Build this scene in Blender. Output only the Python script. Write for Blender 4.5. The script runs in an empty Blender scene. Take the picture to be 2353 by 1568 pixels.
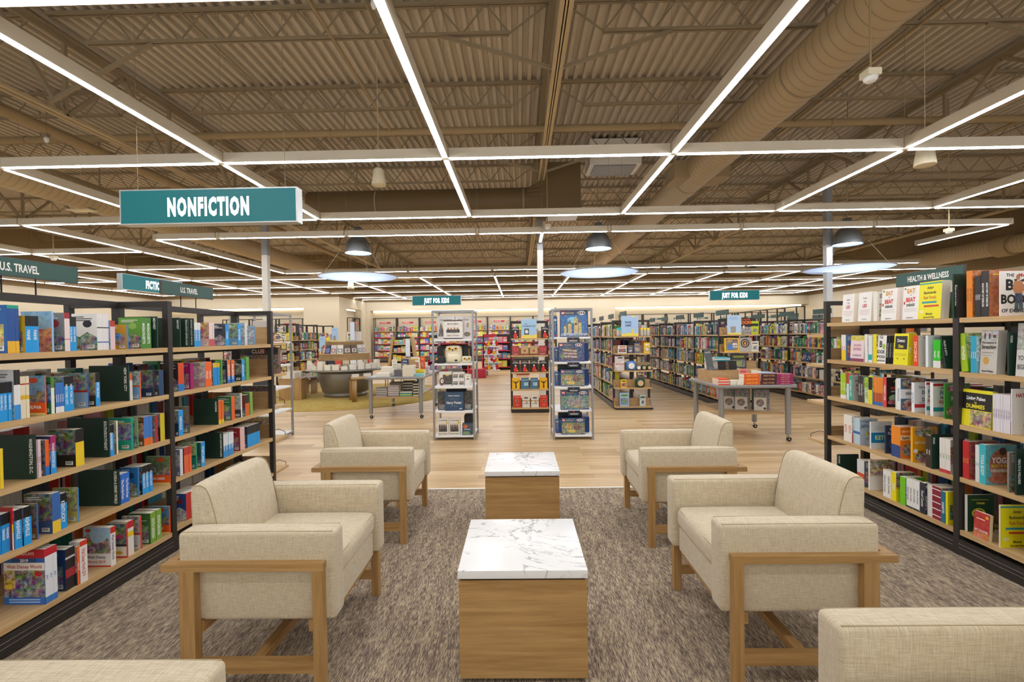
import bpy, bmesh, math, random
from mathutils import Vector, Matrix
PI = math.pi
_ON = 'zeroth first second third fourth fifth sixth seventh eighth ninth tenth eleventh twelfth thirteenth fourteenth fifteenth sixteenth seventeenth eighteenth nineteenth'.split()


def nth(n):
    if n < 20:
        return _ON[n]
    t, u = divmod(n, 10)
    tens = {2: 'twent', 3: 'thirt', 4: 'fort', 5: 'fift'}[t]
    return tens + 'ieth' if u == 0 else tens + 'y-' + _ON[u]


sc = bpy.context.scene
col = sc.collection

# ---------------------------------------------------------------- camera, world, exposure
EYE = 1.5
FPX = 1060.0
CX, CY = 1176.5, 784.0
ROWS = ((0.99977033, 0.015466, -0.01483555),      # image right in world axes
        (-0.0146368, -0.01288548, -0.99980985),   # image down
        (-0.01565423, 0.99979736, -0.01265615))   # view direction
cam_data = bpy.data.cameras.new('camera')
cam = bpy.data.objects.new('camera', cam_data)
col.objects.link(cam)
cam_data.sensor_fit = 'HORIZONTAL'
cam_data.sensor_width = 36.0
cam_data.lens = 36.0 * FPX / 2353.0
cam_data.clip_start = 0.05
cam_data.clip_end = 200
rt, dn, fw = [Vector(r).normalized() for r in ROWS]
cam.matrix_world = Matrix(((rt.x, -dn.x, -fw.x, 0), (rt.y, -dn.y, -fw.y, 0), (rt.z, -dn.z, -fw.z, EYE), (0, 0, 0, 1)))
sc.camera = cam

world = bpy.data.worlds.new('store_ambient')
sc.world = world
world.use_nodes = True
wb = world.node_tree.nodes['Background']
wb.inputs[0].default_value = (1.0, 0.97, 0.92, 1)
wb.inputs[1].default_value = 1.0

sc.view_settings.view_transform = 'Standard'
sc.view_settings.look = 'None'
sc.view_settings.gamma = 1.0
sc.view_settings.use_curve_mapping = False
sc.view_settings.exposure = 0.30
STRIP_POWER = 30.0
sc.cycles.use_denoising = True
sc.cycles.max_bounces = 6
sc.cycles.diffuse_bounces = 3
sc.cycles.glossy_bounces = 2
sc.cycles.use_adaptive_sampling = True
sc.cycles.adaptive_threshold = 0.03
sc.cycles.sample_clamp_indirect = 6.0
sc.cycles.use_light_tree = False


def ray(px, py):
    a, b = (px - CX) / FPX, (py - CY) / FPX
    return rt * a + dn * b + fw


def yat(px, X):
    """depth of the point on the vertical plane x = X seen in image column px (at eye height)"""
    d = ray(px, 770)
    return X / d.x * d.y


# ---------------------------------------------------------------- colour + materials
def lin(c):
    return c / 12.92 if c <= 0.04045 else ((c + 0.055) / 1.055) ** 2.4


def hexc(h, a=0.0):
    h = h.lstrip('#')
    return (lin(int(h[0:2], 16) / 255), lin(int(h[2:4], 16) / 255), lin(int(h[4:6], 16) / 255), a)


MATS = {}


def new_mat(name):
    m = bpy.data.materials.new(name)
    m.use_nodes = True
    nt = m.node_tree
    b = nt.nodes['Principled BSDF']
    MATS[name] = m
    return m, nt, b


def plain(name, h, rough=0.5, metal=0.0, spec=0.5):
    m, nt, b = new_mat(name)
    b.inputs['Base Color'].default_value = hexc(h)[:3] + (1,)
    b.inputs['Roughness'].default_value = rough
    b.inputs['Metallic'].default_value = metal
    b.inputs['Specular IOR Level'].default_value = spec
    return m


def emis(name, h, strength):
    m, nt, b = new_mat(name)
    c = hexc(h)[:3] + (1,)
    b.inputs['Base Color'].default_value = c
    b.inputs['Emission Color'].default_value = c
    b.inputs['Emission Strength'].default_value = strength
    b.inputs['Roughness'].default_value = 0.5
    return m


def N(nt, typ, **kw):
    n = nt.nodes.new(typ)
    for k, v in kw.items():
        if k in n.inputs:
            n.inputs[k].default_value = v
        else:
            setattr(n, k, v)
    return n


def ramp(nt, fac, stops):
    r = nt.nodes.new('ShaderNodeValToRGB')
    nt.links.new(fac, r.inputs[0])
    e = r.color_ramp.elements
    while len(e) > 1:
        e.remove(e[-1])
    e[0].position = stops[0][0]
    e[0].color = hexc(stops[0][1])[:3] + (1,)
    for p, h in stops[1:]:
        x = e.new(p)
        x.color = hexc(h)[:3] + (1,)
    return r.outputs[0]


def scaled(nt, sx, sy, sz, coord='Object'):
    tc = nt.nodes.new('ShaderNodeTexCoord')
    mp = nt.nodes.new('ShaderNodeMapping')
    mp.inputs['Scale'].default_value = (sx, sy, sz)
    nt.links.new(tc.outputs[coord], mp.inputs[0])
    return mp.outputs[0]


def noise(nt, vec, scale=1.0, detail=3.0, rough=0.5, dist=0.0):
    n = nt.nodes.new('ShaderNodeTexNoise')
    n.inputs['Scale'].default_value = scale
    n.inputs['Detail'].default_value = detail
    n.inputs['Roughness'].default_value = rough
    n.inputs['Distortion'].default_value = dist
    nt.links.new(vec, n.inputs['Vector'])
    return n


def math_(nt, op, a, b=None):
    n = nt.nodes.new('ShaderNodeMath')
    n.operation = op
    for i, v in enumerate((a, b)):
        if v is None:
            continue
        if isinstance(v, (int, float)):
            n.inputs[i].default_value = v
        else:
            nt.links.new(v, n.inputs[i])
    return n.outputs[0]


def bump(nt, b, h, strength=0.3, dist=0.002):
    n = nt.nodes.new('ShaderNodeBump')
    n.inputs['Strength'].default_value = strength
    n.inputs['Distance'].default_value = dist
    nt.links.new(h, n.inputs['Height'])
    nt.links.new(n.outputs[0], b.inputs['Normal'])


def mixc(nt, fac, a, b, mode='MIX'):
    n = nt.nodes.new('ShaderNodeMix')
    n.data_type = 'RGBA'
    n.blend_type = mode
    if isinstance(fac, (int, float)):
        n.inputs[0].default_value = fac
    else:
        nt.links.new(fac, n.inputs[0])
    for i, v in ((6, a), (7, b)):
        if isinstance(v, tuple):
            n.inputs[i].default_value = v
        else:
            nt.links.new(v, n.inputs[i])
    return n.outputs[2]


def wood(name, dark, mid, light, sx, sy, sz, rough=0.45):
    m, nt, b = new_mat(name)
    v = scaled(nt, sx, sy, sz)
    n1 = noise(nt, v, 1.0, 5, 0.6, 0.6)
    n2 = noise(nt, scaled(nt, sx * 4, sy * 4, sz * 4), 1.0, 3, 0.6)
    f = math_(nt, 'ADD', math_(nt, 'MULTIPLY', n1.outputs[0], 0.7), math_(nt, 'MULTIPLY', n2.outputs[0], 0.3))
    c = ramp(nt, f, ((0.34, dark), (0.5, mid), (0.66, light)))
    nt.links.new(c, b.inputs['Base Color'])
    b.inputs['Roughness'].default_value = rough
    bump(nt, b, n2.outputs[0], 0.08, 0.001)
    return m


# woods: (sx,sy,sz) small along the grain
wood('oak_x', '95703e', 'ab8552', 'bb9661', 1.6, 24, 34)
wood('oak_y', '95703e', 'ab8552', 'bb9661', 24, 1.6, 34)
wood('oak_z', '95703e', 'ab8552', 'bb9661', 30, 30, 1.6)
wood('shelf_oak', 'b89665', 'c6a575', 'd2b384', 26, 1.4, 40)
wood('panel_oak', 'a8875a', 'b8966a', 'c4a478', 1.6, 26, 30)

# carpet: heathered streaks that run away from the seats
m, nt, b = new_mat('carpet')
n1 = noise(nt, scaled(nt, 190, 22, 1), 1, 4, 0.7)
n2 = noise(nt, scaled(nt, 30, 4.5, 1), 1, 3, 0.6)
n3 = noise(nt, scaled(nt, 260, 190, 1), 1, 1, 0.5)
f = math_(nt, 'ADD', math_(nt, 'MULTIPLY', n1.outputs[0], 0.66), math_(nt, 'MULTIPLY', n2.outputs[0], 0.22))
f = math_(nt, 'ADD', f, math_(nt, 'MULTIPLY', n3.outputs[0], 0.12))
c = ramp(nt, f, ((0.42, '655850'), (0.487, '86786b'), (0.525, 'a6967f'), (0.59, 'c2b398')))
nt.links.new(c, b.inputs['Base Color'])
b.inputs['Roughness'].default_value = 0.95
b.inputs['Specular IOR Level'].default_value = 0.1
bump(nt, b, n3.outputs[0], 0.5, 0.004)

# plank floor: boards along x
m, nt, b = new_mat('plank_floor')
v = scaled(nt, 1, 1, 1)
br = N(nt, 'ShaderNodeTexBrick', offset=0.37, offset_frequency=2)
nt.links.new(v, br.inputs['Vector'])
br.inputs['Scale'].default_value = 1.0
br.inputs['Mortar Size'].default_value = 0.0012
br.inputs['Mortar Smooth'].default_value = 0.2
br.inputs['Brick Width'].default_value = 1.22
br.inputs['Row Height'].default_value = 0.15
br.inputs['Color1'].default_value = (0.0, 0.0, 0.0, 1)
br.inputs['Color2'].default_value = (1.0, 1.0, 1.0, 1)
br.inputs['Mortar'].default_value = (0.1, 0.1, 0.1, 1)
g = noise(nt, scaled(nt, 1.1, 17, 1), 1, 5, 0.6, 0.4)
f = math_(nt, 'ADD', math_(nt, 'MULTIPLY', br.outputs['Color'], 0.34), math_(nt, 'MULTIPLY', g.outputs[0], 0.66))
c = ramp(nt, f, ((0.28, 'ac8d63'), (0.45, 'c5a67a'), (0.62, 'd5ba8f'), (0.8, 'dfcaa2')))
c = mixc(nt, br.outputs['Fac'], c, hexc('8d6a48')[:3] + (1,))
nt.links.new(c, b.inputs['Base Color'])
b.inputs['Roughness'].default_value = 0.36
b.inputs['Specular IOR Level'].default_value = 0.45

# marble: few thin grey veins on white
m, nt, b = new_mat('marble')
v = scaled(nt, 1, 1, 1)
w1 = noise(nt, v, 2.1, 5, 0.6, 1.1)
a1 = math_(nt, 'ABSOLUTE', math_(nt, 'SUBTRACT', w1.outputs[0], 0.5))
w2 = noise(nt, scaled(nt, 1, 2.2, 1), 3.0, 6, 0.62, 0.8)
a2 = math_(nt, 'ABSOLUTE', math_(nt, 'SUBTRACT', w2.outputs[0], 0.455))
k = noise(nt, v, 5.0, 2, 0.5)
f1 = math_(nt, 'ADD', a1, math_(nt, 'MULTIPLY', math_(nt, 'MAXIMUM', math_(nt, 'SUBTRACT', k.outputs[0], 0.42), 0.0), 0.10))
f2 = math_(nt, 'ADD', a2, math_(nt, 'MULTIPLY', math_(nt, 'MAXIMUM', math_(nt, 'SUBTRACT', 0.55, k.outputs[0]), 0.0), 0.14))
c1 = ramp(nt, f1, ((0.0, '8d8e92'), (0.006, 'd2d3d4'), (0.02, 'f1f1f0')))
c2 = ramp(nt, f2, ((0.0, 'a9aaad'), (0.005, 'e2e2e2'), (0.012, 'f6f6f5')))
c = mixc(nt, 1.0, c1, c2, 'MULTIPLY')
nt.links.new(c, b.inputs['Base Color'])
b.inputs['Roughness'].default_value = 0.22

# beige woven upholstery
m, nt, b = new_mat('linen')
t1 = noise(nt, scaled(nt, 330, 24, 24), 1, 2, 0.6)
t2 = noise(nt, scaled(nt, 24, 330, 24), 1, 2, 0.6)
t3 = noise(nt, scaled(nt, 24, 24, 330), 1, 2, 0.6)
geo = nt.nodes.new('ShaderNodeNewGeometry')
sep = nt.nodes.new('ShaderNodeSeparateXYZ')
nt.links.new(geo.outputs['True Normal'], sep.inputs[0])
f, tot = None, None
for k, t in enumerate((t1, t2, t3)):      # no thread runs into the cloth
    wgt = math_(nt, 'SUBTRACT', 1.0, math_(nt, 'ABSOLUTE', sep.outputs[k]))
    wgt = math_(nt, 'POWER', math_(nt, 'MAXIMUM', wgt, 0.0), 1.5)
    q = math_(nt, 'MULTIPLY', t.outputs[0], wgt)
    f = q if f is None else math_(nt, 'ADD', f, q)
    tot = wgt if tot is None else math_(nt, 'ADD', tot, wgt)
f = math_(nt, 'DIVIDE', f, tot)
c = ramp(nt, f, ((0.30, 'ab9b80'), (0.46, 'c3b498'), (0.56, 'ccbfa4'), (0.72, 'dbd0ba')))
nt.links.new(c, b.inputs['Base Color'])
b.inputs['Roughness'].default_value = 0.9
b.inputs['Specular IOR Level'].default_value = 0.2
b.inputs['Sheen Weight'].default_value = 0.25
bump(nt, b, f, 0.5, 0.0015)
plain('piping', 'a59678', 0.9, 0, 0.2)

plain('black_metal', '35312f', 0.45, 0.2)
plain('case_grey', '4a4643', 0.5, 0.1)
plain('chrome_line', 'b9b9b9', 0.25, 0.9)
plain('grey_metal', '9a9a9a', 0.4, 0.5)
plain('wire', '161414', 0.4, 0.6)
plain('white_shelf', 'eeeeee', 0.35)
plain('paper', 'efe8d8', 0.85, 0, 0.1)
plain('wall_paint', 'd0c5ad', 0.85, 0, 0.2)
plain('wall_brown', '8a7657', 0.85, 0, 0.2)
plain('deck_paint', 'c6bba9', 0.6, 0, 0.3)
plain('steel_paint', '9a8b71', 0.6, 0, 0.3)
plain('beam_paint', 'c4b08b', 0.6, 0, 0.3)
plain('column_white', 'd8d5cb', 0.5)
plain('column_grey', '8f9192', 0.5)
plain('strip_body', 'd6ccb8', 0.45)
plain('trim_white', 'f2eee6', 0.5)
plain('lamp_grey', '83898c', 0.35, 0.6)
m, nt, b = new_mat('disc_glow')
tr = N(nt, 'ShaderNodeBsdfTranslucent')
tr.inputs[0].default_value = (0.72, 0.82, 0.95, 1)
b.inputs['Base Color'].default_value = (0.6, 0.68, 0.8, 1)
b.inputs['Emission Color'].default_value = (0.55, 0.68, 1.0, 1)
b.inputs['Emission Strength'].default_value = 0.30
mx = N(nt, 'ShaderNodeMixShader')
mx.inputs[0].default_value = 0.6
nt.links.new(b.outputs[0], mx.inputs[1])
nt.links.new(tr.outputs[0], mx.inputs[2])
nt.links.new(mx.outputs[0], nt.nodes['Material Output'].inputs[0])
plain('disc_white', 'dfe6f0', 0.4)
plain('sign_frame', 'b9bdbd', 0.35, 0.5)
plain('sign_green', '2f5650', 0.5)
plain('board_green', '16352a', 0.45)
plain('letter_white', 'f4f4f0', 0.6)
plain('rubber', '1b1b1b', 0.5)
plain('red_paint', 'c2203a', 0.45)
plain('tub_grey', '8d8881', 0.35, 0.5)
plain('cream', 'ece3c6', 0.7)
plain('bag_black', '2b2c2e', 0.6)
plain('eye_gold', 'd6a21f', 0.5)
plain('conduit', 'a8936f', 0.6, 0, 0.3)
plain('duct_brown', '6c5a3c', 0.55, 0, 0.35)
emis('led', 'fcfcff', STRIP_POWER)
emis('cove_led', 'fff4dc', 3.2)
emis('dome_led', 'd0e4ff', 14.0)
emis('sign_teal', '00848a', 0.36)
MATS['sign_teal'].node_tree.nodes['Principled BSDF'].inputs['Base Color'].default_value = (0.0, 0.06, 0.065, 1)
emis('sign_letter', 'ffffff', 1.3)

for k in ('disc_glow', 'sign_letter', 'sign_teal'):      # weak glows need no direct sampling
    MATS[k].cycles.emission_sampling = 'NONE'

# spiral duct
m, nt, b = new_mat('duct_spiral')
v = scaled(nt, 1, 1, 1)
wv = N(nt, 'ShaderNodeTexWave')
wv.bands_direction = 'Y'
wv.inputs['Scale'].default_value = 2.4
wv.inputs['Distortion'].default_value = 0
nt.links.new(v, wv.inputs['Vector'])
c = ramp(nt, wv.outputs['Fac'], ((0.0, '8f7c5c'), (0.03, 'b5a17d'), (1.0, 'b8a481')))
nt.links.new(c, b.inputs['Base Color'])
b.inputs['Roughness'].default_value = 0.5

# mustard rug
m, nt, b = new_mat('mustard_rug')
n1 = noise(nt, scaled(nt, 2.0, 2.0, 1), 1, 4, 0.6, 1.0)
a1 = math_(nt, 'ABSOLUTE', math_(nt, 'SUBTRACT', n1.outputs[0], 0.5))
c = ramp(nt, a1, ((0.0, 'c8b273'), (0.012, 'b39850'), (0.2, 'ad924a')))
nt.links.new(c, b.inputs['Base Color'])
b.inputs['Roughness'].default_value = 0.95

# print: the colour of each face is in its attribute, the alpha says how much it is a photograph
def print_mat(name, rough):
    m, nt, b = new_mat(name)
    at = N(nt, 'ShaderNodeAttribute', attribute_name='Col')
    vec = scaled(nt, 1, 1, 1)
    n1 = noise(nt, vec, 24, 3, 0.55, 0.8)
    hsv = nt.nodes.new('ShaderNodeHueSaturation')
    hsv.inputs['Saturation'].default_value = 2.2
    hsv.inputs['Value'].default_value = 1.7
    nt.links.new(n1.outputs['Color'], hsv.inputs['Color'])
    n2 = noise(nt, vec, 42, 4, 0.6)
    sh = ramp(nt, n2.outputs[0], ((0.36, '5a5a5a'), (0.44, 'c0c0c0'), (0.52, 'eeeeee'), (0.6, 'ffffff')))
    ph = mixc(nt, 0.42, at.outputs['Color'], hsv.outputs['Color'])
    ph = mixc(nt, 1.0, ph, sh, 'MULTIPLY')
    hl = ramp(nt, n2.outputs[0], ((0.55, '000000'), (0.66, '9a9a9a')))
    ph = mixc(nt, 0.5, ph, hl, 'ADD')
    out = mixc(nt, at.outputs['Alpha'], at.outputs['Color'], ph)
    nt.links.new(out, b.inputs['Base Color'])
    b.inputs['Roughness'].default_value = rough


print_mat('print', 0.38)


# ---------------------------------------------------------------- mesh builder
class MB:
    def __init__(s):
        s.v, s.f, s.m, s.c, s.sm, s.mats = [], [], [], [], [], []

    def mi(s, mat):
        if mat not in s.mats:
            s.mats.append(mat)
        return s.mats.index(mat)

    def add(s, vs, fs, mat, c=(1, 1, 1, 0), smooth=False):
        o = len(s.v)
        s.v += [tuple(p) for p in vs]
        i = s.mi(mat)
        for f in fs:
            s.f.append([o + k for k in f])
            s.m.append(i)
            s.c.append(c)
            s.sm.append(smooth)
        return s

    def box(s, x0, x1, y0, y1, z0, z1, mat, c=(1, 1, 1, 0)):
        vs = [(x, y, z) for z in (z0, z1) for y in (y0, y1) for x in (x0, x1)]
        return s.add(vs, [(0, 2, 3, 1), (4, 5, 7, 6), (0, 1, 5, 4), (2, 6, 7, 3), (0, 4, 6, 2), (1, 3, 7, 5)], mat, c)

    def bar(s, p, q, w, h, mat, c=(1, 1, 1, 0), up=(0, 0, 1)):
        p, q = Vector(p), Vector(q)
        d = (q - p).normalized()
        u = Vector(up)
        if abs(d.dot(u)) > 0.98:
            u = Vector((1, 0, 0))
        a = d.cross(u).normalized() * (w / 2)
        b = a.cross(d).normalized() * (h / 2)
        vs = [r + sa * a + sb * b for r in (p, q) for sa, sb in ((-1, -1), (1, -1), (1, 1), (-1, 1))]
        return s.add(vs, [(3, 2, 1, 0), (4, 5, 6, 7), (0, 1, 5, 4), (1, 2, 6, 5), (2, 3, 7, 6), (3, 0, 4, 7)], mat, c)

    def tube(s, pts, r, mat, n=10, c=(1, 1, 1, 0), caps=True):
        pts = [Vector(p) for p in pts]
        rs = r if isinstance(r, (list, tuple)) else [r] * len(pts)
        vs, fs = [], []
        ref = None
        for i, p in enumerate(pts):
            d = (pts[min(i + 1, len(pts) - 1)] - pts[max(i - 1, 0)]).normalized()
            if ref is None:
                ref = Vector((0, 0, 1)) if abs(d.z) < 0.9 else Vector((1, 0, 0))
            a = d.cross(ref).normalized()
            ref = a.cross(d).normalized()
            for k in range(n):
                t = 2 * PI * k / n
                vs.append(p + rs[i] * (math.cos(t) * a + math.sin(t) * ref))
        for i in range(len(pts) - 1):
            for k in range(n):
                k2 = (k + 1) % n
                fs.append((i * n + k, (i + 1) * n + k, (i + 1) * n + k2, i * n + k2))
        s.add(vs, fs, mat, c, True)
        if caps:
            o = len(vs) - n
            s.add(vs[:n], [tuple(range(n))], mat, c)
            s.add(vs[o:], [tuple(reversed(range(n)))], mat, c)
        return s

    def lathe(s, prof, mat, n=32, cx=0, cy=0, c=(1, 1, 1, 0), smooth=True, a0=0, a1=2 * PI):
        vs, fs = [], []
        full = abs(a1 - a0 - 2 * PI) < 1e-6
        m = n if full else n + 1
        for (r, z) in prof:
            for k in range(m):
                t = a0 + (a1 - a0) * k / n
                vs.append((cx + r * math.cos(t), cy + r * math.sin(t), z))
        for i in range(len(prof) - 1):
            for k in range(n):
                k2 = (k + 1) % m
                fs.append((i * m + k, i * m + k2, (i + 1) * m + k2, (i + 1) * m + k))
        return s.add(vs, fs, mat, c, smooth)

    def prism(s, prof, y0, y1, mat, c=(1, 1, 1, 0)):
        """polygon given in x,z pushed along y"""
        n = len(prof)
        vs = [(x, y0, z) for x, z in prof] + [(x, y1, z) for x, z in prof]
        fs = [tuple(range(n)), tuple(reversed(range(n, 2 * n)))]
        fs += [(i, n + i, n + (i + 1) % n, (i + 1) % n) for i in range(n)]
        return s.add(vs, fs, mat, c)

    def soft(s, x0, x1, y0, y1, z0, z1, r, mat, crown=(0, 0, 0), k=6):
        """rounded box; crown pushes the middle of the x, y, z faces outwards"""
        h = Vector(((x1 - x0) / 2, (y1 - y0) / 2, (z1 - z0) / 2))
        ce = Vector(((x1 + x0) / 2, (y1 + y0) / 2, (z1 + z0) / 2))

        def line(H):
            e = [-H, -H + 0.25 * r, -H + 0.55 * r, -H + r]
            mid = [(-H + r) + (2 * H - 2 * r) * i / k for i in range(1, k)]
            return e + mid + [-x for x in reversed(e)]
        for ax in range(3):
            u, v = (ax + 1) % 3, (ax + 2) % 3
            L, W = line(h[u]), line(h[v])
            for sg in (-1, 1):
                vs = []
                for a in L:
                    for b_ in W:
                        p = Vector((0, 0, 0))
                        p[ax], p[u], p[v] = sg * h[ax], a, b_
                        q = Vector([max(-h[i] + r, min(h[i] - r, p[i])) for i in range(3)])
                        d = p - q
                        if d.length > 1e-9:
                            p = q + d.normalized() * r
                        g = [1 - min(1, abs(p[i]) / h[i]) ** 2 for i in range(3)]
                        p = Vector((p.x * (1 + crown[0] / h.x * g[1] * g[2]), p.y * (1 + crown[1] / h.y * g[0] * g[2]), p.z * (1 + crown[2] / h.z * g[0] * g[1])))
                        vs.append(p + ce)
                nw = len(W)
                fs = []
                for i in range(len(L) - 1):
                    for j in range(nw - 1):
                        q = (i * nw + j, (i + 1) * nw + j, (i + 1) * nw + j + 1, i * nw + j + 1)
                        fs.append(q if sg > 0 else q[::-1])
                s.add(vs, fs, mat, (1, 1, 1, 0), True)
        return s

    def move(s, M):
        s.v = [tuple(M @ Vector(p)) for p in s.v]
        return s

    def mesh(s, name):
        me = bpy.data.meshes.new(name)
        me.from_pydata(s.v, [], s.f)
        for k in s.mats:
            me.materials.append(MATS[k])
        me.polygons.foreach_set('material_index', s.m)
        me.polygons.foreach_set('use_smooth', s.sm)
        if 'print' in s.mats:
            at = me.color_attributes.new('Col', 'FLOAT_COLOR', 'CORNER')
            buf = []
            for f, c in zip(s.f, s.c):
                buf += list(c) * len(f)
            at.data.foreach_set('color', buf)
        me.update()
        return me

    def build(s, name, parent=None, merge=False, loc=None, rz=0):
        me = s.mesh(name)
        if merge:
            bm = bmesh.new()
            bm.from_mesh(me)
            bmesh.ops.remove_doubles(bm, verts=bm.verts, dist=1e-5)
            bm.to_mesh(me)
            bm.free()
        o = bpy.data.objects.new(name, me)
        col.objects.link(o)
        if parent is not None:
            o.parent = parent
        if loc is not None:
            o.location = loc
        o.rotation_euler.z = rz
        return o


def tag(o, label=None, cat=None, group=None, kind=None):
    if label:
        o['label'] = label
    if cat:
        o['category'] = cat
    if group:
        o['group'] = group
    if kind:
        o['kind'] = kind
    return o


def empty(name, loc=(0, 0, 0), rz=0, label=None, cat=None, group=None):
    o = bpy.data.objects.new(name, None)
    o.empty_display_size = 0.1
    col.objects.link(o)
    o.location = loc
    o.rotation_euler.z = rz
    return tag(o, label, cat, group)


def copy_tree(o, parent=None):
    c = o.copy()
    col.objects.link(c)
    if parent is not None:
        c.parent = parent
    for ch in list(o.children):
        copy_tree(ch, c)
    return c


# ---------------------------------------------------------------- lettering
TXT = {}


def glyphs(text, bold=0.0, space=1.0):
    """flat outline faces of a line of text, cap height 1, left edge at 0"""
    key = (text, bold, space)
    if key in TXT:
        return TXT[key]
    cu = bpy.data.curves.new('lettering', 'FONT')
    cu.body = text
    cu.size = 1.0
    cu.offset = bold
    cu.resolution_u = 2
    cu.space_character = space
    ob = bpy.data.objects.new('lettering', cu)
    col.objects.link(ob)
    dg = bpy.context.evaluated_depsgraph_get()
    ev = ob.evaluated_get(dg)
    me = ev.to_mesh()
    vs = [(v.co.x, v.co.y) for v in me.vertices]
    fs = [tuple(p.vertices) for p in me.polygons]
    ev.to_mesh_clear()
    bpy.data.objects.remove(ob)
    bpy.data.curves.remove(cu)
    if not vs:
        vs = [(0, 0), (0.1, 0), (0, 0.1)]
        fs = [(0, 1, 2)]
    x0 = min(v[0] for v in vs)
    x1 = max(v[0] for v in vs)
    y0, y1 = (0.0, 0.73) if text.upper() == text else (0.0, 0.73)
    vs = [((x - x0) / (y1 - y0), (y - y0) / (y1 - y0)) for x, y in vs]
    TXT[key] = (vs, fs, (x1 - x0) / (y1 - y0))
    return TXT[key]


class Art:
    """flat printing on the rectangle origin + u*U + v*V (metres); sizes in fractions of w,h"""

    def __init__(s, mb, org, U, V, w, h, mat='print', lift=0.00018):
        s.mb, s.o, s.U, s.V = mb, Vector(org), Vector(U), Vector(V)
        s.n = s.U.cross(s.V)
        s.w, s.h, s.mat, s.lift, s.k = w, h, mat, lift, 0

    def P(s, u, v):
        return s.o + s.U * u + s.V * v + s.n * (s.lift * s.k)

    def rect(s, x0, y0, x1, y1, c, a=0.0):
        s.k += 1
        x0, x1, y0, y1 = x0 * s.w, x1 * s.w, y0 * s.h, y1 * s.h
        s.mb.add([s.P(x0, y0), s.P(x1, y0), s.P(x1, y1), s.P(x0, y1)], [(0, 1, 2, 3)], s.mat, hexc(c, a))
        return s

    def poly(s, pts, c, a=0.0):
        s.k += 1
        s.mb.add([s.P(x * s.w, y * s.h) for x, y in pts], [tuple(range(len(pts)))], s.mat, hexc(c, a))
        return s

    def ell(s, cx, cy, rx, ry, c, a=0.0, n=16):
        return s.poly([(cx + rx * math.cos(2 * PI * i / n), cy + ry * math.sin(2 * PI * i / n)) for i in range(n)], c, a)

    def text(s, t, cx, cy, size, c, maxw=0.9, bold=0.02, squeeze=1.0, down=False, mat=None, space=1.0):
        """size is cap height as a fraction of the rectangle's height (width when down); centred"""
        s.k += 1
        vs, fs, L = glyphs(t, bold, space)
        H = size * (s.w if down else s.h)
        span = (s.h if down else s.w) * maxw
        W = min(L * H * squeeze, span)
        sx = W / L
        out = []
        for x, y in vs:
            a, b = x * sx - W / 2, (y - 0.5) * H
            if down:
                out.append(s.P(cx * s.w + b, cy * s.h - a))
            else:
                out.append(s.P(cx * s.w + a, cy * s.h + b))
        s.mb.add(out, fs, mat or s.mat, hexc(c))
        return s

# ================================================================ the building
XW0, XW1, YB, YN = -18.2, 16.8, 27.0, -3.5     # side walls, back wall, open end behind the camera
DECK, JB = 5.7, 5.28
CARPET_Y = 4.495


def struct(mb, name, **kw):
    return tag(mb.build(name, **kw), kind='structure')


struct(MB().box(XW0, XW1, YN, CARPET_Y, -0.05, 0.0, 'carpet'), 'floor')
struct(MB().box(XW0, XW1, CARPET_Y, YB + .5, -0.05, 0.0, 'plank_floor'), 'floor')
tb = MB().box(XW0, XW1, CARPET_Y - .012, CARPET_Y + .012, 0, 0.004, 'trim_white')
struct(tb, 'trim_1')
struct(MB().box(-1.6, 2.2, 21.5, 26.5, 0.0, 0.006, 'carpet'), 'floor')

# back wall with a long recess for the fixtures, painted brown above the light line
PZ = 3.55
NZ0, NZ1 = 0.0, 3.06


def split_wall(name, x0, x1, y0, y1, z0=0.0):
    mb = MB()
    mb.box(x0, x1, y0, y1, z0, PZ, 'wall_paint')
    mb.box(x0, x1, y0, y1, PZ, DECK, 'wall_brown')
    return struct(mb, name)


mb = MB()
mb.box(XW0 - .2, XW1 + .2, YB + .45, YB + .6, 0, PZ, 'wall_paint')
mb.box(-9.2, XW1, YB, YB + .45, NZ1, PZ, 'wall_paint')
mb.box(-9.2, XW1, YB, YB + .6, PZ, DECK, 'wall_brown')
mb.box(-9.2, -8.75, YB, YB + .45, 0, NZ1, 'wall_paint')
mb.box(2.2, 5.6, YB, YB + .45, 0, NZ1, 'wall_paint')
struct(mb, 'wall_back')
# wall that steps forward on the left, with its own recesses
mb = MB()
mb.box(XW0, -10.8, 23.0, 23.5, NZ1, PZ, 'wall_paint')
mb.box(-10.8, -9.0, 23.0, 23.5, 0, PZ, 'wall_paint')
mb.box(XW0, -9.0, 23.5, 23.6, 0, PZ, 'wall_paint')
mb.box(XW0, -9.0, 23.0, 23.6, PZ, DECK, 'wall_brown')
mb.box(-9.5, -9.0, 23.6, 24.0, 0, PZ, 'wall_paint')
mb.box(-9.5, -9.0, 24.0, 26.3, NZ1, PZ, 'wall_paint')
mb.box(-9.55, -9.45, 24.0, 26.3, 0, NZ1, 'wall_paint')
mb.box(-9.5, -9.0, 26.3, YB, 0, PZ, 'wall_paint')
mb.box(-9.5, -9.0, 23.6, YB, PZ, DECK, 'wall_brown')
struct(mb, 'wall_step')
split_wall('wall_left', XW0 - .2, XW0, YN, 23.6)
split_wall('wall_right', XW1, XW1 + .2, YN, YB + .6)

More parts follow.
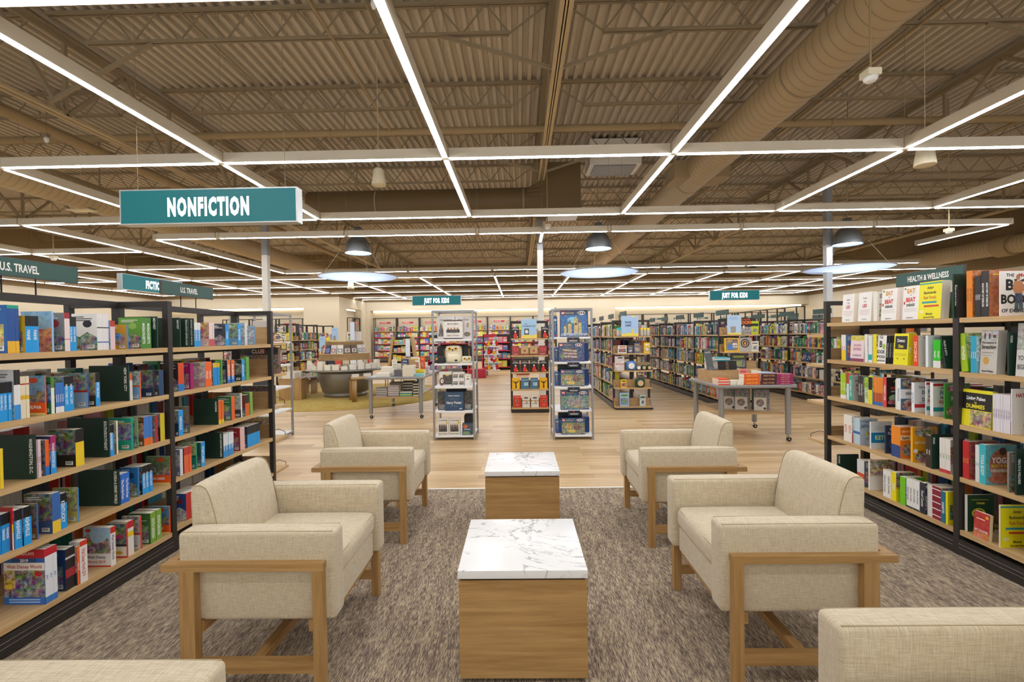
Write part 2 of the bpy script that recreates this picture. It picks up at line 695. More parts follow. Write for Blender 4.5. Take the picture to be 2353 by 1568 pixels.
# corrugated roof deck, ribs along y
mb = MB()
vs, fs = [], []
pitch, dep = 0.15, 0.06
n = int((XW1 - XW0 + .4) / pitch)
for i in range(n + 1):
    x = XW0 - .2 + i * pitch
    for dx, z in ((0, DECK), (0.055, DECK), (0.07, DECK + dep), (0.135, DECK + dep)):
        vs += [(x + dx, YN, z), (x + dx, YB + .6, z)]
for i in range(len(vs) // 2 - 1):
    fs.append((2 * i, 2 * i + 1, 2 * i + 3, 2 * i + 2))
mb.add(vs, fs, 'deck_paint')
mb.box(XW0 - .2, XW1 + .2, YN, YB + .6, DECK + .08, DECK + .12, 'deck_paint')
struct(mb, 'ceiling')

COLS_X = (-6.05, 0.524, 7.29)
GZ = {-6.05: 4.50, 0.524: 4.80, 7.29: 4.85, -12.7: 4.6, 14.0: 4.85}
# bar joists along x between the girders
xs = [XW0, -12.7, -6.05, 0.524, 7.29, 14.0, XW1]
for k in range(13):
    y = 0.30 + 1.85 * k
    if y > YB:
        break
    for a, b_ in zip(xs[:-1], xs[1:]):
        mb = MB()
        x0, x1 = a + .09, b_ - .09
        for dy in (-.026, .026):
            mb.box(x0, x1, y + dy - .018, y + dy + .018, DECK - .04, DECK, 'steel_paint')
            mb.box(x0 + .5, x1 - .5, y + dy - .015, y + dy + .015, JB, JB + .03, 'steel_paint')
        npan = max(3, round((x1 - x0 - 1.0) / 0.62))
        st = (x1 - x0 - 1.0) / npan
        for i in range(npan):
            xa = x0 + .5 + i * st
            mb.tube([(xa, y, JB + .02), (xa + st / 2, y, DECK - .03)], .011, 'steel_paint', 5, caps=False)
            mb.tube([(xa + st / 2, y, DECK - .03), (xa + st, y, JB + .02)], .011, 'steel_paint', 5, caps=False)
        mb.tube([(x0 + .02, y, DECK - .05), (x0 + .5, y, JB + .02)], .013, 'steel_paint', 5, caps=False)
        mb.tube([(x1 - .02, y, DECK - .05), (x1 - .5, y, JB + .02)], .013, 'steel_paint', 5, caps=False)
        if k % 2 == 1 and abs(a) < 13:     # knee braces down to the girders
            mb.bar((x0 + 1.35, y, JB), (a + .05, y, GZ[a] + .05), .04, .04, 'steel_paint')
            if b_ in GZ:
                mb.bar((x1 - 1.35, y, JB), (b_ - .05, y, GZ[b_] + .05), .04, .04, 'steel_paint')
        struct(mb, 'ceiling_joist')
# bridging rods on top of the bottom chords
for x in (-16, -10.5, -8.4, -3.9, -1.7, 2.8, 5.0, 9.6, 11.8):
    mb = MB()
    mb.bar((x, YN, JB + .05), (x, YB, JB + .05), .022, .022, 'steel_paint')
    struct(mb, 'ceiling_bridging')
# girders along y
for gx in (-12.7, -6.05, 0.524, 7.29, 14.0):
    mb = MB()
    z = GZ[gx]
    mb.box(gx - .07, gx + .07, YN, YB, z, z + .014, 'beam_paint')
    mb.box(gx - .022, gx - .01, YN, YB, z, z + .07, 'beam_paint')
    mb.box(gx + .01, gx + .022, YN, YB, z, z + .07, 'beam_paint')
    mb.box(gx - .075, gx + .075, YN, YB, DECK - .13, DECK - .11, 'steel_paint')
    mb.box(gx - .02, gx + .02, YN, YB, DECK - .2, DECK - .13, 'steel_paint')
    st = 1.85
    for i in range(16):
        ya = 0.6 + st * (i - 2)
        mb.bar((gx, ya, z + .03), (gx, ya + st / 2, DECK - .15), .05, .05, 'steel_paint', up=(1, 0, 0))
        mb.bar((gx, ya + st / 2, DECK - .15), (gx, ya + st, z + .03), .05, .05, 'steel_paint', up=(1, 0, 0))
        mb.bar((gx, ya, z + .03), (gx, ya, DECK - .15), .045, .045, 'steel_paint', up=(1, 0, 0))
    struct(mb, 'ceiling_girder')
for cx_ in COLS_X:
    mb = MB()
    w = .068
    mb.box(cx_ - w, cx_ + w, 11 - w, 11 + w, 0, 3.5, 'column_white')
    mb.box(cx_ - w, cx_ + w, 11 - w, 11 + w, 3.5, GZ[cx_], 'column_grey')
    mb.box(cx_ - .12, cx_ + .12, 11 - .12, 11 + .12, GZ[cx_] - .02, GZ[cx_], 'column_grey')
    struct(mb, 'column')

# ---------------------------------------------------------------- hvac and pipes
du = empty('air_duct', (3.7, 0, 4.8), label='long tan spiral air duct running away overhead past the health shelves', cat='duct')
mb = MB()
mb.tube([(0, -3, 0), (0, 21.8, 0)], .305, 'duct_spiral', 28)
mb.build('duct_body', du)
for y in (9.6, 17.5):
    for sx in (-1, 1):
        mb = MB()
        mb.box(min(sx * .25, sx * .55), max(sx * .25, sx * .55), y - .3, y + .3, -.2, .14, 'conduit')
        for i in range(7):
            mb.box(sx * .55 - .008, sx * .55 + .008, y - .26, y + .26, -.16 + i * .04, -.145 + i * .04, 'steel_paint')
        mb.build('air_outlet', du)
for y in (2, 6, 10, 14, 18):
    mb = MB()
    mb.tube([(0, y + t * 0, 0) for t in (0, 1)][:1] + [(0, y + .03, 0)], .312, 'steel_paint', 28)
    mb.build('duct_collar', du)
    MB().bar((.28, y, .05), (.28, y, DECK - 4.82), .02, .02, 'steel_paint').build('hanger', du)

du = empty('air_duct', (0, 10.25, 4.46), label='dark brown round duct crossing behind the NONFICTION sign into a square box', cat='duct')
MB().tube([(-4.6, 0, 0), (.22, 0, 0)], .29, 'duct_brown', 28).build('duct_body', du)
for x in (-3.1, .12):
    MB().tube([(x, 0, 0), (x + .03, 0, 0)], .305, 'steel_paint', 28).build('duct_collar', du)
mb = MB()
# square-to-round transition
vs, n = [], 24
for k in range(n):
    t = 2 * PI * k / n
    vs.append((.22, .29 * math.cos(t), .29 * math.sin(t)))
for k in range(n):
    t = 2 * PI * k / n
    c_, s_ = math.cos(t), math.sin(t)
    q = max(abs(c_), abs(s_))
    vs.append((.62, .36 * c_ / q, .36 * s_ / q))
mb.add(vs, [(k, n + k, n + (k + 1) % n, (k + 1) % n) for k in range(n)], 'duct_brown')
mb.build('transition', du)
mb = MB()
mb.box(.62, 1.36, -.36, .36, -.36, .72, 'duct_brown')
mb.box(.65, 1.33, -.33, .33, -.365, -.36, 'trim_white')
mb.build('plenum_box', du)
du = empty('rooftop_unit_curb', (2.12, 10.29, 5.25), label='pale rectangular duct curb under the roof deck near the middle girder', cat='duct')
MB().box(-.55, .55, -.36, .36, -.12, .42, 'trim_white').build('curb_box', du)
MB().box(-.45, .45, -.31, .31, -.15, -.12, 'column_grey').build('grille', du)
du = empty('air_duct', (-8.22, 0, 4.27), label='tan spiral duct running away overhead above the travel shelves and bending at its end', cat='duct')
pts = [(0, 4, 0), (0, 18.2, 0), (.15, 19.2, 0), (.6, 19.9, 0), (1.4, 20.3, 0), (4.4, 20.4, 0)]
MB().tube(pts, .27, 'duct_spiral', 24).build('duct_body', du)
for y in (6, 9, 12, 15):
    MB().bar((0, y, .26), (0, y, 1.43), .02, .02, 'steel_paint').build('hanger', du)
du = empty('air_duct', (9.4, 20.6, 4.35), label='brown duct crossing high at the back behind the third disc pendant', cat='duct')
MB().tube([(0, 0, 0), (6.5, 0, 0)], .29, 'duct_spiral', 24).build('duct_body', du)
mb = MB().box(.55, .95, -.42, -.2, -.12, .2, 'conduit').box(.6, .9, -.43, -.42, -.08, .16, 'bag_black')
mb.build('air_outlet', du)
MB().tube([(3.6, 0, 0), (4.6, 0, 0), (5.1, 0, 0)], [.29, .44, .44], 'conduit', 24).build('reducer', du)

du = empty('air_duct', (16.25, 0, 4.15), label='tan duct hugging the far side wall above the health shelves', cat='duct')
MB().tube([(0, 9, 0), (0, 20.2, .15)], .3, 'duct_spiral', 24).build('duct_body', du)
MB().tube([(0, 15.4, .08), (0, 15.9, .09)], .36, 'conduit', 24).build('duct_collar', du)

pp = empty('sprinkler_main', (0, 8.35, 5.205), label='thick tan sprinkler main crossing under the roof joists', cat='pipe')
MB().tube([(-12, 0, 0), (16, 0, 0)], .062, 'conduit', 14).build('pipe', pp)
for x in (-9, -6, -3.4, 2.6, 5.6, 9.5):
    MB().tube([(x, 0, 0), (x + .05, 0, 0)], .074, 'conduit', 14).build('coupling', pp)
    MB().bar((x + .3, 0, .05), (x + .3, 0, .55), .012, .012, 'steel_paint').build('hanger', pp)
for i, (x, z, r, lb) in enumerate(((-7.5, 4.9, .085, 'tan pipe running away high above the travel bookcases'),
                                  (-2.25, 5.2, .02, 'thin electrical conduit running away above the pendant speaker'),
                                  (4.95, 5.22, .02, 'thin conduit running away beside the long spiral duct'),
                                  (9.0, 5.2, .03, 'conduit running away over the farther health bookcase'))):
    tag(MB().tube([(0, -3, 0), (0, 20, 0)], r, 'conduit', 10).build('conduit', loc=(x, 0, z)), lb, 'pipe')
for i, (y, z, lb) in enumerate(((5.0, 5.18, 'thin wire conduit strapped under the nearest visible joist'), (12.2, 5.2, 'thin conduit crossing above the dome pendants'),
                                (21.4, 4.6, 'thin sprinkler branch crossing before the brown back wall'))):
    tag(MB().tube([(-8, 0, 0), (13, 0, 0)], .016, 'conduit', 8).build('conduit', loc=(0, y, z)), lb, 'pipe')

# ---------------------------------------------------------------- linear light grid
SZ = 3.66
GXN = (-6.40, -3.63, -0.87, 1.90, 4.67, 7.44, 10.2, 12.97, 15.7)


def strip(p, q, label, group):
    (x0, y0), (x1, y1) = p, q
    L = math.hypot(x1 - x0, y1 - y0)
    ang = math.atan2(y1 - y0, x1 - x0)
    g = .045
    mb = MB()
    mb.box(g, L - g, -.036, .036, .008, .125, 'strip_body')
    o = mb.build('linear_light', loc=(x0, y0, SZ), rz=ang)
    tag(o, label, 'ceiling light', group)
    MB().box(g + .012, L - g - .012, -.022, .022, 0, .008, 'led').build('diffuser', o)
    return o


nodes = set()
NAME = {}


def gx(i):
    return GXN[i]


def along_x(y, x_list, where, group):
    for k, (a, b_) in enumerate(zip(x_list[:-1], x_list[1:])):
        strip((a, y), (b_, y), f'LED bar crossing the room {where}, {nth(k + 1)} from the travel side', group)
        nodes.update({(a, y), (b_, y)})


def along_y(x, y_list, where, group):
    for k, (a, b_) in enumerate(zip(y_list[:-1], y_list[1:])):
        strip((x, a), (x, b_), f'LED bar running away {where}, {nth(k + 1)} from the armchairs', group)
        nodes.update({(x, a), (x, b_)})


G0 = 'LED bars of the near light grid'
along_x(2.92, (-3.63, -0.87, 1.90, 4.67), "at the very top", G0)
along_x(0.15, (-3.63, -0.87, 1.90, 4.67), 'behind the camera position', G0)
along_x(5.65, (-6.40, -3.63, -.87, 1.90, 4.67, 7.44), "in the nearest full row", G0)
along_x(8.41, (-11.94, -9.17, -6.40, -3.63, -.87, 1.90, 4.67, 7.44, 10.2, 12.97), "in the second full row", G0)
for x, w in ((-3.63, "above the travel armchairs"), (-.87, "beside the room's middle"), (1.90, "by the spiral duct"), (4.67, "above the health shelves")):
    along_y(x, (.15, 2.92, 5.65, 8.41), w, G0)
along_y(-6.40, (5.65, 8.41), 'to the NONFICTION sign', G0)
along_y(7.44, (5.65, 8.41), 'outermost over the health side', G0)
G1 = 'LED bars of the middle light rectangle'
along_x(9.83, (-7.80, -6.43, -3.66, -.86, 1.94, 4.71, 7.48, 10.3), 'over the wheeled tables', G1)
along_x(15.3, (-7.80, -6.43, -3.66, -.86, 1.94, 4.71, 7.48, 10.3, 13.1), 'behind the disc pendants', G1)
along_y(-7.80, (9.83, 11.2, 13.9, 15.3), 'above the round table', G1)
along_y(10.3, (9.83, 12.1), 'ending over the third disc pendant', G1)
along_y(.524, (9.83, 10.85), 'at the middle column head', G1)
G2 = 'LED bars of the travel-side light grid'
YL = (8.41, 11.17, 13.94, 16.7, 19.5, 22.25)
for x, w in ((-9.17, "past travel, first line"), (-11.94, "past travel, second line"), (-14.7, "past travel, third line"), (-17.4, "past travel, fourth line")):
    along_y(x, YL, w, G2)
for j, y in enumerate(YL[1:]):
    along_x(y, (-17.4, -14.7, -11.94, -9.17), f'past travel, {nth(j + 1)} row', G2)
G3 = 'LED bars of the far light grid'
XF = (-9.17, -6.40, -3.63, -.87, 1.90, 4.67, 7.44, 10.2, 12.97, 15.7)
YF = (16.85, 19.6, 22.35, 25.1, 26.5)
for j, y in enumerate(YF):
    along_x(y, XF, f'in the far grid, {nth(j + 1)} row', G3)
for i, x in enumerate(XF[1:]):
    along_y(x, YF, f'in the far grid, {nth(i + 1)} line', G3)

hub0 = None
for i, (x, y) in enumerate(sorted(nodes)):
    if y < 1:
        continue
    mb = MB()
    mb.lathe([(.001, .0), (.042, .002), (.046, .02), (.046, .12), (.03, .135), (.001, .137)], 'strip_body', 14)
    if hub0 is None:
        o = mb.build('light_connector', loc=(x, y, SZ))
        MB().tube([(0, 0, .09), (0, 0, DECK - SZ)], .0025, 'steel_paint', 5, caps=False).build('suspension_cable', o)
        hub0 = o
    else:
        o = copy_tree(hub0)
        o.location = (x, y, SZ)
    tag(o, 'small round beige joint with a hanging cable where LED bars meet', 'light joint', 'joints of the LED light grid')

# ---------------------------------------------------------------- disc pendants
for i, (x, w) in enumerate(((-3.72, 'nearest the round book table'), (1.86, 'beside the long spiral duct'), (7.55, 'above the health shelves'))):
    Y = 10.72
    e = empty('disc_pendant', (x, Y, 2.86), label=f'dome lamp over a pale blue glowing ceiling disc, {w}', cat='pendant light', group='dome and disc pendants')
    mb = MB()
    R = .89
    mb.lathe([(.001, .0), (R * .5, .004), (R * .93, .03), (R, .055)], 'disc_glow', 48)
    mb.build('reflector_disc', e)
    MB().lathe([(R - .012, .045), (R + .006, .05), (R + .008, .066), (R - .012, .062)], 'grey_metal', 48).build('disc_rim', e)
    MB().lathe([(.30, .60), (.285, .72), (.24, .86), (.17, .955), (.12, .975)], 'lamp_grey', 32).lathe([(.12, .975), (.165, .945), (.235, .85), (.28, .72), (.297, .60)], 'lamp_grey', 32).build('lamp_dome', e)
    MB().lathe([(.001, .625), (.15, .622), (.28, .63)], 'dome_led', 32).build('lamp_lens', e)
    mb = MB()
    mb.lathe([(.13, .97), (.13, 1.0), (.085, 1.01), (.085, 1.2), (.001, 1.21)], 'lamp_grey', 24)
    for k in range(12):
        t = 2 * PI * k / 12
        mb.bar((.09 * math.cos(t), .09 * math.sin(t), 1.02), (.09 * math.cos(t), .09 * math.sin(t), 1.18), .012, .008, 'column_grey')
    mb.build('ballast_can', e)
    MB().tube([(0, 0, 1.2), (0, 0, DECK - 2.86)], .012, 'steel_paint', 8).build('stem', e)
    for k in range(3):
        t = PI / 2 + 2 * PI * k / 3
        MB().tube([(R * .9 * math.cos(t), R * .9 * math.sin(t), .045), (.2 * math.cos(t), .2 * math.sin(t), .93)], .004, 'steel_paint', 5).build('cable', e)

# ---------------------------------------------------------------- speakers, detectors
for x, y, z, r, lb in ((-2.02, 6.75, 3.72, .1, 'beige cone speaker hanging just below the first light row near the NONFICTION sign'),
                       (5.3, 6.1, 3.62, .115, 'beige cone speaker hanging below the light row near the health side'),
                       (-6.2, 17.0, 3.3, .12, 'far beige cone speaker hanging past the round table')):
    e = empty('pendant_speaker', (x, y, z), label=lb, cat='speaker')
    MB().lathe([(.001, .02), (r * .8, .02), (r, .0), (r * 1.02, .03), (r * .75, r * 2.2), (r * .5, r * 2.5), (.001, r * 2.55)], 'cream', 24).build('speaker_body', e)
    MB().tube([(0, 0, r * 2.5), (0, 0, DECK - z)], .003, 'cream', 5).build('cord', e)
for x, y, z, lb in ((3.02, 4.0, 3.62, 'white smoke detector on a tan box hung from a rod before the spiral duct'),
                    (.62, 9.6, 3.35 + .35, 'small white detector on a rod near the middle column'),
                    (7.9, 8.6, 3.25, 'small white detector on a rod at the health side'),
                    (-10.2, 10.0, 3.3, 'white detector on a rod over the travel shelves')):
    e = empty('smoke_detector', (x, y, z), label=lb, cat='detector')
    MB().box(-.055, .055, -.055, .055, .03, .085, 'cream').build('junction_box', e)
    MB().lathe([(.001, -.012), (.035, -.01), (.052, .01), (.055, .03), (.001, .031)], 'letter_white', 20).build('detector_head', e)
    MB().tube([(0, 0, .085), (0, 0, DECK - z)], .009, 'conduit', 8).build('rod', e)
for x, y, z, lb in ((-1.5, 4.95, 5.05, 'small white pear shaped sensor under the joist by the middle light bar'),
                    (4.15, 4.7, 4.85, 'small white sensor hanging beside the big duct'),
                    (-7.2, 7.0, 4.6, 'small white sensor hanging on the travel side')):
    e = empty('ceiling_sensor', (x, y, z), label=lb, cat='sensor')
    MB().lathe([(.001, -.05), (.02, -.04), (.034, .0), (.03, .035), (.001, .05)], 'letter_white', 16).build('sensor_body', e)
    MB().box(-.035, .035, -.03, .03, .04, .1, 'steel_paint').tube([(0, 0, .09), (0, 0, DECK - z)], .004, 'steel_paint', 5).build('bracket', e)
e = empty('access_point', (-8.3, 8.7, 4.0), label='flat white slab shaped antenna hanging left of the NONFICTION sign', cat='antenna')
MB().box(-.22, .22, -.09, .09, -.012, .012, 'cream').build('panel', e)
MB().tube([(0, 0, .01), (0, 0, DECK - 4.0)], .003, 'cream', 5).build('cord', e)

# ---------------------------------------------------------------- hanging lit signs
def lit_sign(loc, rz, text, label, L=1.80, H=.352, D=.115, top=1.1):
    e = empty('hanging_sign', loc, rz, label, 'sign')
    mb = MB()
    mb.box(-L / 2, L / 2, -D / 2, D / 2, -H / 2, -H / 2 + .012, 'sign_frame').box(-L / 2, L / 2, -D / 2, D / 2, H / 2 - .012, H / 2, 'sign_frame')
    mb.box(-L / 2, -L / 2 + .012, -D / 2, D / 2, -H / 2 + .012, H / 2 - .012, 'sign_frame').box(L / 2 - .012, L / 2, -D / 2, D / 2, -H / 2 + .012, H / 2 - .012, 'sign_frame')
    mb.build('frame', e)
    for sg in (-1, 1):
        mb = MB()
        y = sg * (D / 2 - .006)
        mb.box(-L / 2 + .012, L / 2 - .012, min(y, y + sg * .004), max(y, y + sg * .004), -H / 2 + .012, H / 2 - .012, 'sign_teal')
        if sg < 0:
            a = Art(mb, (-L / 2, y - .0048, -H / 2), (1, 0, 0), (0, 0, 1), L, H, lift=.0004)
        else:
            a = Art(mb, (L / 2, y + .0048, -H / 2), (-1, 0, 0), (0, 0, 1), L, H, lift=.0004)
        a.text(text, .5, .5, .50, 'ffffff', .8, .055, .47, mat='sign_letter', space=1.24)
        mb.build('sign_face', e)
    for sx in (-.42, .42):
        MB().tube([(sx * L, 0, H / 2), (sx * L, 0, DECK - loc[2] - .02)], .0022, 'steel_paint', 5).build('cable', e)
    return e


lit_sign((-3.105, 4.66, 2.845), 0, 'NONFICTION', 'teal lit NONFICTION sign hanging over the travel shelves')
lit_sign((-8.66, 10.8, 2.8), PI / 2, 'FICTION', 'teal lit FICTION sign hanging side-on behind the small U.S. TRAVEL sign')
lit_sign((-3.02, 17.0, 2.82), 0, 'JUST FOR KIDS', 'teal lit JUST FOR KIDS sign above the gift tower nearest the round table')
lit_sign((7.87, 17.0, 2.84), 0, 'JUST FOR KIDS', 'teal lit JUST FOR KIDS sign on the side of the fiction rows')

# ================================================================ seating group
def make_chair():
    """front faces +x at x=0, y from 0 to .79, depth towards -x"""
    W = .79
    root = empty('armchair')

    def rb(name, mat, *a, r=.022, crown=(0, 0, 0), parent=root, **k):
        return MB().soft(*a, r, mat, crown, **k).build(name, parent, merge=True)
    for y0, y1 in ((.036, .142), (W - .142, W - .036)):
        a = rb('armrest', 'linen', -.675, 0, y0, y1, .30, .678, r=.02, crown=(.0, .0, .004), k=5)
        mb = MB()
        yo, yi = (y0 - .0005, y1 + .0005)
        for y in (yo, yi):
            mb.tube([(-.66, y + (.012 if y == yo else -.012), .6765), (-.012, y + (.012 if y == yo else -.012), .6765)], .0022, 'piping', 5)
            mb.tube([(-.0045, y + (.012 if y == yo else -.012), .655), (-.0045, y + (.012 if y == yo else -.012), .315)], .0022, 'piping', 5)
        mb.build('piping', a)
    rb('seat_base', 'linen', -.62, -.032, .142, W - .142, .285, .425, r=.015)
    c = rb('seat_cushion', 'linen', -.60, -.02, .144, W - .144, .425, .535, r=.032, crown=(.008, 0, .018), k=8)
    MB().tube([(-.022, .17, .445), (-.022, W - .17, .445)], .003, 'piping', 5).tube([(-.026, .17, .522), (-.026, W - .17, .522)], .0025, 'piping', 5).build('piping', c)
    # reclined back with a rounded head
    prof = [(-.545, .46), (-.560, .60), (-.585, .72), (-.607, .80), (-.625, .835), (-.650, .848), (-.685, .846), (-.697, .835), (-.692, .70), (-.682, .30), (-.60, .30)]
    ys = [.143, .149, .162, .20, .26, .395, .53, .59, .628, .641, W - .143]
    mb = MB()
    vs, n = [], len(prof)
    for y in ys:
        t = (y - .395) / .252
        ed = max(0, (abs(t) - .9) / .1)
        inset = .014 * ed * ed
        cr = .012 * (1 - min(1, t * t))
        for i, (x, z) in enumerate(prof):
            bx, bz = -.64, .55
            dx, dz = x - bx, z - bz
            l = math.hypot(dx, dz)
            fx = x - dx / l * inset + (cr if i < 5 else 0)
            fz = z - dz / l * inset + (cr * .6 if 3 <= i <= 6 else 0)
            vs.append((fx, y, fz))
    fs = []
    for j in range(len(ys) - 1):
        for i in range(n):
            i2 = (i + 1) % n
            fs.append((j * n + i, j * n + i2, (j + 1) * n + i2, (j + 1) * n + i)[::-1])
    mb.add(vs, fs, 'linen', smooth=True)
    mb.add(vs[:n], [tuple(range(n))], 'linen')
    mb.add(vs[-n:], [tuple(reversed(range(n)))], 'linen')
    o = mb.build('backrest', root, merge=True)
    md = o.modifiers.new('soft', 'SUBSURF')
    md.levels = md.render_levels = 1
    mb = MB()
    for y in (.150, W - .150):
        mb.tube([(-.64 + (x + .64) * .955, y, .6 + (z - .6) * .982) for x, z in prof[1:7]], .0022, 'piping', 5)
    mb.build('piping', o)
    # oak frame: legs, rails, stretchers
    for y0, y1 in ((0, .042), (W - .042, W)):
        MB().box(-.720, -.037, y0, y1, .528, .560, 'oak_x').build('side_rail', root)
        MB().box(-.083, -.040, y0, y1, 0, .528, 'oak_z').build('leg', root)
        MB().box(-.645, -.580, y0, y1, 0, .528, 'oak_z').build('leg', root)
        MB().box(-.580, -.083, y0 + .004, y1 - .004, .095, .148, 'oak_x').build('stretcher', root)
    MB().box(-.720, -.682, .042, W - .042, .528, .560, 'oak_y').build('back_rail', root)
    MB().box(-.36, -.315, .038, W - .038, .108, .143, 'oak_y').build('cross_stretcher', root)
    MB().box(-.61, -.045, .142, W - .142, .262, .285, 'oak_x').build('seat_frame', root)
    MB().box(-.61, -.57, .042, W - .042, .25, .30, 'oak_y').build('seat_frame', root)
    MB().box(-.12, -.08, .042, W - .042, .25, .30, 'oak_y').build('seat_frame', root)
    return root


proto = make_chair()
GCH = 'beige armchairs around the coffee tables'
LC = 'beige linen armchair with an oak frame, '
for i, (x, y, flip, lb) in enumerate((
        (-.795, 1.895, 0, LC + 'travel side, nearer of the two whole ones'),
        (-.797, 3.300, 0, LC + 'travel side, farthest, by the wood floor'),
        (-.765, .42, 0, LC + 'travel side, only an arm end showing'),
        (.842, 1.930, 1, LC + 'health side, nearer of the two whole ones'),
        (.850, 3.215, 1, LC + 'health side, farthest, by the wood floor'),
        (.872, .628, 1, LC + 'health side, only one big armrest showing'))):
    o = proto if i == 0 else copy_tree(proto)
    o.location = (x, y, 0) if not flip else (x, y + .79, 0)
    o.rotation_euler.z = PI if flip else 0
    tag(o, lb, 'armchair', GCH)


def coffee_table(x0, x1, y0, y1, lb):
    h = .49
    e = empty('coffee_table', ((x0 + x1) / 2, (y0 + y1) / 2, 0), label=lb, cat='table', group='cube coffee tables')
    w, d = (x1 - x0) / 2, (y1 - y0) / 2
    MB().soft(-w, w, -d, d, h - .036, h, .0025, 'marble', k=2).build('marble_top', e, merge=True)
    MB().box(-w + .012, w - .012, -d + .012, d - .012, h - .045, h - .036, 'black_metal').build('shadow_gap', e)
    mb = MB()
    mb.box(-w + .004, w - .004, -d + .004, -d + .022, .02, h - .045, 'oak_x')
    mb.box(-w + .004, w - .004, d - .022, d - .004, .02, h - .045, 'oak_x')
    mb.box(-w + .004, -w + .022, -d + .022, d - .022, .02, h - .045, 'oak_y')
    mb.box(w - .022, w - .004, -d + .022, d - .022, .02, h - .045, 'oak_y')
    mb.build('oak_box', e)
    MB().box(-w + .03, w - .03, -d + .03, d - .03, 0, .02, 'black_metal').build('plinth', e)


coffee_table(-.280, .279, 1.965, 2.520, 'cube table with white marble top and oak sides, nearest the camera')
coffee_table(-.272, .286, 3.405, 3.965, 'cube table with white marble top and oak sides, standing by the carpet edge')

# ================================================================ shelving
def bookcase(xf, side, y0, y1, shelves, label, group=None, H=1.775, half=.37, first=False, last=True, lod=0, base=True, back_shelves=None):
    """double sided bay; front plane x=xf, its depth runs towards side (-1 or +1); y0..y1 between post far edges"""
    e = empty('bookcase', (xf, y0, 0), label=label, cat='bookcase', group=group)
    L = y1 - y0
    p = .04
    D = half * 2

    def bx(a, b_, *r, mat='black_metal', name='post', par=e):
        xa, xb = side * a, side * b_
        return MB().box(min(xa, xb), max(xa, xb), *r, mat).build(name, par)
    ends = ([(-p, 0)] if first else []) + ([(L - p, L)] if last else [])
    for a, b_ in ends:
        for q in (0, half - .03, D - p):
            bx(q, q + (p if q != half - .03 else .06), a, b_, 0, H)
        bx(p, D - p, a + .004, b_ - .004, H - p, H, name='cross_rail')
        bx(p, D - p, a + .004, b_ - .004, .04, .08, name='cross_rail')
    bx(half - .02, half + .02, 0, L - (p if last else 0), H - .045, H, name='top_rail')
    # open slotted uprights halfway and rails under the shelves
    z_prev = 0
    for side2, zs in ((0, shelves), (1, back_shelves or shelves)):
        for z in zs:
            t = .032
            f0, f1 = (.004, half - .035) if side2 == 0 else (half + .035, D - .004)
            s = bx(f0, f1, .002, L - p - .002 if last else L, z - t, z, mat='shelf_oak', name='shelf')
            MB().box(min(side * (half - .03), side * (f1 if side2 == 0 else f0)), max(side * (half - .03), side * (f1 if side2 == 0 else f0)) + .001, .01, L - p - .01, z - t - .03, z - t, 'black_metal').build('shelf_rail', s)
    if base:
        for a, b_ in (((0, .02), (D - .02, D))):
            mb = MB()
            mb.box(min(side * a, side * b_), max(side * a, side * b_), 0, L - p, 0.005, .105, 'black_metal')
            a_, b2 = (-.002, 0) if a == 0 else (D, D + .002)
            for zz in (.075, .05):
                mb.box(min(side * a_, side * b2), max(side * a_, side * b2), .0, L - p, zz, zz + .003, 'chrome_line')
            mb.build('base_panel', e)
    return e


def row_sign(x, yc, z0, text, label, L=.62, H=.108, rz=PI / 2, group='small green section signs on the bookcases'):
    """sign along y on two thin posts"""
    e = empty('section_sign', (x, yc, z0), rz, label, 'sign', group)
    mb = MB()
    mb.box(-L / 2, L / 2, -.008, .008, 0, H, 'case_grey')
    mb.build('frame', e)
    for sg in (-1, 1):
        mb = MB()
        y = sg * .008
        mb.box(-L / 2 + .006, L / 2 - .006, min(y, y + sg * .001), max(y, y + sg * .001), .006, H - .006, 'sign_green')
        a = Art(mb, (-L / 2 if sg < 0 else L / 2, y + sg * .0012, 0), (-sg * 1.0, 0, 0), (0, 0, 1), L, H)
        if text:
            a.text(text, .5, .5, .42, 'f4f4f0', .75, .03, .62, mat='letter_white')
        mb.build('sign_face', e)
    for sx in (-.09, .09):
        MB().tube([(sx, 0, 0), (sx, 0, 1.775 - z0)], .004, 'wire', 6).build('post', e)
    return e


LSH = (.16, .50, .812, 1.128, 1.447)
RSH = (.170, .515, .882, 1.228, 1.575)
XL, XR = -2.46, 2.89
# Y of the post far edges
LY = (1.897, 3.237, 4.578)
RY = (1.815, 3.121, 4.425)
bookcase(XL, -1, LY[0], LY[1], (.145, .49, .805, 1.12, 1.448), 'black and oak travel bookcase beside the near armchair, nearest the camera', first=True)
bookcase(XL, -1, LY[1], LY[2], (.165, .515, .805, 1.128, 1.447), 'black and oak travel bookcase ending at the board game shelves')
bookcase(XR, 1, RY[0], RY[1], (.168, .520, .868, 1.216, 1.571), 'black and oak health bookcase holding yoga and stretching books', first=True)
bookcase(XR, 1, RY[1], RY[2], (.165, .512, .885, 1.228, 1.570), 'black and oak health bookcase holding diet books, farther bay')
bookcase(XL, -1, LY[0] - 1.34, LY[0], (.145, .49, .805, 1.12, 1.448), 'travel bookcase out of view behind the camera', first=True) if False else None
row_sign(-2.83, 2.575, 1.868, 'U.S. TRAVEL', 'green U.S. TRAVEL sign on the travel bookcase nearest the camera', L=.69)
row_sign(-2.83, 3.915, 1.868, 'U.S. TRAVEL', 'green U.S. TRAVEL sign on the farther travel bookcase')
row_sign(3.26, 3.725, 1.862, 'HEALTH & WELLNESS', 'green HEALTH & WELLNESS sign over the diet books', L=.61)


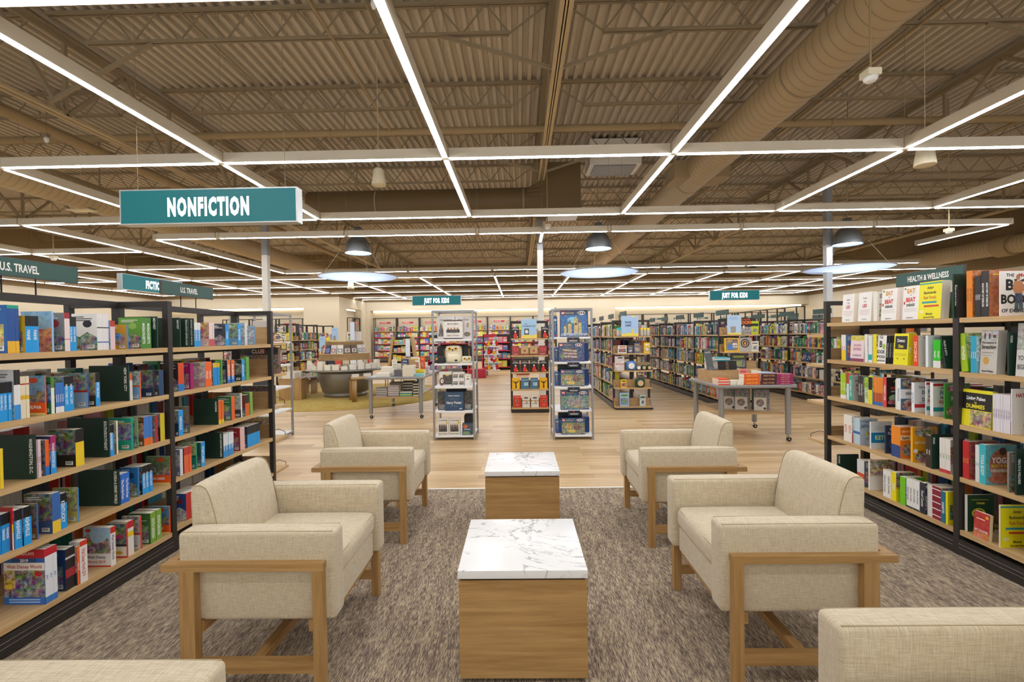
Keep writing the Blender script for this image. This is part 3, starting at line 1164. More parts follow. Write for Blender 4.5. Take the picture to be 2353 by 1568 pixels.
def end_cap(x0, x1, y, sy, shelves, label, depth=.29, back=.16, lod=0):
    """shelves on the end of a row: oak boards with upstand, facing -y (sy=-1) or +y (sy=1)"""
    e = empty('end_shelves', (x0, y, 0), label=label, cat='shelf unit', group=None)
    W = x1 - x0
    for z in shelves:
        ya, yb = sorted((0, sy * depth))
        s = MB().box(.01, W - .01, ya, yb, z - .025, z, 'shelf_oak').build('shelf', e)
        ya, yb = sorted((0, sy * .018))
        MB().box(.01, W - .01, ya, yb, z, z + back, 'panel_oak').build('upstand', s)
        for xx in (.03, W - .03):
            mb = MB()
            mb.tube([(xx, sy * .02, z + .10), (xx, sy * .12, z + .09), (xx, sy * (depth - .02), z + .035), (xx, sy * (depth - .02), z)], .003, 'wire', 5)
            mb.build('wire_bracket', s)
    return e


end_cap(-3.18, -2.46, LY[2] + .002, 1, (.16, .48, .81, 1.138, 1.459), 'oak end shelves with board games behind the farther travel bookcase', .27)
end_cap(2.89, 3.62, RY[2] + .002, 1, (.43, .81, 1.17, 1.46), 'nearly empty oak end shelves behind the diet bookcase', .27)

# rows further back: (front x, posts y, n bays)
ROWS_MID = []


def case_row(xf, ys, desc, shelves=(.17, .50, .83, 1.15, 1.45), side=1):
    for k in range(len(ys) - 1):
        bookcase(xf, side, ys[k], ys[k + 1], shelves, f'bookcase in the {desc}, {nth(k + 1)} bay from its end shelves', first=(k == 0), H=1.765)
    ROWS_MID.append((xf, ys, shelves, side))


case_row(1.865, [9.30 + 1.30 * k for k in range(5)], 'row behind the TRAVEL GAMES shelves')
case_row(3.98, [9.30 + 1.30 * k for k in range(6)], 'row behind the moon landing books')
case_row(6.20, [8.13 + 1.32 * k for k in range(6)], 'row behind the tall wheeled table')
case_row(8.45, [10.4 + 1.32 * k for k in range(5)], 'outermost row on the health side')
for xf, ys, names in ((2.235, [9.30 + 1.30 * k for k in range(5)], 'row of the TRAVEL GAMES shelves'), (4.35, [9.30 + 1.30 * k for k in range(6)], 'row of the moon landing books'), (6.57, [8.13 + 1.32 * k for k in range(6)], 'row behind the wheeled table'), (8.82, [10.4 + 1.32 * k for k in range(5)], 'outermost row')):
    for k in range(len(ys) - 1):
        row_sign(xf, (ys[k] + ys[k + 1]) / 2, 1.862, '', f'tiny dark green section sign on the {names}, {nth(k + 1)} bay', L=.60)
end_cap(1.865, 2.605, 9.26, -1, (.06, .43, .77, 1.11, 1.444), 'oak TRAVEL GAMES end shelves facing the armchairs', .18, .15)
end_cap(3.98, 4.72, 9.26, -1, (.43, .77, 1.11, 1.444), 'oak end shelves with the moon landing books', .18, .15)
MB().box(0, .74, -.2, 0, 0.005, .035, 'black_metal').build('base_foot', bpy.data.objects['end_shelves.002'])

# free standing case with the atwood books
e = empty('display_case', (-.18, 9.02, 0), label='black framed case with rows of black and red novels behind the gift towers', cat='bookcase')
for x in (0, .715):
    for y in (0, .46):
        MB().box(x, x + .035, y, y + .035, 0, 1.775, 'black_metal').build('post', e)
    MB().box(x + .004, x + .031, .035, .46, 1.735, 1.775, 'black_metal').build('rail', e)
for y in (.004, .464):
    MB().box(.035, .715, y, y + .028, 1.735, 1.775, 'black_metal').build('rail', e)
MB().box(.035, .715, .22, .25, .1, 1.735, 'black_metal').build('spine_panel', e) if False else None
for z in (.10, .455, .785, 1.11, 1.435):
    s = MB().box(.02, .73, -.16, .22, z - .03, z, 'shelf_oak').build('shelf', e)
    MB().box(.02, .73, .18, .2, z, z + .14, 'panel_oak').build('upstand', s)
    MB().box(.02, .73, .26, .47, z - .03, z, 'shelf_oak').build('shelf', e)
MB().box(.01, .74, -.14, .48, .01, .065, 'black_metal').build('base', e)


def tower(x0, x1, y0, y1, H, shelves, label):
    e = empty('display_tower', (x0, y0, 0), label=label, cat='display rack', group='grey metal display towers')
    W, D, p = x1 - x0, y1 - y0, .028
    for x in (0, W - p):
        for y in (0, D - p):
            MB().box(x, x + p, y, y + p, .0, H, 'grey_metal').build('post', e)
        MB().box(x + .003, x + p - .003, p, D - p, H - p, H, 'grey_metal').build('top_bar', e)
        MB().box(x + .003, x + p - .003, p, D - p, .03, .055, 'grey_metal').build('bottom_bar', e)
    for y in (0, D - p):
        MB().box(p, W - p, y + .003, y + p - .003, H - p, H, 'grey_metal').build('top_bar', e)
    MB().bar((p, p, H - .01), (W - p, D - p, H - .01), .02, .012, 'grey_metal').bar((W - p, p, H - .012), (p, D - p, H - .012), .02, .012, 'grey_metal').build('cross_brace', e)
    for z in shelves:
        MB().soft(.012, W - .012, .012, D - .012, z - .028, z, .004, 'white_shelf', k=1).build('shelf', e, merge=True)
    return e


tower(-1.255, -.650, 6.60, 7.15, 1.872, (.065, .42, .772, 1.105, 1.455), 'grey metal tower with an owl backpack and wizard board games')
tower(.462, 1.040, 6.53, 7.08, 1.868, (.07, .425, .757, 1.11, 1.462), 'grey metal tower stacked with blue LEGO boxes')
tower(-4.13, -3.54, 6.52, 7.14, 1.875, (.065, .42, .772, 1.105, 1.455), 'grey metal tower with CLUE games seen past the travel bookcases')


def caster(mb_parent, x, y):
    e = MB().box(x - .014, x + .014, y - .012, y + .012, .055, .1, 'chrome_line').bar((x, y - .013, .075), (x + .01, y - .013, .03), .02, .004, 'chrome_line').bar((x, y + .013, .075), (x + .01, y + .013, .03), .02, .004, 'chrome_line').build('caster', mb_parent)
    mb = MB().tube([(x + .01, y - .011, .032), (x + .01, y + .011, .032)], .032, 'rubber', 18)
    mb.tube([(x + .01, y - .0125, .032), (x + .01, y + .0125, .032)], .011, 'chrome_line', 12)
    mb.build('wheel', e)


def rolling_table(x0, x1, y0, y1, h, label, slope=0.0, zs=.40):
    e = empty('rolling_table', (x0, y0, 0), label=label, cat='table', group='grey tables on wheels')
    W, D = x1 - x0, y1 - y0
    MB().soft(0, W, 0, D, h - .045, h, .012, 'grey_metal', k=2).build('table_top', e, merge=True)
    for x in (.075, W - .075):
        for y in (.09, D - .09):
            lg = MB().tube([(x, y, .1), (x, y, h - .045)], .036, 'grey_metal', 20).build('leg', e)
            caster(lg, x, y)
    s = MB().box(.12, W - .12, .10, D - .10, zs - .028, zs, 'panel_oak').build('lower_shelf', e)
    return e


rolling_table(-2.82, -1.745, 8.34, 10.0, .772, 'grey wheeled table with stacked paperbacks beside the mustard rug')
rolling_table(2.66, 3.71, 6.22, 7.30, .782, 'grey wheeled table with orange and maroon box sets behind the far armchair')
e = MB().box(0, .60, 0, .42, 0, .17, 'panel_oak').build('wooden_riser', loc=(2.70, 6.62, .782))
tag(e, 'oak riser block on the wheeled table under the black hardcovers', 'riser')

# ---------------------------------------------------------------- round table on the mustard rug
mb = MB()
mb.lathe([(.001, .0), (2.68, .0), (2.68, .010), (.001, .012)], 'mustard_rug', 72)
tag(mb.build('round_rug', loc=(-4.50, 12.0, .001)), 'round mustard yellow rug under the round book table', 'rug')
e = empty('round_display_table', (-4.50, 11.85, .012), label='round grey tub table with a tiered oak book stand on top', cat='table')
MB().lathe([(.001, 0), (.53, 0), (.53, .10), (.515, .105), (.56, .12), (.63, .35), (.685, .60), (.66, .64), (.001, .65)], 'tub_grey', 56).build('tub_base', e)
MB().lathe([(.001, .655), (.93, .655), (.955, .668), (.955, .695), (.93, .71), (.001, .71)], 'tub_grey', 64).build('round_top', e)
t1 = MB().lathe([(.70, .71), (.60, 1.06), (.62, 1.07), (.62, 1.09), (.001, 1.09)], 'panel_oak', 56).build('book_tier', e)
t2 = MB().lathe([(.53, 1.09), (.45, 1.36), (.47, 1.37), (.47, 1.39), (.001, 1.39)], 'panel_oak', 56).build('book_tier', e)
# curved bench and seats round the rug
e = empty('curved_bench', (-4.50, 11.85, .012), label='curved low bench with a grey top and oak ends behind the round table', cat='bench')
MB().lathe([(1.10, .42), (1.50, .42), (1.50, .46), (1.10, .46), (1.10, .42)], 'tub_grey', 30, a0=PI * .83, a1=PI * 1.06).build('bench_top', e)
for t in (PI * .87, PI * 1.03):
    mb = MB().lathe([(1.13, 0), (1.47, 0), (1.47, .42), (1.13, .42), (1.13, 0)], 'oak_z', 6, a0=t - .1, a1=t + .1)
    mb.build('bench_leg', e)
e = empty('curved_table', (-4.50, 11.85, .012), label='low curved oak table with pale paperbacks in front of the round tub', cat='table')
MB().lathe([(1.0, .52), (1.5, .52), (1.5, .56), (1.0, .56), (1.0, .52)], 'panel_oak', 30, a0=-PI * .36, a1=PI * .03).build('table_top', e)
for t in (-PI * .345, PI * .015):
    MB().lathe([(1.02, 0), (1.08, 0), (1.08, .52), (1.02, .52), (1.02, 0)], 'oak_z', 3, a0=t - .05, a1=t + .05).build('leg', e)
    MB().lathe([(1.42, 0), (1.48, 0), (1.48, .52), (1.42, .52), (1.42, 0)], 'oak_z', 3, a0=t - .035, a1=t + .035).build('leg', e)
for x, y, w, d, h, lb in ((-5.78, 10.95, .52, .4, .5, 'oak block seat with a white paper stack at the rug edge'),):
    e = empty('wooden_block', (x, y, .012), .12, lb, 'stool')
    MB().soft(0, w, 0, d, 0, h, .006, 'oak_z', k=1).build('block_body', e, merge=True)
    MB().box(-.006, w + .006, -.006, d + .006, h, h + .02, 'oak_x').build('seat_board', e)

# ---------------------------------------------------------------- wall fixtures at the back
def wall_bay(x0, x1, y, z_list, H, label, red, group, rz=0):
    e = empty('wall_bookcase', (x0, y, 0), rz, label, 'bookcase', group)
    W = x1 - x0
    for x in (0, W - .035):
        MB().box(x, x + .035, -.30, -.265, 0, H, 'black_metal').build('post', e)
        MB().box(x, x + .035, 0, .035, 0, H, 'black_metal').build('post', e)
        MB().box(x, x + .035, -.265, 0, H - .035, H, 'black_metal').build('top_rail', e)
    MB().box(.035, W - .035, -.30, -.27, H - .035, H, 'black_metal').build('top_rail', e)
    for i, z in enumerate(z_list):
        r = red and i < len(z_list) - 1
        MB().box(.035, W - .035, -.30, .0, z - .04, z, 'red_paint' if r else 'shelf_oak').build('shelf', e)
    MB().box(.035, W - .035, -.28, .0, 0.01, .1, 'black_metal').build('base', e)
    if red is not None:
        s = MB().box(W * .28, W * .75, -.32, -.305, H - .34, H - .24, 'red_paint' if red else 'sign_green')
        s.box(W * .32, W * .6, -.322, -.32, H - .30, H - .275, 'letter_white')
        s.build('header_sign', e)
    return e


WALLZ = (.35, .72, 1.1, 1.47, 1.85)
xk = -8.55
for k in range(8):
    x0 = xk + 1.34 * k
    red = True
    wall_bay(x0, x0 + 1.34, YB + .32, WALLZ, 2.62, f'tall black wall bookcase with red shelves on the kids back wall, {nth(k + 1)} bay', red, 'wall bookcases of the kids section')
for k in range(7):
    x0 = 5.9 + 1.36 * k
    wall_bay(x0, x0 + 1.36, YB + .32, WALLZ, 2.62, f'tall black wall bookcase with oak shelves on the back wall, {nth(k + 1)} bay', False, 'oak wall bookcases on the back wall')
for k in range(2):
    wall_bay(-12.6 - 1.34 * k, -11.26 - 1.34 * k - .0, 23.4, WALLZ, 2.5, f'tall wall bookcase left of the plain beige wall, {nth(k + 1)} bay', True, 'wall bookcases beyond the travel shelves') if False else None
for k in range(3):
    wall_bay(-10.85 - 1.36 * (k + 1), -10.85 - 1.36 * k, 23.3, WALLZ, 2.5, f'tall wall bookcase in the recess beyond the travel side, {nth(k + 1)} bay', True, 'wall bookcases beyond the travel side')
for k in range(2):
    e = wall_bay(0, 1.1, 0, (.35, .72, 1.1, 1.47), 2.6, f'tall narrow wall bookcase in the side recess by the kids wall, {nth(k + 1)} bay', True, 'side recess bookcases')
    e.location = (-9.38, 26.25 - 1.12 * k, 0)
    e.rotation_euler.z = PI / 2
# tall frames along the far health side
for k in range(5):
    e = wall_bay(0, 1.3, 0, (.35, .72, 1.1, 1.47), 2.42, f'tall open black frame bookcase on the far health side, {nth(k + 1)} bay', None, 'tall frames on the far health side')
    e.location = (10.6, 17.3 + 1.3 * (k + 1), 0)
    e.rotation_euler.z = -PI / 2
    sg = MB().box(.35, .95, -.02, 0, 2.06, 2.18, 'sign_green').build('header_sign', e)
# cove lamps over the recesses
for x0, x1, y, lb in ((-8.7, 2.15, YB + .38, 'long warm cove lamp over the kids wall'), (5.65, 16.6, YB + .38, 'long warm cove lamp over the oak back wall'), (-17.9, -10.9, 23.48, 'warm cove lamp over the recess beyond the travel side')):
    e = empty('cove_lamp', (x0, y, 2.98), label=lb, cat='ceiling light')
    MB().box(0, x1 - x0, -.05, .05, 0, .08, 'trim_white').build('housing', e)
    MB().box(.05, x1 - x0 - .05, -.052, -.0505, -.01, .075, 'cove_led').box(.05, x1 - x0 - .05, -.045, .045, -.012, -.0005, 'cove_led').build('diffuser', e)
e = empty('cove_lamp', (-9.4, 24.02, 2.98), label='warm cove lamp in the side recess by the kids wall', cat='ceiling light')
MB().box(0, .06, 0, 2.26, 0, .08, 'trim_white').build('housing', e)
MB().box(.061, .063, .05, 2.2, .0, .075, 'cove_led').build('diffuser', e)

# ================================================================ books
rng = random.Random(7)


def barcode(a, x=.62, y=.05, w=.28, h=.1):
    a.rect(x, y, x + w, y + h, 'f2f2f0')
    for i in range(6):
        a.rect(x + .03 + i * (w - .06) / 6, y + h * .3, x + .03 + (i + .5) * (w - .06) / 6, y + h * .9, '202020')


def cover_auto(a, cols, rnd, back=False, title=None, tcol='ffffff'):
    """a plausible printed cover built from two or three colours"""
    c1 = cols[0]
    c2 = cols[1 % len(cols)]
    c3 = cols[2 % len(cols)]
    st = rnd.randrange(5)
    if st == 0:
        a.rect(0, .3, 1, .82, c2, .85)
        a.rect(0, .80, 1, .84, c3)
    elif st == 1:
        a.rect(0, .0, 1, .32, c2)
        a.rect(0, .32, 1, 1, c1, .7)
    elif st == 2:
        a.rect(.1, .15, .9, .6, c2, .8)
        a.ell(.5, .5, .28, .16, c3, .5)
    elif st == 3:
        a.rect(0, .5, 1, 1, c2, .85)
        a.rect(0, .44, 1, .5, c3)
    else:
        a.poly([(0, 0), (1, 0), (1, .35), (.6, .5), (.3, .36), (0, .45)], c2, .8)
        a.ell(.62, .72, .18, .1, c3)
    if title:
        ls = title.split('|')
        for i, t in enumerate(ls):
            a.text(t, .5, .88 - .105 * i, .065, tcol, .84, .03, .75)
    else:
        lc = 'f0f0ee' if sum(hexc(c1)[:3]) < 1.2 else '333333'
        for i in range(rnd.randrange(2, 5)):
            a.rect(.12, .9 - i * .05, .12 + rnd.uniform(.35, .75), .922 - i * .05, lc)
    if back:
        barcode(a)


def make_book(t, h, w, cov, spine, cover_fn=None, spine_text=None, spine_tc='f4f4f4', bands=(), hard=False, page='efe8d8', pages_front=False, fronts='y0'):
    """spine on x=0 facing +x, body towards -x; thickness along y 0..t; returns cover mesh builder, pages mesh builder"""
    cm, pm = MB(), MB()
    th = .0022 if hard else .0008
    cc, sc_ = hexc(cov), hexc(spine)
    cm.box(-w, 0, 0, th, 0, h, 'print', cc)
    cm.box(-w, 0, t - th, t, 0, h, 'print', cc)
    cm.box(-th, 0, th, t - th, 0, h, 'print', sc_)
    ins = .004 if hard else .0006
    pm.box(-w + ins, -th, th, t - th, ins, h - ins, 'paper')
    a = Art(cm, (0, 0, 0), (0, 1, 0), (0, 0, 1), t, h)
    a.k = 1
    a.rect(0, 0, 1, 1, spine)
    for (z0, z1, c) in bands:
        a.rect(0, z0, 1, z1, c)
    if spine_text:
        a.text(spine_text, .5, .48, .5, spine_tc, .66, .02, .8, down=True)
    if cover_fn:
        if 'y0' in fronts:
            f = Art(cm, (-w, 0, 0), (1, 0, 0), (0, 0, 1), w, h)
        else:
            f = Art(cm, (0, t, 0), (-1, 0, 0), (0, 0, 1), w, h)
        f.rect(0, 0, 1, 1, cov)
        cover_fn(f)
    return cm, pm


BOOKN = {}
SHORT = {'travel bookcase nearest the camera': 'nearer travel case', 'travel bookcase ending at the board games': 'farther travel case', 'health bookcase with yoga books': 'yoga case', 'health bookcase with diet books': 'diet case'}


def four(t):
    return ' '.join(t.replace('|', ' ').split()[:4])
ORD = ('bottom', 'second', 'third', 'fourth', 'top')
CN = {'1': 'red', '2': 'orange'}


def cname(h):
    """everyday colour word of a hex colour"""
    r, g, b_ = [int(h[i:i + 2], 16) / 255 for i in (0, 2, 4)]
    mx, mn = max(r, g, b_), min(r, g, b_)
    if mx < .25:
        return 'black' if mx - mn < .08 else ('dark green' if g == mx else 'navy' if b_ == mx else 'dark maroon')
    if mx - mn < .1:
        return 'white' if mx > .82 else 'grey' if mx > .4 else 'charcoal'
    import colorsys
    hh, s_, v_ = colorsys.rgb_to_hsv(r, g, b_)
    hh *= 360
    if s_ < .25 and v_ > .8:
        return 'cream' if hh < 80 else 'pale blue' if hh > 160 else 'pale green'
    for lim, nm in ((16, 'red'), (42, 'orange' if v_ > .6 else 'brown'), (66, 'yellow'), (160, 'green'), (190, 'teal'), (255, 'blue'), (290, 'purple'), (345, 'pink'), (361, 'red')):
        if hh < lim:
            return nm
    return 'red'


def put(case, shelf, kind, name, mesh, pages, loc, rz, look, lean=0.0):
    """case: words naming the bookcase; labels end with the place on the shelf"""
    key = (case, shelf)
    BOOKN[key] = BOOKN.get(key, 0) + 1
    o = mesh if isinstance(mesh, bpy.types.Object) else bpy.data.objects.new(name, mesh)
    if o.name not in col.objects:
        col.objects.link(o)
    o.location = loc
    o.rotation_euler = (0, 0, rz)
    if lean:
        o.rotation_euler = Matrix.Rotation(rz, 3, 'Z').to_4x4().to_euler()
        o.matrix_world = Matrix.Translation(loc) @ Matrix.Rotation(lean, 4, 'X') @ Matrix.Rotation(rz, 4, 'Z')
    tag(o, f'{look}, {nth(BOOKN[key])} from the camera, {shelf} shelf, {SHORT[case]}', kind, f'books on the {shelf} shelf of the {case}')
    if pages:
        po = bpy.data.objects.new('pages', pages)
        col.objects.link(po)
        po.parent = o
    return o


def travel_group(case, shelf, z, X, a, b_, n, spine, cov, h=.20, w=.13, txt=None, bands=(), title=None, tc='f4f4f4', fn=None, hard=False, tcol='ffffff', back=True, inset=None):
    """n equal spine-out books between image columns a..b on the aisle face X (travel side, spine faces +x)"""
    ya, yb = yat(a, X), yat(b_, X)
    T = (yb - ya)
    t = max(.006, min(.045, T / n * .97))
    rnd = random.Random(hash((round(a), n, spine)) & 0xffff if False else int(a * 13 + n * 7 + len(spine)))
    ins = inset if inset is not None else rnd.uniform(.006, .02)

    def cf(f):
        if fn:
            fn(f)
        else:
            cover_auto(f, cov, rnd, back=back, title=title, tcol=tcol)
    first = None
    for i in range(n):
        if i == 0:
            cm, pm = make_book(t, h, w, cov[0], spine, cf, txt, tc, bands, hard)
            first = (cm.mesh('book'), pm.mesh('pages'))
            me = first
        elif i == 1:
            cm, pm = make_book(t, h, w, cov[0], spine, None, txt, tc, bands, hard)
            me = (cm.mesh('book'), pm.mesh('pages'))
        nm = 'travel_guide'
        lk = f'{cname(spine)}-spined ' + (four(title) + ' ' if title and i == 0 else four(txt) + ' ' if txt else '') + 'travel guide'
        put(case, shelf, 'book', nm, me[0], me[1], (X - ins - (.0 if i == 0 else rnd.uniform(0, .003)), ya + i * (T / n), z + .0005), 0, lk)


def divider(case, shelf, z, X, side, px, text, h=.225, w=.235, sub=None, lean=0.0, y=None):
    """dark green section board standing across the shelf"""
    y = yat(px, X) if y is None else y
    mb = MB()
    xa, xb = (-w, 0) if side < 0 else (0, w)
    mb.box(xa, xb, 0, .010, 0, h, 'board_green')
    a = Art(mb, (xa, 0, 0), (1, 0, 0), (0, 0, 1), w, h, lift=.0004)
    u = .93 if side < 0 else .08
    if text:
        a.text(text, u, .96 - .5 * min(.9, .055 * len(text)), .07, 'e8ece8', min(.9, .055 * len(text)), .03, .8, down=True, mat='letter_white')
        a.text('find more here', u - .07 if side < 0 else u + .1, .80, .03, 'e8ece8', .3, 0, .8, down=True, mat='letter_white') if False else None
    f = Art(mb, (xb if side < 0 else xa, 0 if side < 0 else .010, 0), (0, 1 if side < 0 else -1, 0), (0, 0, 1), .010, h, lift=.0003)
    me = mb.mesh('section_divider')
    o = bpy.data.objects.new('section_divider', me)
    col.objects.link(o)
    o.matrix_world = Matrix.Translation((X + (-.004 if side < 0 else .004), y, z + .0005)) @ Matrix.Rotation(lean, 4, 'X')
    tag(o, f'dark green {text} divider, {shelf} shelf, {SHORT[case]}', 'shelf divider', 'dark green section dividers')
    return o


# -------- travel bookcases: columns below are read in a 3.357x view of the shelves
def zz(v):
    return v / 3.357


def zm(v):
    return v / 3.027


BLU, MOON, RED_, ORG, YEL, GRN, WHT = '1d8fd8', '1a9be6', 'c9232e', 'ee6a2c', 'f2cf2e', '4e8a35', 'eceae4'
MB_ = ((.72, 1, '15171c'),)      # black head over a blue spine
OB_ = ((.0, .25, '1f78c8'),)
C1 = 'travel bookcase nearest the camera'
C2 = 'travel bookcase ending at the board games'
T = travel_group


def shelf_run(case, shelf, z, items, f=zz, X=XL):
    for it in items:
        if it[0] == 'D':
            divider(case, shelf, z, X, -1, f(it[1]), it[2], *(it[3:]))
        else:
            a, b_, n, sp, cv = it[:5]
            kw = it[5] if len(it) > 5 else {}
            T(case, shelf, z, X, f(a), f(b_), n, sp, cv, **kw)


def coast(f):
    f.rect(0, .55, 1, 1, '7fb2df', .25)
    f.rect(0, 0, 1, .56, 'c2603a', .75)
    f.poly([(0, .4), (.3, .62), (.6, .5), (1, .6), (1, .35), (0, .25)], 'd97b45', .6)
    f.rect(.08, .08, .4, .3, '4e8a35')


def city_or(city, strip='ee5f1e', sky='6aa6dc'):
    def fn(f):
        f.rect(0, .32, 1, 1, sky, .3)
        f.poly([(0, .32), (0, .55), (.2, .55), (.25, .7), (.35, .7), (.4, .5), (.7, .5), (.75, .62), (1, .6), (1, .32)], '7c4a35', .7)
        f.ell(.62, .88, .17, .07, 'e24b28')
        f.rect(0, .05, 1, .32, strip)
        f.rect(0, 0, 1, .05, 'f1e38a')
        f.text(city, .5, .2, .085, 'ffffff', .9, .03, .8)
    return fn


shelf_run(C1, 'top', .0 + 1.448, [
    (86, 178, 3, '23539d', ['1f5fa8', 'd8c021', '2f8f4b'], dict(h=.235, w=.17, bands=((.0, .25, 'e9b534'), (.93, 1, '1aa78d')))),
    (206, 312, 2, MOON, ['d9b02a', '8a6a22', '3a3a22'], dict(h=.185, txt='MAINE', bands=MB_)),
    (425, 440, 1, '9cc4e6', ['8ab8e0', 'c2603a'], dict(h=.215, w=.165, fn=coast)),
    (512, 556, 3, 'ecdcd8', ['8e8e90', '33322f', 'b03030'], dict(h=.21, w=.14, bands=((.85, 1, 'a82a36'), (.3, .32, 'd84040')))),
    (560, 614, 2, MOON, ['e2e6ea', '8fb1cf', 'c9b48c'], dict(h=.19, txt='COASTAL MAINE', bands=MB_)),
    (770, 862, 4, 'e8e6e6', ['e8e8e6', '3f6a4a', '1d2430'], dict(h=.215, w=.15, bands=((.6, .63, '333333'), (.2, .23, '2d5fb0')))),
    (864, 905, 2, 'e6c8c8', ['7fa7d8', '4a6ea8'], dict(h=.175, bands=((.8, 1, 'c0392b'),))),
    (985, 998, 1, '2f86c9', ['d59b22', 'b57417', '2580c8'], dict(h=.155, w=.125, title=None)),
    (1112, 1192, 2, GRN, ['5f9c3c', '3b4d3a', '8fbc5a'], dict(h=.205, w=.15, txt='MASSACHUSETTS')),
    ('D', 1215, 'MIDWEST', .215, .235)])
shelf_run(C1, 'fourth', 1.12, [
    (2, 102, 3, MOON, ['2e6db0', '3a3f4a'], dict(h=.19, txt='NIAGARA FALLS', bands=MB_)),
    (108, 158, 2, 'e9e9e9', ['b9bcbf', '9a9fa3'], dict(h=.245, w=.16, bands=((.7, 1, '222222'), (.0, .3, '2f8fd8')))),
    (160, 236, 3, 'e8dcc0', ['d8c98a', 'b98a3a'], dict(h=.21, bands=((.45, .55, 'e0b52e'), (.8, .83, 'b0302a')))),
    (357, 366, 1, 'e8641f', ['5f9fd8'], dict(h=.205, w=.165, fn=city_or('PHILADELPHIA'))),
    (398, 424, 1, 'dfe8dc', ['3f7a3f', '2f5fa0', '26402c'], dict(h=.195, w=.12, bands=((.7, 1, '4e8a35'),))),
    (432, 500, 4, '3474c4', ['3a4a3a', '20302a'], dict(h=.16, txt='PHILADELPHIA', bands=((0, .2, 'e8e8e8'),))),
    (502, 576, 2, MOON, ['2a5a90', '303848'], dict(h=.19, txt='NEW YORK CITY', bands=MB_)),
    (690, 700, 1, '2b4f86', ['8fb6d6', '56708a', 'b8342c'], dict(h=.20, w=.15, title='NYC|PHILADELPHIA', tcol='c8342a')),
    (748, 782, 1, MOON, ['8f7424', '3d3824', '2b2b2b'], dict(h=.195, w=.12, txt='PITTSBURGH', bands=MB_)),
    ('D', 985, 'NEW YORK CITY', .225, .25),
    (988, 1036, 4, 'ece6de', ['8aa8c8', 'c9622e'], dict(h=.17, bands=((.75, 1, 'd8672e'),))),
    (1078, 1086, 1, 'e0642a', ['7fb0dc', 'b9c4cc', 'e0642a'], dict(h=.18, w=.12)),
    (1186, 1200, 1, '2a2624', ['25262c', '2a3c5c', '3a3330'], dict(h=.18, w=.125, title='THE GUIDE', tcol='8a8a8a')),
    (1225, 1262, 2, '2b4a70', ['41454c', '20242c'], dict(h=.175))])
shelf_run(C1, 'third', .805, [
    (-60, 16, 3, YEL, ['d8c030', '2a2a20'], dict(h=.19)),
    ('D', 246, 'WASHINGTON, D.C.', .225, .25),
    (252, 306, 4, 'e6cdd3', ['b8572e', '3e4a6a', 'a7b8c8'], dict(h=.195, w=.13, txt='WASHINGTON', tc='a03040')),
    (340, 372, 1, ORG, ['2a3a5a', '6a7a90'], dict(h=.185, bands=OB_)),
    (374, 418, 1, MOON, ['2a3a6a', '5a6a90'], dict(h=.20, txt='WASHINGTON DC', bands=((.6, 1, 'a8246a'),))),
    (572, 642, 2, YEL, ['1c1b1a', '28261c', 'd8c22c'], dict(h=.205, w=.15, bands=((.65, 1, '1a1a1a'),), title='in d.c.', tcol='e8e8e8')),
    ('D', 822, 'SOUTH/SOUTHEAST', .235, .25),
    (792, 868, 2, MOON, ['3b87c8', '1d2a3a'], dict(h=.19, txt='NORTH CAROLINA', bands=MB_, inset=.004)) if False else (826, 868, 1, MOON, ['3b87c8', '1d2a3a'], dict(h=.19, txt='SAVANNAH', bands=MB_)),
    (900, 912, 1, 'e7e0c9', ['d9c79a', 'b98a4a', '7c9a4a'], dict(h=.205, w=.125)),
    (1012, 1028, 1, '1aa08d', ['1ca48f', '2a4fa0', 'c8a45a'], dict(h=.205, w=.16, title='MICHELIN' if False else 'SOUTHEAST')),
    (1062, 1070, 1, '5a8a6a', ['a8b48a', '6f7f58', '3a5a3a'], dict(h=.205, w=.10)),
    (1112, 1180, 3, '3f7ac8', ['7a4a2a', 'b0622a', '2f2a22'], dict(h=.19, w=.12, bands=((0, .25, 'e0702a'),))),
    (1200, 1222, 1, 'b02a3a', ['8f8a86', '5a2020', 'd0ccc8'], dict(h=.185)),
    (1240, 1276, 1, 'd8c433', ['2b2a26', '4a4a3a'], dict(h=.19))])
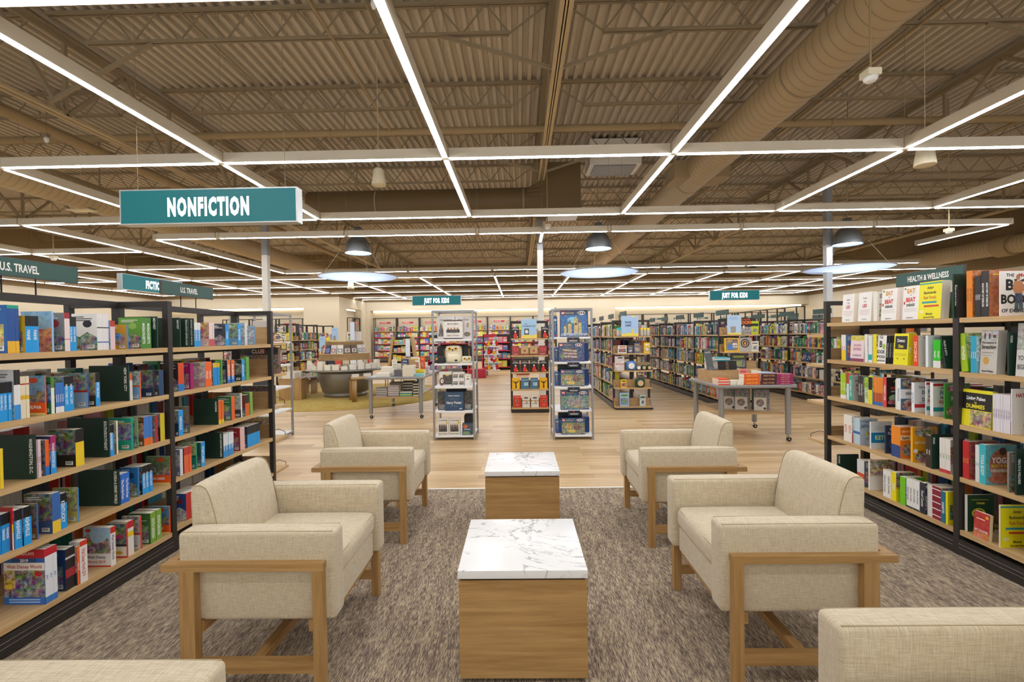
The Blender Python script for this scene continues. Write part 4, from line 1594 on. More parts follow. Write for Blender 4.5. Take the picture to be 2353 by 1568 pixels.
shelf_run(C1, 'second', .49, [
    (-70, 62, 4, BLU, ['2a70b8', '1a3050'], dict(h=.19, txt='TENNESSEE', bands=MB_)),
    (64, 74, 1, RED_, ['a02a2a', '303030'], dict(h=.21, bands=((.4, .6, YEL), (.0, .4, WHT)))),
    (78, 132, 1, MOON, ['3a70a8', '202a38'], dict(h=.19, txt='NASHVILLE', bands=MB_)),
    (136, 194, 1, MOON, ['31506e', '20262e'], dict(h=.19, txt='ASHEVILLE', bands=MB_)),
    (246, 256, 1, '2b6cb4', ['7a4a30', '9a6a44', '2b6cb4'], dict(h=.185, w=.12, title='VIRGINIA')),
    (342, 402, 2, 'f0c83a', ['2c2a3a', '3d5a90', '8a7a5a'], dict(h=.21, w=.15, bands=((.3, 1, '3a6ab0'),))),
    (404, 458, 1, MOON, ['2b4f80', '1f2430'], dict(h=.19, txt='KENTUCKY', bands=MB_)),
    (528, 538, 1, '3a8ad0', ['a8a43a', 'c8b860', '4a8ac8'], dict(h=.195, w=.14, title='VIRGINIA &|MARYLAND')),
    ('D', 802, 'FLORIDA & DISNEY WORLD', .22, .25),
    (824, 888, 2, '2f6fd0', ['2a5cb8', '3a6cc8', '1f3a80'], dict(h=.185, w=.13, txt='The Florida Keys')),
    (952, 962, 1, '3a78b8', ['2f7ab8', '6a9a50', '204a70'], dict(h=.19, w=.12)),
    (984, 1058, 3, MOON, ['14141a', '2c3034', '4a4030'], dict(h=.185, w=.125, txt='FLORIDA KEYS', bands=MB_)),
    (1164, 1176, 1, 'e8641f', ['4a6a4a'], dict(h=.195, w=.165, fn=city_or('SAN DIEGO', sky='52703e')))], zm)


def disney(f):
    f.rect(0, .84, 1, 1, 'c3202c')
    f.text("BIRNBAUM'S", .5, .925, .055, 'e8c8c8', .85, .03, .9)
    f.rect(.2, .76, .8, .84, '2a4f8c')
    f.text('2019', .5, .80, .055, 'ffffff', .5, .03)
    f.rect(0, .62, 1, .76, 'f3efe8')
    f.text('Walt Disney World', .5, .69, .065, 'b8342c', .9, .02, .9)
    f.rect(0, .12, 1, .62, '3a3440', .8)
    f.rect(0, .3, .28, .62, 'c8a22a', .7)
    f.ell(.84, .56, .09, .05, 'c3202c')
    f.rect(.04, .28, .2, .36, 'e8c234')
    f.rect(0, 0, 1, .13, '2b68b8')
    for i in range(2):
        f.rect(.12, .035 + i * .045, .88, .055 + i * .045, 'a8c8ee')


def wdw(f):
    f.rect(0, .32, 1, 1, 'a8cbe6', .1)
    f.poly([(0, .3), (0, .75), (.2, .85), (.35, .6), (.7, .62), (.9, .75), (1, .5), (1, .3)], '9a3a2a', .9)
    f.ell(.65, .46, .2, .13, '3a5a2c', .6)
    f.ell(.18, .93, .1, .05, 'd23a2a')
    f.rect(0, 0, 1, .34, 'efecea')
    f.text('Walt Disney', .47, .25, .075, '23335c', .84, .02, .9)
    f.text('World 2019', .47, .13, .075, 'c8402c', .84, .02, .9)
    f.rect(0, 0, 1, .035, 'd23a2a')


def universal(f):
    f.rect(0, .4, 1, 1, '302c30', .6)
    f.ell(.5, .62, .36, .07, 'c83a72')
    f.ell(.4, .72, .2, .07, 'b8b82e')
    f.rect(0, .0, 1, .33, 'e8e4d8')
    f.rect(.05, .1, .75, .2, 'f0c81e')
    f.text('Universal 2019', .45, .15, .06, 'c03a2a', .7, .02)
    f.rect(0, 0, 1, .05, 'd8452a')


shelf_run(C1, 'bottom', .145, [
    (272, 360, 3, 'e6eaf0', ['2b68b8'], dict(h=.285, w=.215, fn=disney, bands=((.86, 1, 'c3202c'), (0, .12, '3a78c8')), txt='2019', tc='2b68b8', inset=.004)),
    (436, 506, 2, '2a2428', ['2b4468', '26304a', '5a6472'], dict(h=.225, w=.15, bands=((.3, .5, 'a8323a'), (.75, .8, 'c8c8c8')), title='ORLANDO', tcol='9ab0c8')),
    (508, 524, 1, ORG, ['c05a2a', '404040'], dict(h=.215, txt='DISNEYLAND')),
    (526, 580, 1, 'eeeae6', ['efecea', 'c8402c'], dict(h=.235, w=.06, txt='Walt Disney World 2019', tc='c8402c', bands=((.88, 1, 'd23a2a'),))),
    (742, 778, 1, 'eeeae6', ['efecea'], dict(h=.235, w=.165, fn=wdw, txt='Walt Disney World', tc='23335c', bands=((.84, 1, 'c8302a'),))),
    (852, 862, 1, 'd8452a', ['302c30'], dict(h=.215, w=.13, fn=universal)),
    (872, 932, 1, 'ece8e0', ['8a8078', 'c8b832', '9a9288'], dict(h=.215, w=.12, bands=((.55, .7, YEL), (.8, 1, RED_)))),
    (958, 970, 1, 'd8402c', ['e6e6ea', 'c0a0a0', 'd8402c'], dict(h=.215, w=.12, title='Universal|2019', tcol='d8402c')),
    (1022, 1106, 2, '7fae3f', ['3e6a34', '2c3c2c', '6a9a4a'], dict(h=.205, w=.15, txt='SOUTH CAROLINA')),
    (1156, 1166, 1, 'e8641f', ['5a90c0'], dict(h=.19, w=.15, fn=city_or('SEATTLE', sky='3f86c4')))], zm)

shelf_run(C2, 'top', 1.447, [
    ('D', 1392, 'MIDWEST', .215, .2), ('D', 1458, 'TEXAS & SOUTH CENTRAL PLAINS', .215, .2), ('D', 1496, 'SOUTHWEST & ROCKY MOUNTAIN', .215, .2),
    (1500, 1560, 3, MOON, ['3a80b8', '4a4a50'], dict(h=.185, w=.12, txt='COLORADO', bands=((.7, 1, 'e8e8e8'),))),
    (1630, 1672, 3, 'e4d6d6', ['c86a3a', 'd8b0a8', 'e0c8c0'], dict(h=.19, bands=((.0, .3, 'c8585a'),))),
    (1752, 1788, 1, MOON, ['3d4a58', '6a7a88', '2a2f38'], dict(h=.185, txt='UTAH')),
    (1846, 1892, 1, MOON, ['4a7a5a', '6a9ac0', '2a4a3a'], dict(h=.19, txt='ROCKIES')),
    (1900, 1920, 2, 'd8dce0', ['a8b4c4', 'c8d0d8', '7a8aa0'], dict(h=.20)),
    (1972, 1986, 1, '6a8aa8', ['8aa4b8', 'b8c8d4', '4a6a86'], dict(h=.175))])
shelf_run(C2, 'fourth', 1.128, [
    (1374, 1420, 2, 'd8502a', ['2a2220', '4a4038'], dict(h=.205, w=.10, bands=OB_)),
    (1478, 1506, 2, 'a01c68', ['a11c66', 'b03a7a', '7a1048'], dict(h=.195, w=.125)),
    (1592, 1644, 2, ORG, ['dcc8cc', 'b8909a', 'e8e0e0'], dict(h=.195, txt='TEXAS')),
    (1648, 1702, 3, BLU, ['4a3a30', '6a5a40'], dict(h=.18, w=.04, bands=((.8, 1, 'e0c030'),))),
    (1710, 1722, 1, '5a9a3a', ['5f9f3f', '3f6f2f'], dict(h=.205, w=.05)),
    (1752, 1816, 2, 'e07030', ['25304a', '3a4a6a', 'c0502a'], dict(h=.195, txt='SAN ANTONIO', bands=((0, .3, '1f78c8'),))),
    (1872, 1896, 1, MOON, ['2f3f30', '5a6a30', '1c2420'], dict(h=.19, txt='ARIZONA')),
    (1905, 1938, 1, '6aa84a', ['68a548', '8ac068', '3f7f2f'], dict(h=.21, w=.05))])
shelf_run(C2, 'third', .805, [
    (1372, 1420, 1, MOON, ['2a3a4a', '3a3a3a'], dict(h=.185, w=.05, txt='NEVADA')),
    (1452, 1462, 1, '3a3430', ['8a8070', '4a5a70', 'a88a60'], dict(h=.2, w=.12, title='TRIP', tcol='2a2a2a')),
    ('D', 1670, 'CALIFORNIA', .215, .2),
    (1674, 1722, 3, 'e8702c', ['7a5a3a', '4a3a2a'], dict(h=.19, bands=((0, .18, YEL),))),
    (1786, 1812, 1, ORG, ['3a7a4a', '3a6ab0', 'c8c83a'], dict(h=.205, w=.13)),
    (1862, 1872, 1, 'e4e0dc', ['c8c4c0', '4a4a4a', 'b8323a'], dict(h=.215, w=.13)),
    (1888, 1920, 2, 'd86a30', ['7a3a2a', '3a3a3a', 'b85a2a'], dict(h=.19, bands=((.6, 1, '2a2a2a'),))),
    (1930, 1962, 1, '7fb04a', ['6a9a40', '3f6a2c'], dict(h=.205, w=.06))])
shelf_run(C2, 'second', .515, [
    (1372, 1398, 2, 'e0dce0', ['6a7a9a', 'b0b0b8'], dict(h=.19, w=.05)),
    (1412, 1472, 3, 'e86a3a', ['2c4a7c', '3a3a3a', 'd86a3a'], dict(h=.19, bands=((.7, 1, 'c03a2a'),))),
    (1508, 1516, 1, '1c8c70', ['1f8a70', 'b8b83a', '186048'], dict(h=.205, w=.14)),
    (1540, 1582, 1, MOON, ['2a5a4a', '3a3a40'], dict(h=.19, txt='PORTLAND')),
    ('D', 1702, 'PACIFIC NORTHWEST & ALASKA', .215, .2),
    (1706, 1792, 4, 'dfe6ec', ['4a90d0', 'c8a860', '3a6a9a'], dict(h=.19, bands=((.0, .5, '2a8fd8'),), txt='ALASKA')),
    (1846, 1882, 2, 'e6c0b8', ['a8282c', '7a2024', 'c84a4a'], dict(h=.2)),
    (1904, 2002, 5, MOON, ['2a4a6a', '3a3a3a', 'c8b83a'], dict(h=.19, bands=((.6, 1, '1c2026'),)))])
shelf_run(C2, 'bottom', .165, [
    (1420, 1560, 5, 'c8342c', ['2a4a8a', 'c8c8c8', '8a2a2a'], dict(h=.2)),
    (1640, 1760, 5, '3a8ad0', ['4a7a5a', 'c8c8a8', '2a4a3a'], dict(h=.19, bands=MB_)),
    (1840, 1950, 5, 'e8e4dc', ['6a9a4a', 'c8a83a', '4a4a4a'], dict(h=.2))])


# -------- health bookcases
H2 = 'health bookcase with yoga books'
H1 = 'health bookcase with diet books'


def zr(v):
    return 1853 + v / 4.356


def zq(v):
    return 1853 + v / 3.408


def face_out(case, shelf, z, a, b_, n, fn, cov, spine, h=.23, t=.022, title='', X=XR, inset=.012, hard=False, txt=None, tilt=0.06, spiral=False):
    """covers face the aisle (-x), spine or fore-edge towards the camera; n copies one behind another"""
    ya, yb = yat(b_, X), yat(a, X)
    w = abs(yb - ya)
    cm, pm = make_book(t, h, w, cov, spine, fn, txt, 'f4f4f4', (), hard)
    me1 = (cm.mesh('book'), pm.mesh('pages'))
    cm, pm = make_book(t, h, w, cov, spine, None, txt, 'f4f4f4', (), hard)
    me2 = (cm.mesh('book'), pm.mesh('pages'))
    for i in range(n):
        me = me1 if i == 0 else me2
        nm = 'wellness_book'
        look = f'face-out {four(title) or cname(cov)} book' if i == 0 else f'{nth(i + 1)} copy of {four(title) or cname(cov)}'
        o = put(case, shelf, 'book', nm, me[0], me[1], (X + inset + i * (t + .001), ya, z + .0006), 0, look)
        R = Matrix(((0, 1, 0, 0), (-1, 0, 0, 0), (0, 0, 1, 0), (0, 0, 0, 1)))
        o.matrix_world = Matrix.Translation((X + inset + .006 + i * (t + .001), ya, z + .0006)) @ Matrix.Rotation(tilt, 4, 'Y') @ R
        if spiral and i == 0:
            sp = MB()
            for k in range(int(h / .009)):
                zc = .006 + k * .009
                sp.tube([(.003, .002, zc), (.006, t / 2, zc + .001), (.003, t - .002, zc)], .0014, 'trim_white', 5)
            so = sp.build('spiral_binding', o)


def spine_out(case, shelf, z, a, b_, n, spine, cov, h=.22, w=.15, fn=None, bands=(), txt=None, tc='f4f4f4', title=None, X=XR, hard=False, tcol='ffffff', inset=None, lean=0):
    yb, ya = yat(a, X), yat(b_, X)
    Tt = yb - ya
    t = max(.005, min(.05, Tt / n * .97))
    rnd = random.Random(int(a * 11 + n * 5))
    ins = inset if inset is not None else rnd.uniform(.006, .02)
    nm = 'wellness_book'

    def cf(f):
        if fn:
            fn(f)
        else:
            cover_auto(f, cov, rnd, title=title, tcol=tcol)
    cm, pm = make_book(t, h, w, cov[0], spine, cf, txt, tc, bands, hard, fronts='y1')
    m1 = (cm.mesh('book'), pm.mesh('pages'))
    cm, pm = make_book(t, h, w, cov[0], spine, None, txt, tc, bands, hard, fronts='y1')
    m2 = (cm.mesh('book'), pm.mesh('pages'))
    for i in range(n):          # i = 0 is nearest the camera
        me = m1 if i == 0 else m2
        lk = f'{cname(spine)}-spined ' + (four(title) + ' ' if title and i == 0 else four(txt) + ' ' if txt else '') + 'book'
        put(case, shelf, 'book', nm, me[0], me[1], (X + ins + (0 if i == 0 else rnd.uniform(0, .003)), ya + i * (Tt / n) + t, z + .0006), PI, lk, lean)


def lines(*rows, bg=None):
    """rows: (text, y, size, colour)"""
    def fn(f):
        if bg:
            for r in bg:
                (f.ell if r[0] == 'e' else f.rect)(*r[1:])
        for t, y, s, c in rows:
            f.text(t, .5, y, s, c, .86, .03, .8)
    return fn


lies = lines(('Feeding', .80, .055, '7a7a78'), ('You', .68, .06, '7a7a78'), ('LIES', .54, .11, 'c0303a'), ('Vani Hari', .08, .05, '8a8a86'),
             bg=(('r', .1, .38, .9, .39, 'c08a8a'), ('r', .1, .33, .9, .34, 'c08a8a'), ('r', .1, .28, .9, .29, 'c08a8a'), ('r', .2, .23, .8, .24, 'c08a8a')))
beat = lines(('EAT', .86, .14, 'e59a1e'), ('TO', .73, .035, '6a6a6a'), ('BEAT', .60, .13, 'd8342e'), ('DISEASE', .44, .075, '3a3a3a'), ('WILLIAM W. LI', .06, .035, '3a3a3a'),
             bg=(('e', .12, .93, .06, .03, '3f8f3f'), ('e', .10, .5, .05, .05, 'c23030'), ('r', .1, .33, .9, .335, '8a8a8a'), ('r', .1, .29, .9, .295, '8a8a8a'), ('r', .1, .25, .9, .255, '8a8a8a')))
aging = lines(('Aging', .84, .075, '6a6320'), ('Backwards:', .71, .075, '6a6320'), ('Fast Track', .58, .08, 'd88a2a'), ('Miranda', .14, .055, '6a6320'), ('Esmonde-White', .05, .045, '6a6320'),
              bg=(('r', 0, .93, 1, .97, '3fa89a'), ('r', .15, .42, .8, .47, '2a9aa8'), ('r', .25, .32, .9, .37, 'd8502a'), ('e', .16, .2, .1, .05, 'f0ee9a')))
boe = lines(('THE', .93, .08, '1a1a1a'), ('B', .70, .22, '1a1a1a'), ('BOOK', .42, .13, '1a1a1a'), ('OF FOOD', .24, .1, '1a1a1a'), ('& NUTRITION', .1, .06, '1a1a1a'), bg=(('e', .8, .6, .15, .1, 'a8c82e'),))


def bigex(f):
    f.text('THE', .3, .91, .07, '1a1a1a', .4, .03)
    f.text("Men's", .72, .91, .08, 'c8202c', .5, .03)
    f.text('BIG', .5, .70, .24, '1a1a1a', .95, .04)
    f.text('BOOK', .5, .38, .2, '1a1a1a', .95, .04)
    f.text('OF EXERCISES', .5, .12, .08, '1a1a1a', .95, .03)
    f.poly([(.36, .62), (.42, .78), (.64, .78), (.72, .62), (.64, .5), (.44, .5)], 'c98a5c')
    f.ell(.53, .86, .06, .065, 'b97a50')
    f.poly([(.42, .1), (.44, .5), (.64, .5), (.68, .1), (.56, .1), (.54, .4), (.52, .1)], '34486a', .2)


detox = lines(('Detox', .78, .1, 'f4f4f4'), ('Diet', .60, .1, 'f2e23a'), bg=(('r', .08, .5, .92, .92, '1f1f1c'), ('r', .08, .35, .9, .36, '8a8a2a'), ('r', .08, .3, .9, .31, '8a8a2a'), ('e', .3, .2, .04, .025, '5a3a7a'), ('e', .75, .2, .04, .025, '5a3a7a')))
zerob = lines(('DAVID ZINCZENKO', .92, .05, '3a4a50'), ('ZERO', .74, .12, '3a4a50'), ('BELLY', .54, .12, 'b03a3a'), ('DIET', .3, .14, 'd8844a'), bg=(('r', .1, .1, .9, .11, '8a8a8a'),))
zeros = lines(('DAVID ZINCZENKO', .92, .05, '4a6a90'), ('ZERO', .74, .12, '5a6a70'), ('SUGAR', .54, .11, '4a6a90'), ('DIET', .3, .14, '8ab0d8'))
intu = lines(('INTUITIVE', .62, .075, 'b0607a'), ('EATING', .48, .1, 'a8506a'), ('WORKBOOK', .24, .07, '8a6a90'), bg=(('r', 0, .8, 1, 1, 'd8c832', .3), ('r', 0, .0, 1, .12, '8a4060')))
stretch = lines(('The Anatomy of', .72, .05, '2a2a2a'), ('Stretching', .62, .09, '2a2a2a'), ('Brad Walker', .06, .045, '2a2a2a'),
                bg=(('r', 0, .75, 1, 1, 'b4b0aa', .5), ('e', .22, .87, .06, .07, '4a3a32'), ('e', .5, .87, .06, .07, '4a3a32'), ('e', .8, .86, .1, .04, '4a3a32'), ('e', .36, .3, .17, .09, 'c89a32'), ('r', .12, .42, .7, .425, '2a2a2a'), ('r', .12, .48, .8, .49, '5a5a5a')))
yogab = lines(('YOGA for', .35, .09, '4a4a4a'), ('BEGINNERS', .18, .09, '4a4a4a'), bg=(('r', 0, .5, 1, 1, 'a8a6a2', .5),))
paleo = lines(('Living Paleo', .78, .1, 'f4f4f4'), ('for', .66, .05, 'f2e23a'), ('DUMMIES', .56, .11, 'f2e23a'), bg=(('r', 0, .46, 1, .92, '1c1b1a'), ('r', .35, .02, 1, .44, 'b8901e', .8), ('e', .6, .2, .16, .12, '7a4a2a', .6)))
whole = lines(('WHOLE30', .52, .10, '3a4a50'), bg=(('r', 0, 0, 1, 1, '3f6a94'), ('e', .55, .84, .5, .2, '9a4a22', .8), ('r', 0, .36, 1, .66, 'f0f0ee'), ('e', .5, .16, .45, .2, 'b06a32', .85)))
dayday = lines(('THE WHOLE30', .84, .07, '5a6a70'), ('DAY', .68, .12, '2a4a6a'), ('BY', .56, .05, 'b03038'), ('DAY', .44, .12, '2a4a6a'), bg=(('r', 0, .16, 1, .28, 'c02a34'), ('r', .2, .32, .8, .34, '8a8a8a')))
food = lines(('WHOLE30', .84, .07, '5a6a70'), ('FOOD', .70, .13, '2a7a8a'), ('FREEDOM', .55, .08, '3a4a50'), ('FOREVER', .42, .10, 'b8282e'), bg=(('r', 0, .9, 1, .97, 'b8282e'), ('r', 0, .14, 1, .26, '2a8a98')))
weight = lines(('THE 21-DAY', .86, .05, '8ac23a'), ('WEIGHT', .64, .11, 'e84a3a'), ('LOSS CHALLENGE', .53, .05, 'f0f0ee'), bg=(('e', .75, .78, .2, .1, '7a2030', .8), ('e', .5, .3, .4, .14, '5a9a2a', .8), ('e', .25, .16, .2, .08, 'b03020', .7), ('e', .75, .14, .2, .09, 'c8a080', .7)))
strong = lines(('STRONG', .8, .12, 'b8232c'), bg=(('e', .5, .25, .3, .12, 'd83a3a', .2),))
evk = lines(('EVERYDAY', .8, .07, '3a3a3a'), ('KETO', .62, .11, '2a2a2a'), ('DIET', .44, .11, '2a2a2a'), bg=(('r', 0, .0, 1, .2, 'b8b4ae'),))
ketog = lines(('KETO', .58, .12, 'e8f0d8'), bg=(('e', .5, .85, .4, .13, 'c83a2a', .8), ('e', .5, .2, .45, .18, 'a84020', .9)))
hatha = lines(('HATHA YOGA', .86, .085, 'a8342c'), ('Illustrated', .74, .06, 'b8646a'), bg=(('e', .5, .42, .1, .16, '3a2a22'), ('e', .6, .2, .3, .1, 'c8906a', .3)))
ketofast = lines(('DR. JOSEPH MERCOLA', .9, .05, '3a4a5a'), ('KETOFAST', .72, .11, '3a5a70'), bg=(('r', 0, 0, 1, 1, 'a8b8c8', .2), ('e', .5, .35, .3, .14, '7a9ab0', .7), ('e', .4, .42, .1, .1, 'c8b832', .3)))
ketob = lines(('KETO', .42, .17, 'd8e8a0'), bg=(('r', 0, .22, 1, .6, '1a7eb0'), ('r', .15, .8, .85, .81, '7a8a90'), ('r', .15, .72, .85, .73, '7a8a90')))
clarity = lines(('KETO', .86, .09, 'd8e0ea'), ('CLARITY', .72, .09, 'f0f0f0'), bg=(('e', .5, .36, .3, .2, '4a6a9a'), ('e', .5, .36, .22, .14, '24385c')))
idiots = lines(("IDIOT'S GUIDES", .86, .06, 'f6e6c8'), ('Eating Paleo', .66, .09, '3a2a1a'), bg=(('r', 0, .58, 1, .74, 'f0d8a8'), ('e', .5, .27, .42, .2, '7a4a22', .9)))
resetd = lines(('KETO RESET DIET', .56, .065, 'f8f0d8'), ('MARK SISSON', .3, .06, '3a2a12'), bg=(('e', .5, .86, .42, .15, 'b8925a', .9), ('e', .5, .14, .42, .15, 'a86a3a', .9), ('e', .12, .32, .1, .06, 'f2efe8')))
enddiet = lines(('END', .80, .12, '7a9a4a'), ('DIETING', .5, .14, '6a8a3a'), bg=(('r', 0, 0, 1, 1, '9a1c24', .3), ('r', .2, .2, .8, .22, 'c86a6a')))
yogah = lines(('YOGA', .62, .15, 'f2f2ee'), ('BODY & MIND', .48, .07, 'e8d83a'), ('HANDBOOK', .36, .08, 'f2f2ee'), bg=(('r', 0, 0, 1, 1, '5aaeb8', .15), ('e', .5, .5, .38, .4, 'b0603a', .25), ('e', .55, .84, .12, .1, '4a2a1e'), ('e', .5, .14, .42, .12, 'c06a42', .3)))
fatc = lines(('FAT COUNTER', .3, .08, 'f4f0e8'), bg=(('r', 0, 0, 1, 1, 'c02c2a', .1), ('r', 0, 0, 1, .24, 'd87a2a', .3), ('r', .15, .72, .7, .76, 'f0d8b8'), ('e', .82, .86, .1, .06, 'e8b83a')))
diabetic = lines(('Diabetic', .78, .06, 'e8e43a'), bg=(('e', .42, .5, .26, .14, 'd8d83a'), ('e', .42, .5, .19, .1, '17442f'), ('r', .15, .86, .8, .875, 'b8c83a')))
anatx = lines(('ANATOMY', .6, .08, '3a1a10'), bg=(('r', 0, 0, 1, 1, 'c46a22', .3), ('e', .5, .3, .25, .25, '2a1a14', .1), ('e', .5, .6, .08, .1, '3a2218')))
anwom = lines(('', .6, .08, '3a1a10'), bg=(('r', 0, 0, 1, 1, 'b8622a', .25), ('e', .6, .35, .28, .2, '241a18', .1), ('e', .5, .18, .4, .12, 'd8863a', .2))) if False else (lambda f: (f.rect(0, 0, 1, 1, 'b8622a', .25), f.ell(.6, .45, .26, .16, '241a18', .1), f.ell(.5, .16, .4, .12, 'd8863a', .2), f.rect(.1, .9, .7, .92, 'e8d83a')))

F_, S_ = face_out, spine_out
z = 1.571
F_(H1, 'top', z, zr(335), zr(448), 1, lies, 'f3f2ee', 'ece4d2', h=.247, t=.036, title='Feeding You LIES', hard=True)
F_(H1, 'top', z, zr(492), zr(622), 1, lies, 'f3f2ee', 'ece4d2', h=.247, t=.036, title='Feeding You LIES', hard=True)
S_(H1, 'top', z, zr(650), zr(690), 1, 'f0eee6', ['f0ede2', 'd8c8a8'], h=.235, txt='EAT TO BEAT')
F_(H1, 'top', z, zr(722), zr(872), 2, beat, 'f6f4f1', 'f2e2da', h=.25, t=.026, title='EAT TO BEAT DISEASE')
F_(H1, 'top', z, zr(934), zr(1090), 2, beat, 'f6f4f1', 'f2e2da', h=.25, t=.018, title='EAT TO BEAT DISEASE')
F_(H1, 'top', z, zr(1100), zr(1325), 2, aging, 'f4ea1c', 'e8e2d2', h=.265, t=.028, title='Aging Backwards Fast Track', inset=.005)
divider(H1, 'top', z, XR - .02, 1, zr(1532), 'EXERCISE & FITNESS', .29, .2, y=yat(zr(1500), XR))
S_(H2, 'top', z, zr(1575), zr(1636), 2, 'e88a20', ['e8901f', 'c86a1c', 'd8781a'], h=.30, w=.2, txt='BODY BUILDING', tc='6a3a10', fn=anatx)
S_(H2, 'top', z, zr(1662), zr(1722), 3, '2a2626', ['2c2828', '4a3a30'], h=.26, w=.05, txt='STRENGTH')
S_(H2, 'top', z, zr(1728), zr(1810), 2, '2a2424', ['c86a24', '8a3a18'], h=.285, w=.2, txt='ANATOMY OF EXERCISE', fn=anwom)
S_(H2, 'top', z, zr(1925), zr(1932), 1, 'e8e8e8', ['f2f0ee'], h=.27, w=.2, fn=bigex, title="Men's BIG BOOK OF EXERCISES", inset=.004)
S_(H2, 'top', z, zr(2210), zr(2420), 4, 'd8d8d4', ['e8e4dc', '8a2a2a'], h=.26, w=.2)
z = 1.228
S_(H1, 'fourth', z, zr(330), zr(375), 2, 'f2cf2a', ['5a7ab0', 'c04a3a', 'e8d83a'], h=.23, w=.14, bands=((.4, 1, 'ece8e0'),), txt='ANTI', tc='c0302a')
F_(H1, 'fourth', z, zr(414), zr(548), 2, intu, 'ecd8dc', 'd8c8cc', h=.225, t=.018, title='INTUITIVE EATING WORKBOOK')
S_(H1, 'fourth', z, zr(560), zr(590), 1, 'eceae6', ['dedbd6', 'c89aa0', 'd8402c'], h=.235, w=.15, title='CALORIE', tcol='c89aa0')
S_(H1, 'fourth', z, zr(600), zr(640), 2, 'e8eef0', ['e0e4e2', 'a8c8c8'], h=.225, w=.05, bands=((.1, .3, '2ab0a8'),))
S_(H1, 'fourth', z, zr(645), zr(680), 1, 'f2e21c', ['f4e41c', 'd8c818'], h=.235, w=.05)
F_(H1, 'fourth', z, zr(662), zr(766), 4, boe, 'f4f3f0', '2a2a2c', h=.225, t=.022, title='BIG BOOK OF FOOD & NUTRITION', txt='FOOD & NUTRITION')
F_(H1, 'fourth', z, zr(842), zr(985), 2, detox, 'f2e81a', 'eee018', h=.24, t=.03, title='yellow Detox Diet', txt='Detox')
S_(H1, 'fourth', z, zr(1052), zr(1108), 1, 'e8481c', ['cfcdc2', 'b03a3a'], h=.225, w=.19, fn=zerob, txt='ZINCZENKO', tc='f8e0c0', title='ZERO BELLY DIET')
S_(H1, 'fourth', z, zr(1175), zr(1200), 1, 'e8f0f4', ['dfe6ea', '8ab0d8'], h=.225, w=.19, fn=zeros, title='ZERO SUGAR DIET')
S_(H1, 'fourth', z, zr(1244), zr(1322), 2, '2fc41c', ['28b81a', '1c3a12'], h=.195, w=.06, txt='PALEO', bands=((0, .25, 'e8e8e8'),))
divider(H1, 'fourth', z, XR, 1, zr(1400), 'PALEO & KETO', .225, .2, lean=-.16, y=yat(zr(1392), XR))
S_(H2, 'fourth', 1.216, zr(1530), zr(1600), 1, 'a2c81e', ['98c01c', '6a9a14'], h=.25, w=.19, txt='FITNESS', lean=-.1)
S_(H2, 'fourth', 1.216, zr(1625), zr(1688), 3, '28a4c8', ['d8e4e8', '8ab8c8'], h=.235, w=.14, txt='STRETCHING')
F_(H2, 'fourth', 1.216, zr(1702), zr(1868), 2, stretch, 'c6c2ba', 'd0ccc4', h=.27, t=.026, title='The Anatomy of Stretching')
divider(H2, 'fourth', 1.216, XR, 1, zr(2035), 'YOGA', .255, .2, y=yat(zr(2020), XR))
F_(H2, 'fourth', 1.216, zr(2060), zr(2270), 2, yogab, 'd4d2ce', 'e6e4e0', h=.31, t=.02, title='YOGA for BEGINNERS', spiral=True)
z = .885
S_(H1, 'third', z, zr(318), zr(372), 2, 'a8cc2c', ['9ac428', 'e8e8d8'], h=.225, w=.06, txt='keto diet', bands=((0, .15, 'e8e8e0'),))
S_(H1, 'third', z, zr(378), zr(410), 1, 'd8e8f0', ['c8dce8', 'd83a3a'], h=.235, w=.08, bands=((.6, 1, 'd8303a'),))
S_(H1, 'third', z, zr(412), zr(448), 1, '1cae96', ['b8b4ae', '3a3a3a'], h=.215, w=.13, fn=evk, txt='KETOGENIC DIET', title='EVERYDAY KETO DIET')
S_(H1, 'third', z, zr(505), zr(552), 2, '3a3634', ['3a3634', '6a6058'], h=.225, w=.05, txt='THE KETO DIET')
S_(H1, 'third', z, zr(556), zr(600), 1, 'd8e8b8', ['c8e0a0', '6a9a3a'], h=.215, w=.06, txt='KETO DIET', tc='5a8a2a', bands=((.6, 1, 'a8cc3c'),))
S_(H1, 'third', z, zr(604), zr(644), 1, 'f0e01e', ['2a9ad0', 'e8e01e'], h=.235, w=.06, bands=((.5, .95, '1c2430'),))
S_(H1, 'third', z, zr(648), zr(742), 4, 'ee8a1e', ['f0ece6', 'd84a1e'], h=.225, w=.07, bands=((.0, .45, 'b8502a'), (0, .12, '2a6ab8')))
S_(H1, 'third', z, zr(746), zr(782), 1, 'e0443c', ['1f1d1e', 'c03030'], h=.235, w=.17, fn=weight, title='WEIGHT LOSS CHALLENGE', txt='WEIGHT LOSS')
S_(H1, 'third', z, zr(872), zr(882), 1, 'e8e4e0', ['dcd8d4', 'b8232c'], h=.23, w=.12, fn=strong, title='STRONG')
S_(H1, 'third', z, zr(888), zr(932), 1, 'f2f2f0', ['3f6a94'], h=.24, w=.19, fn=whole, txt='WHOLE30', tc='3a8ab0', title='WHOLE30')
S_(H1, 'third', z, zr(1026), zr(1056), 1, 'eef2f4', ['e2e4e6'], h=.22, w=.17, fn=dayday, txt='DAY BY DAY', tc='3a8ab0', title='THE WHOLE30 DAY BY DAY')
S_(H1, 'third', z, zr(1176), zr(1186), 1, 'e8ece8', ['dfe0dc'], h=.24, w=.12, fn=food, title='FOOD FREEDOM FOREVER')
S_(H1, 'third', z, zr(1212), zr(1244), 1, 'eef0f0', ['e0e0d8'], h=.235, w=.19, fn=food, title='FOOD FREEDOM FOREVER')
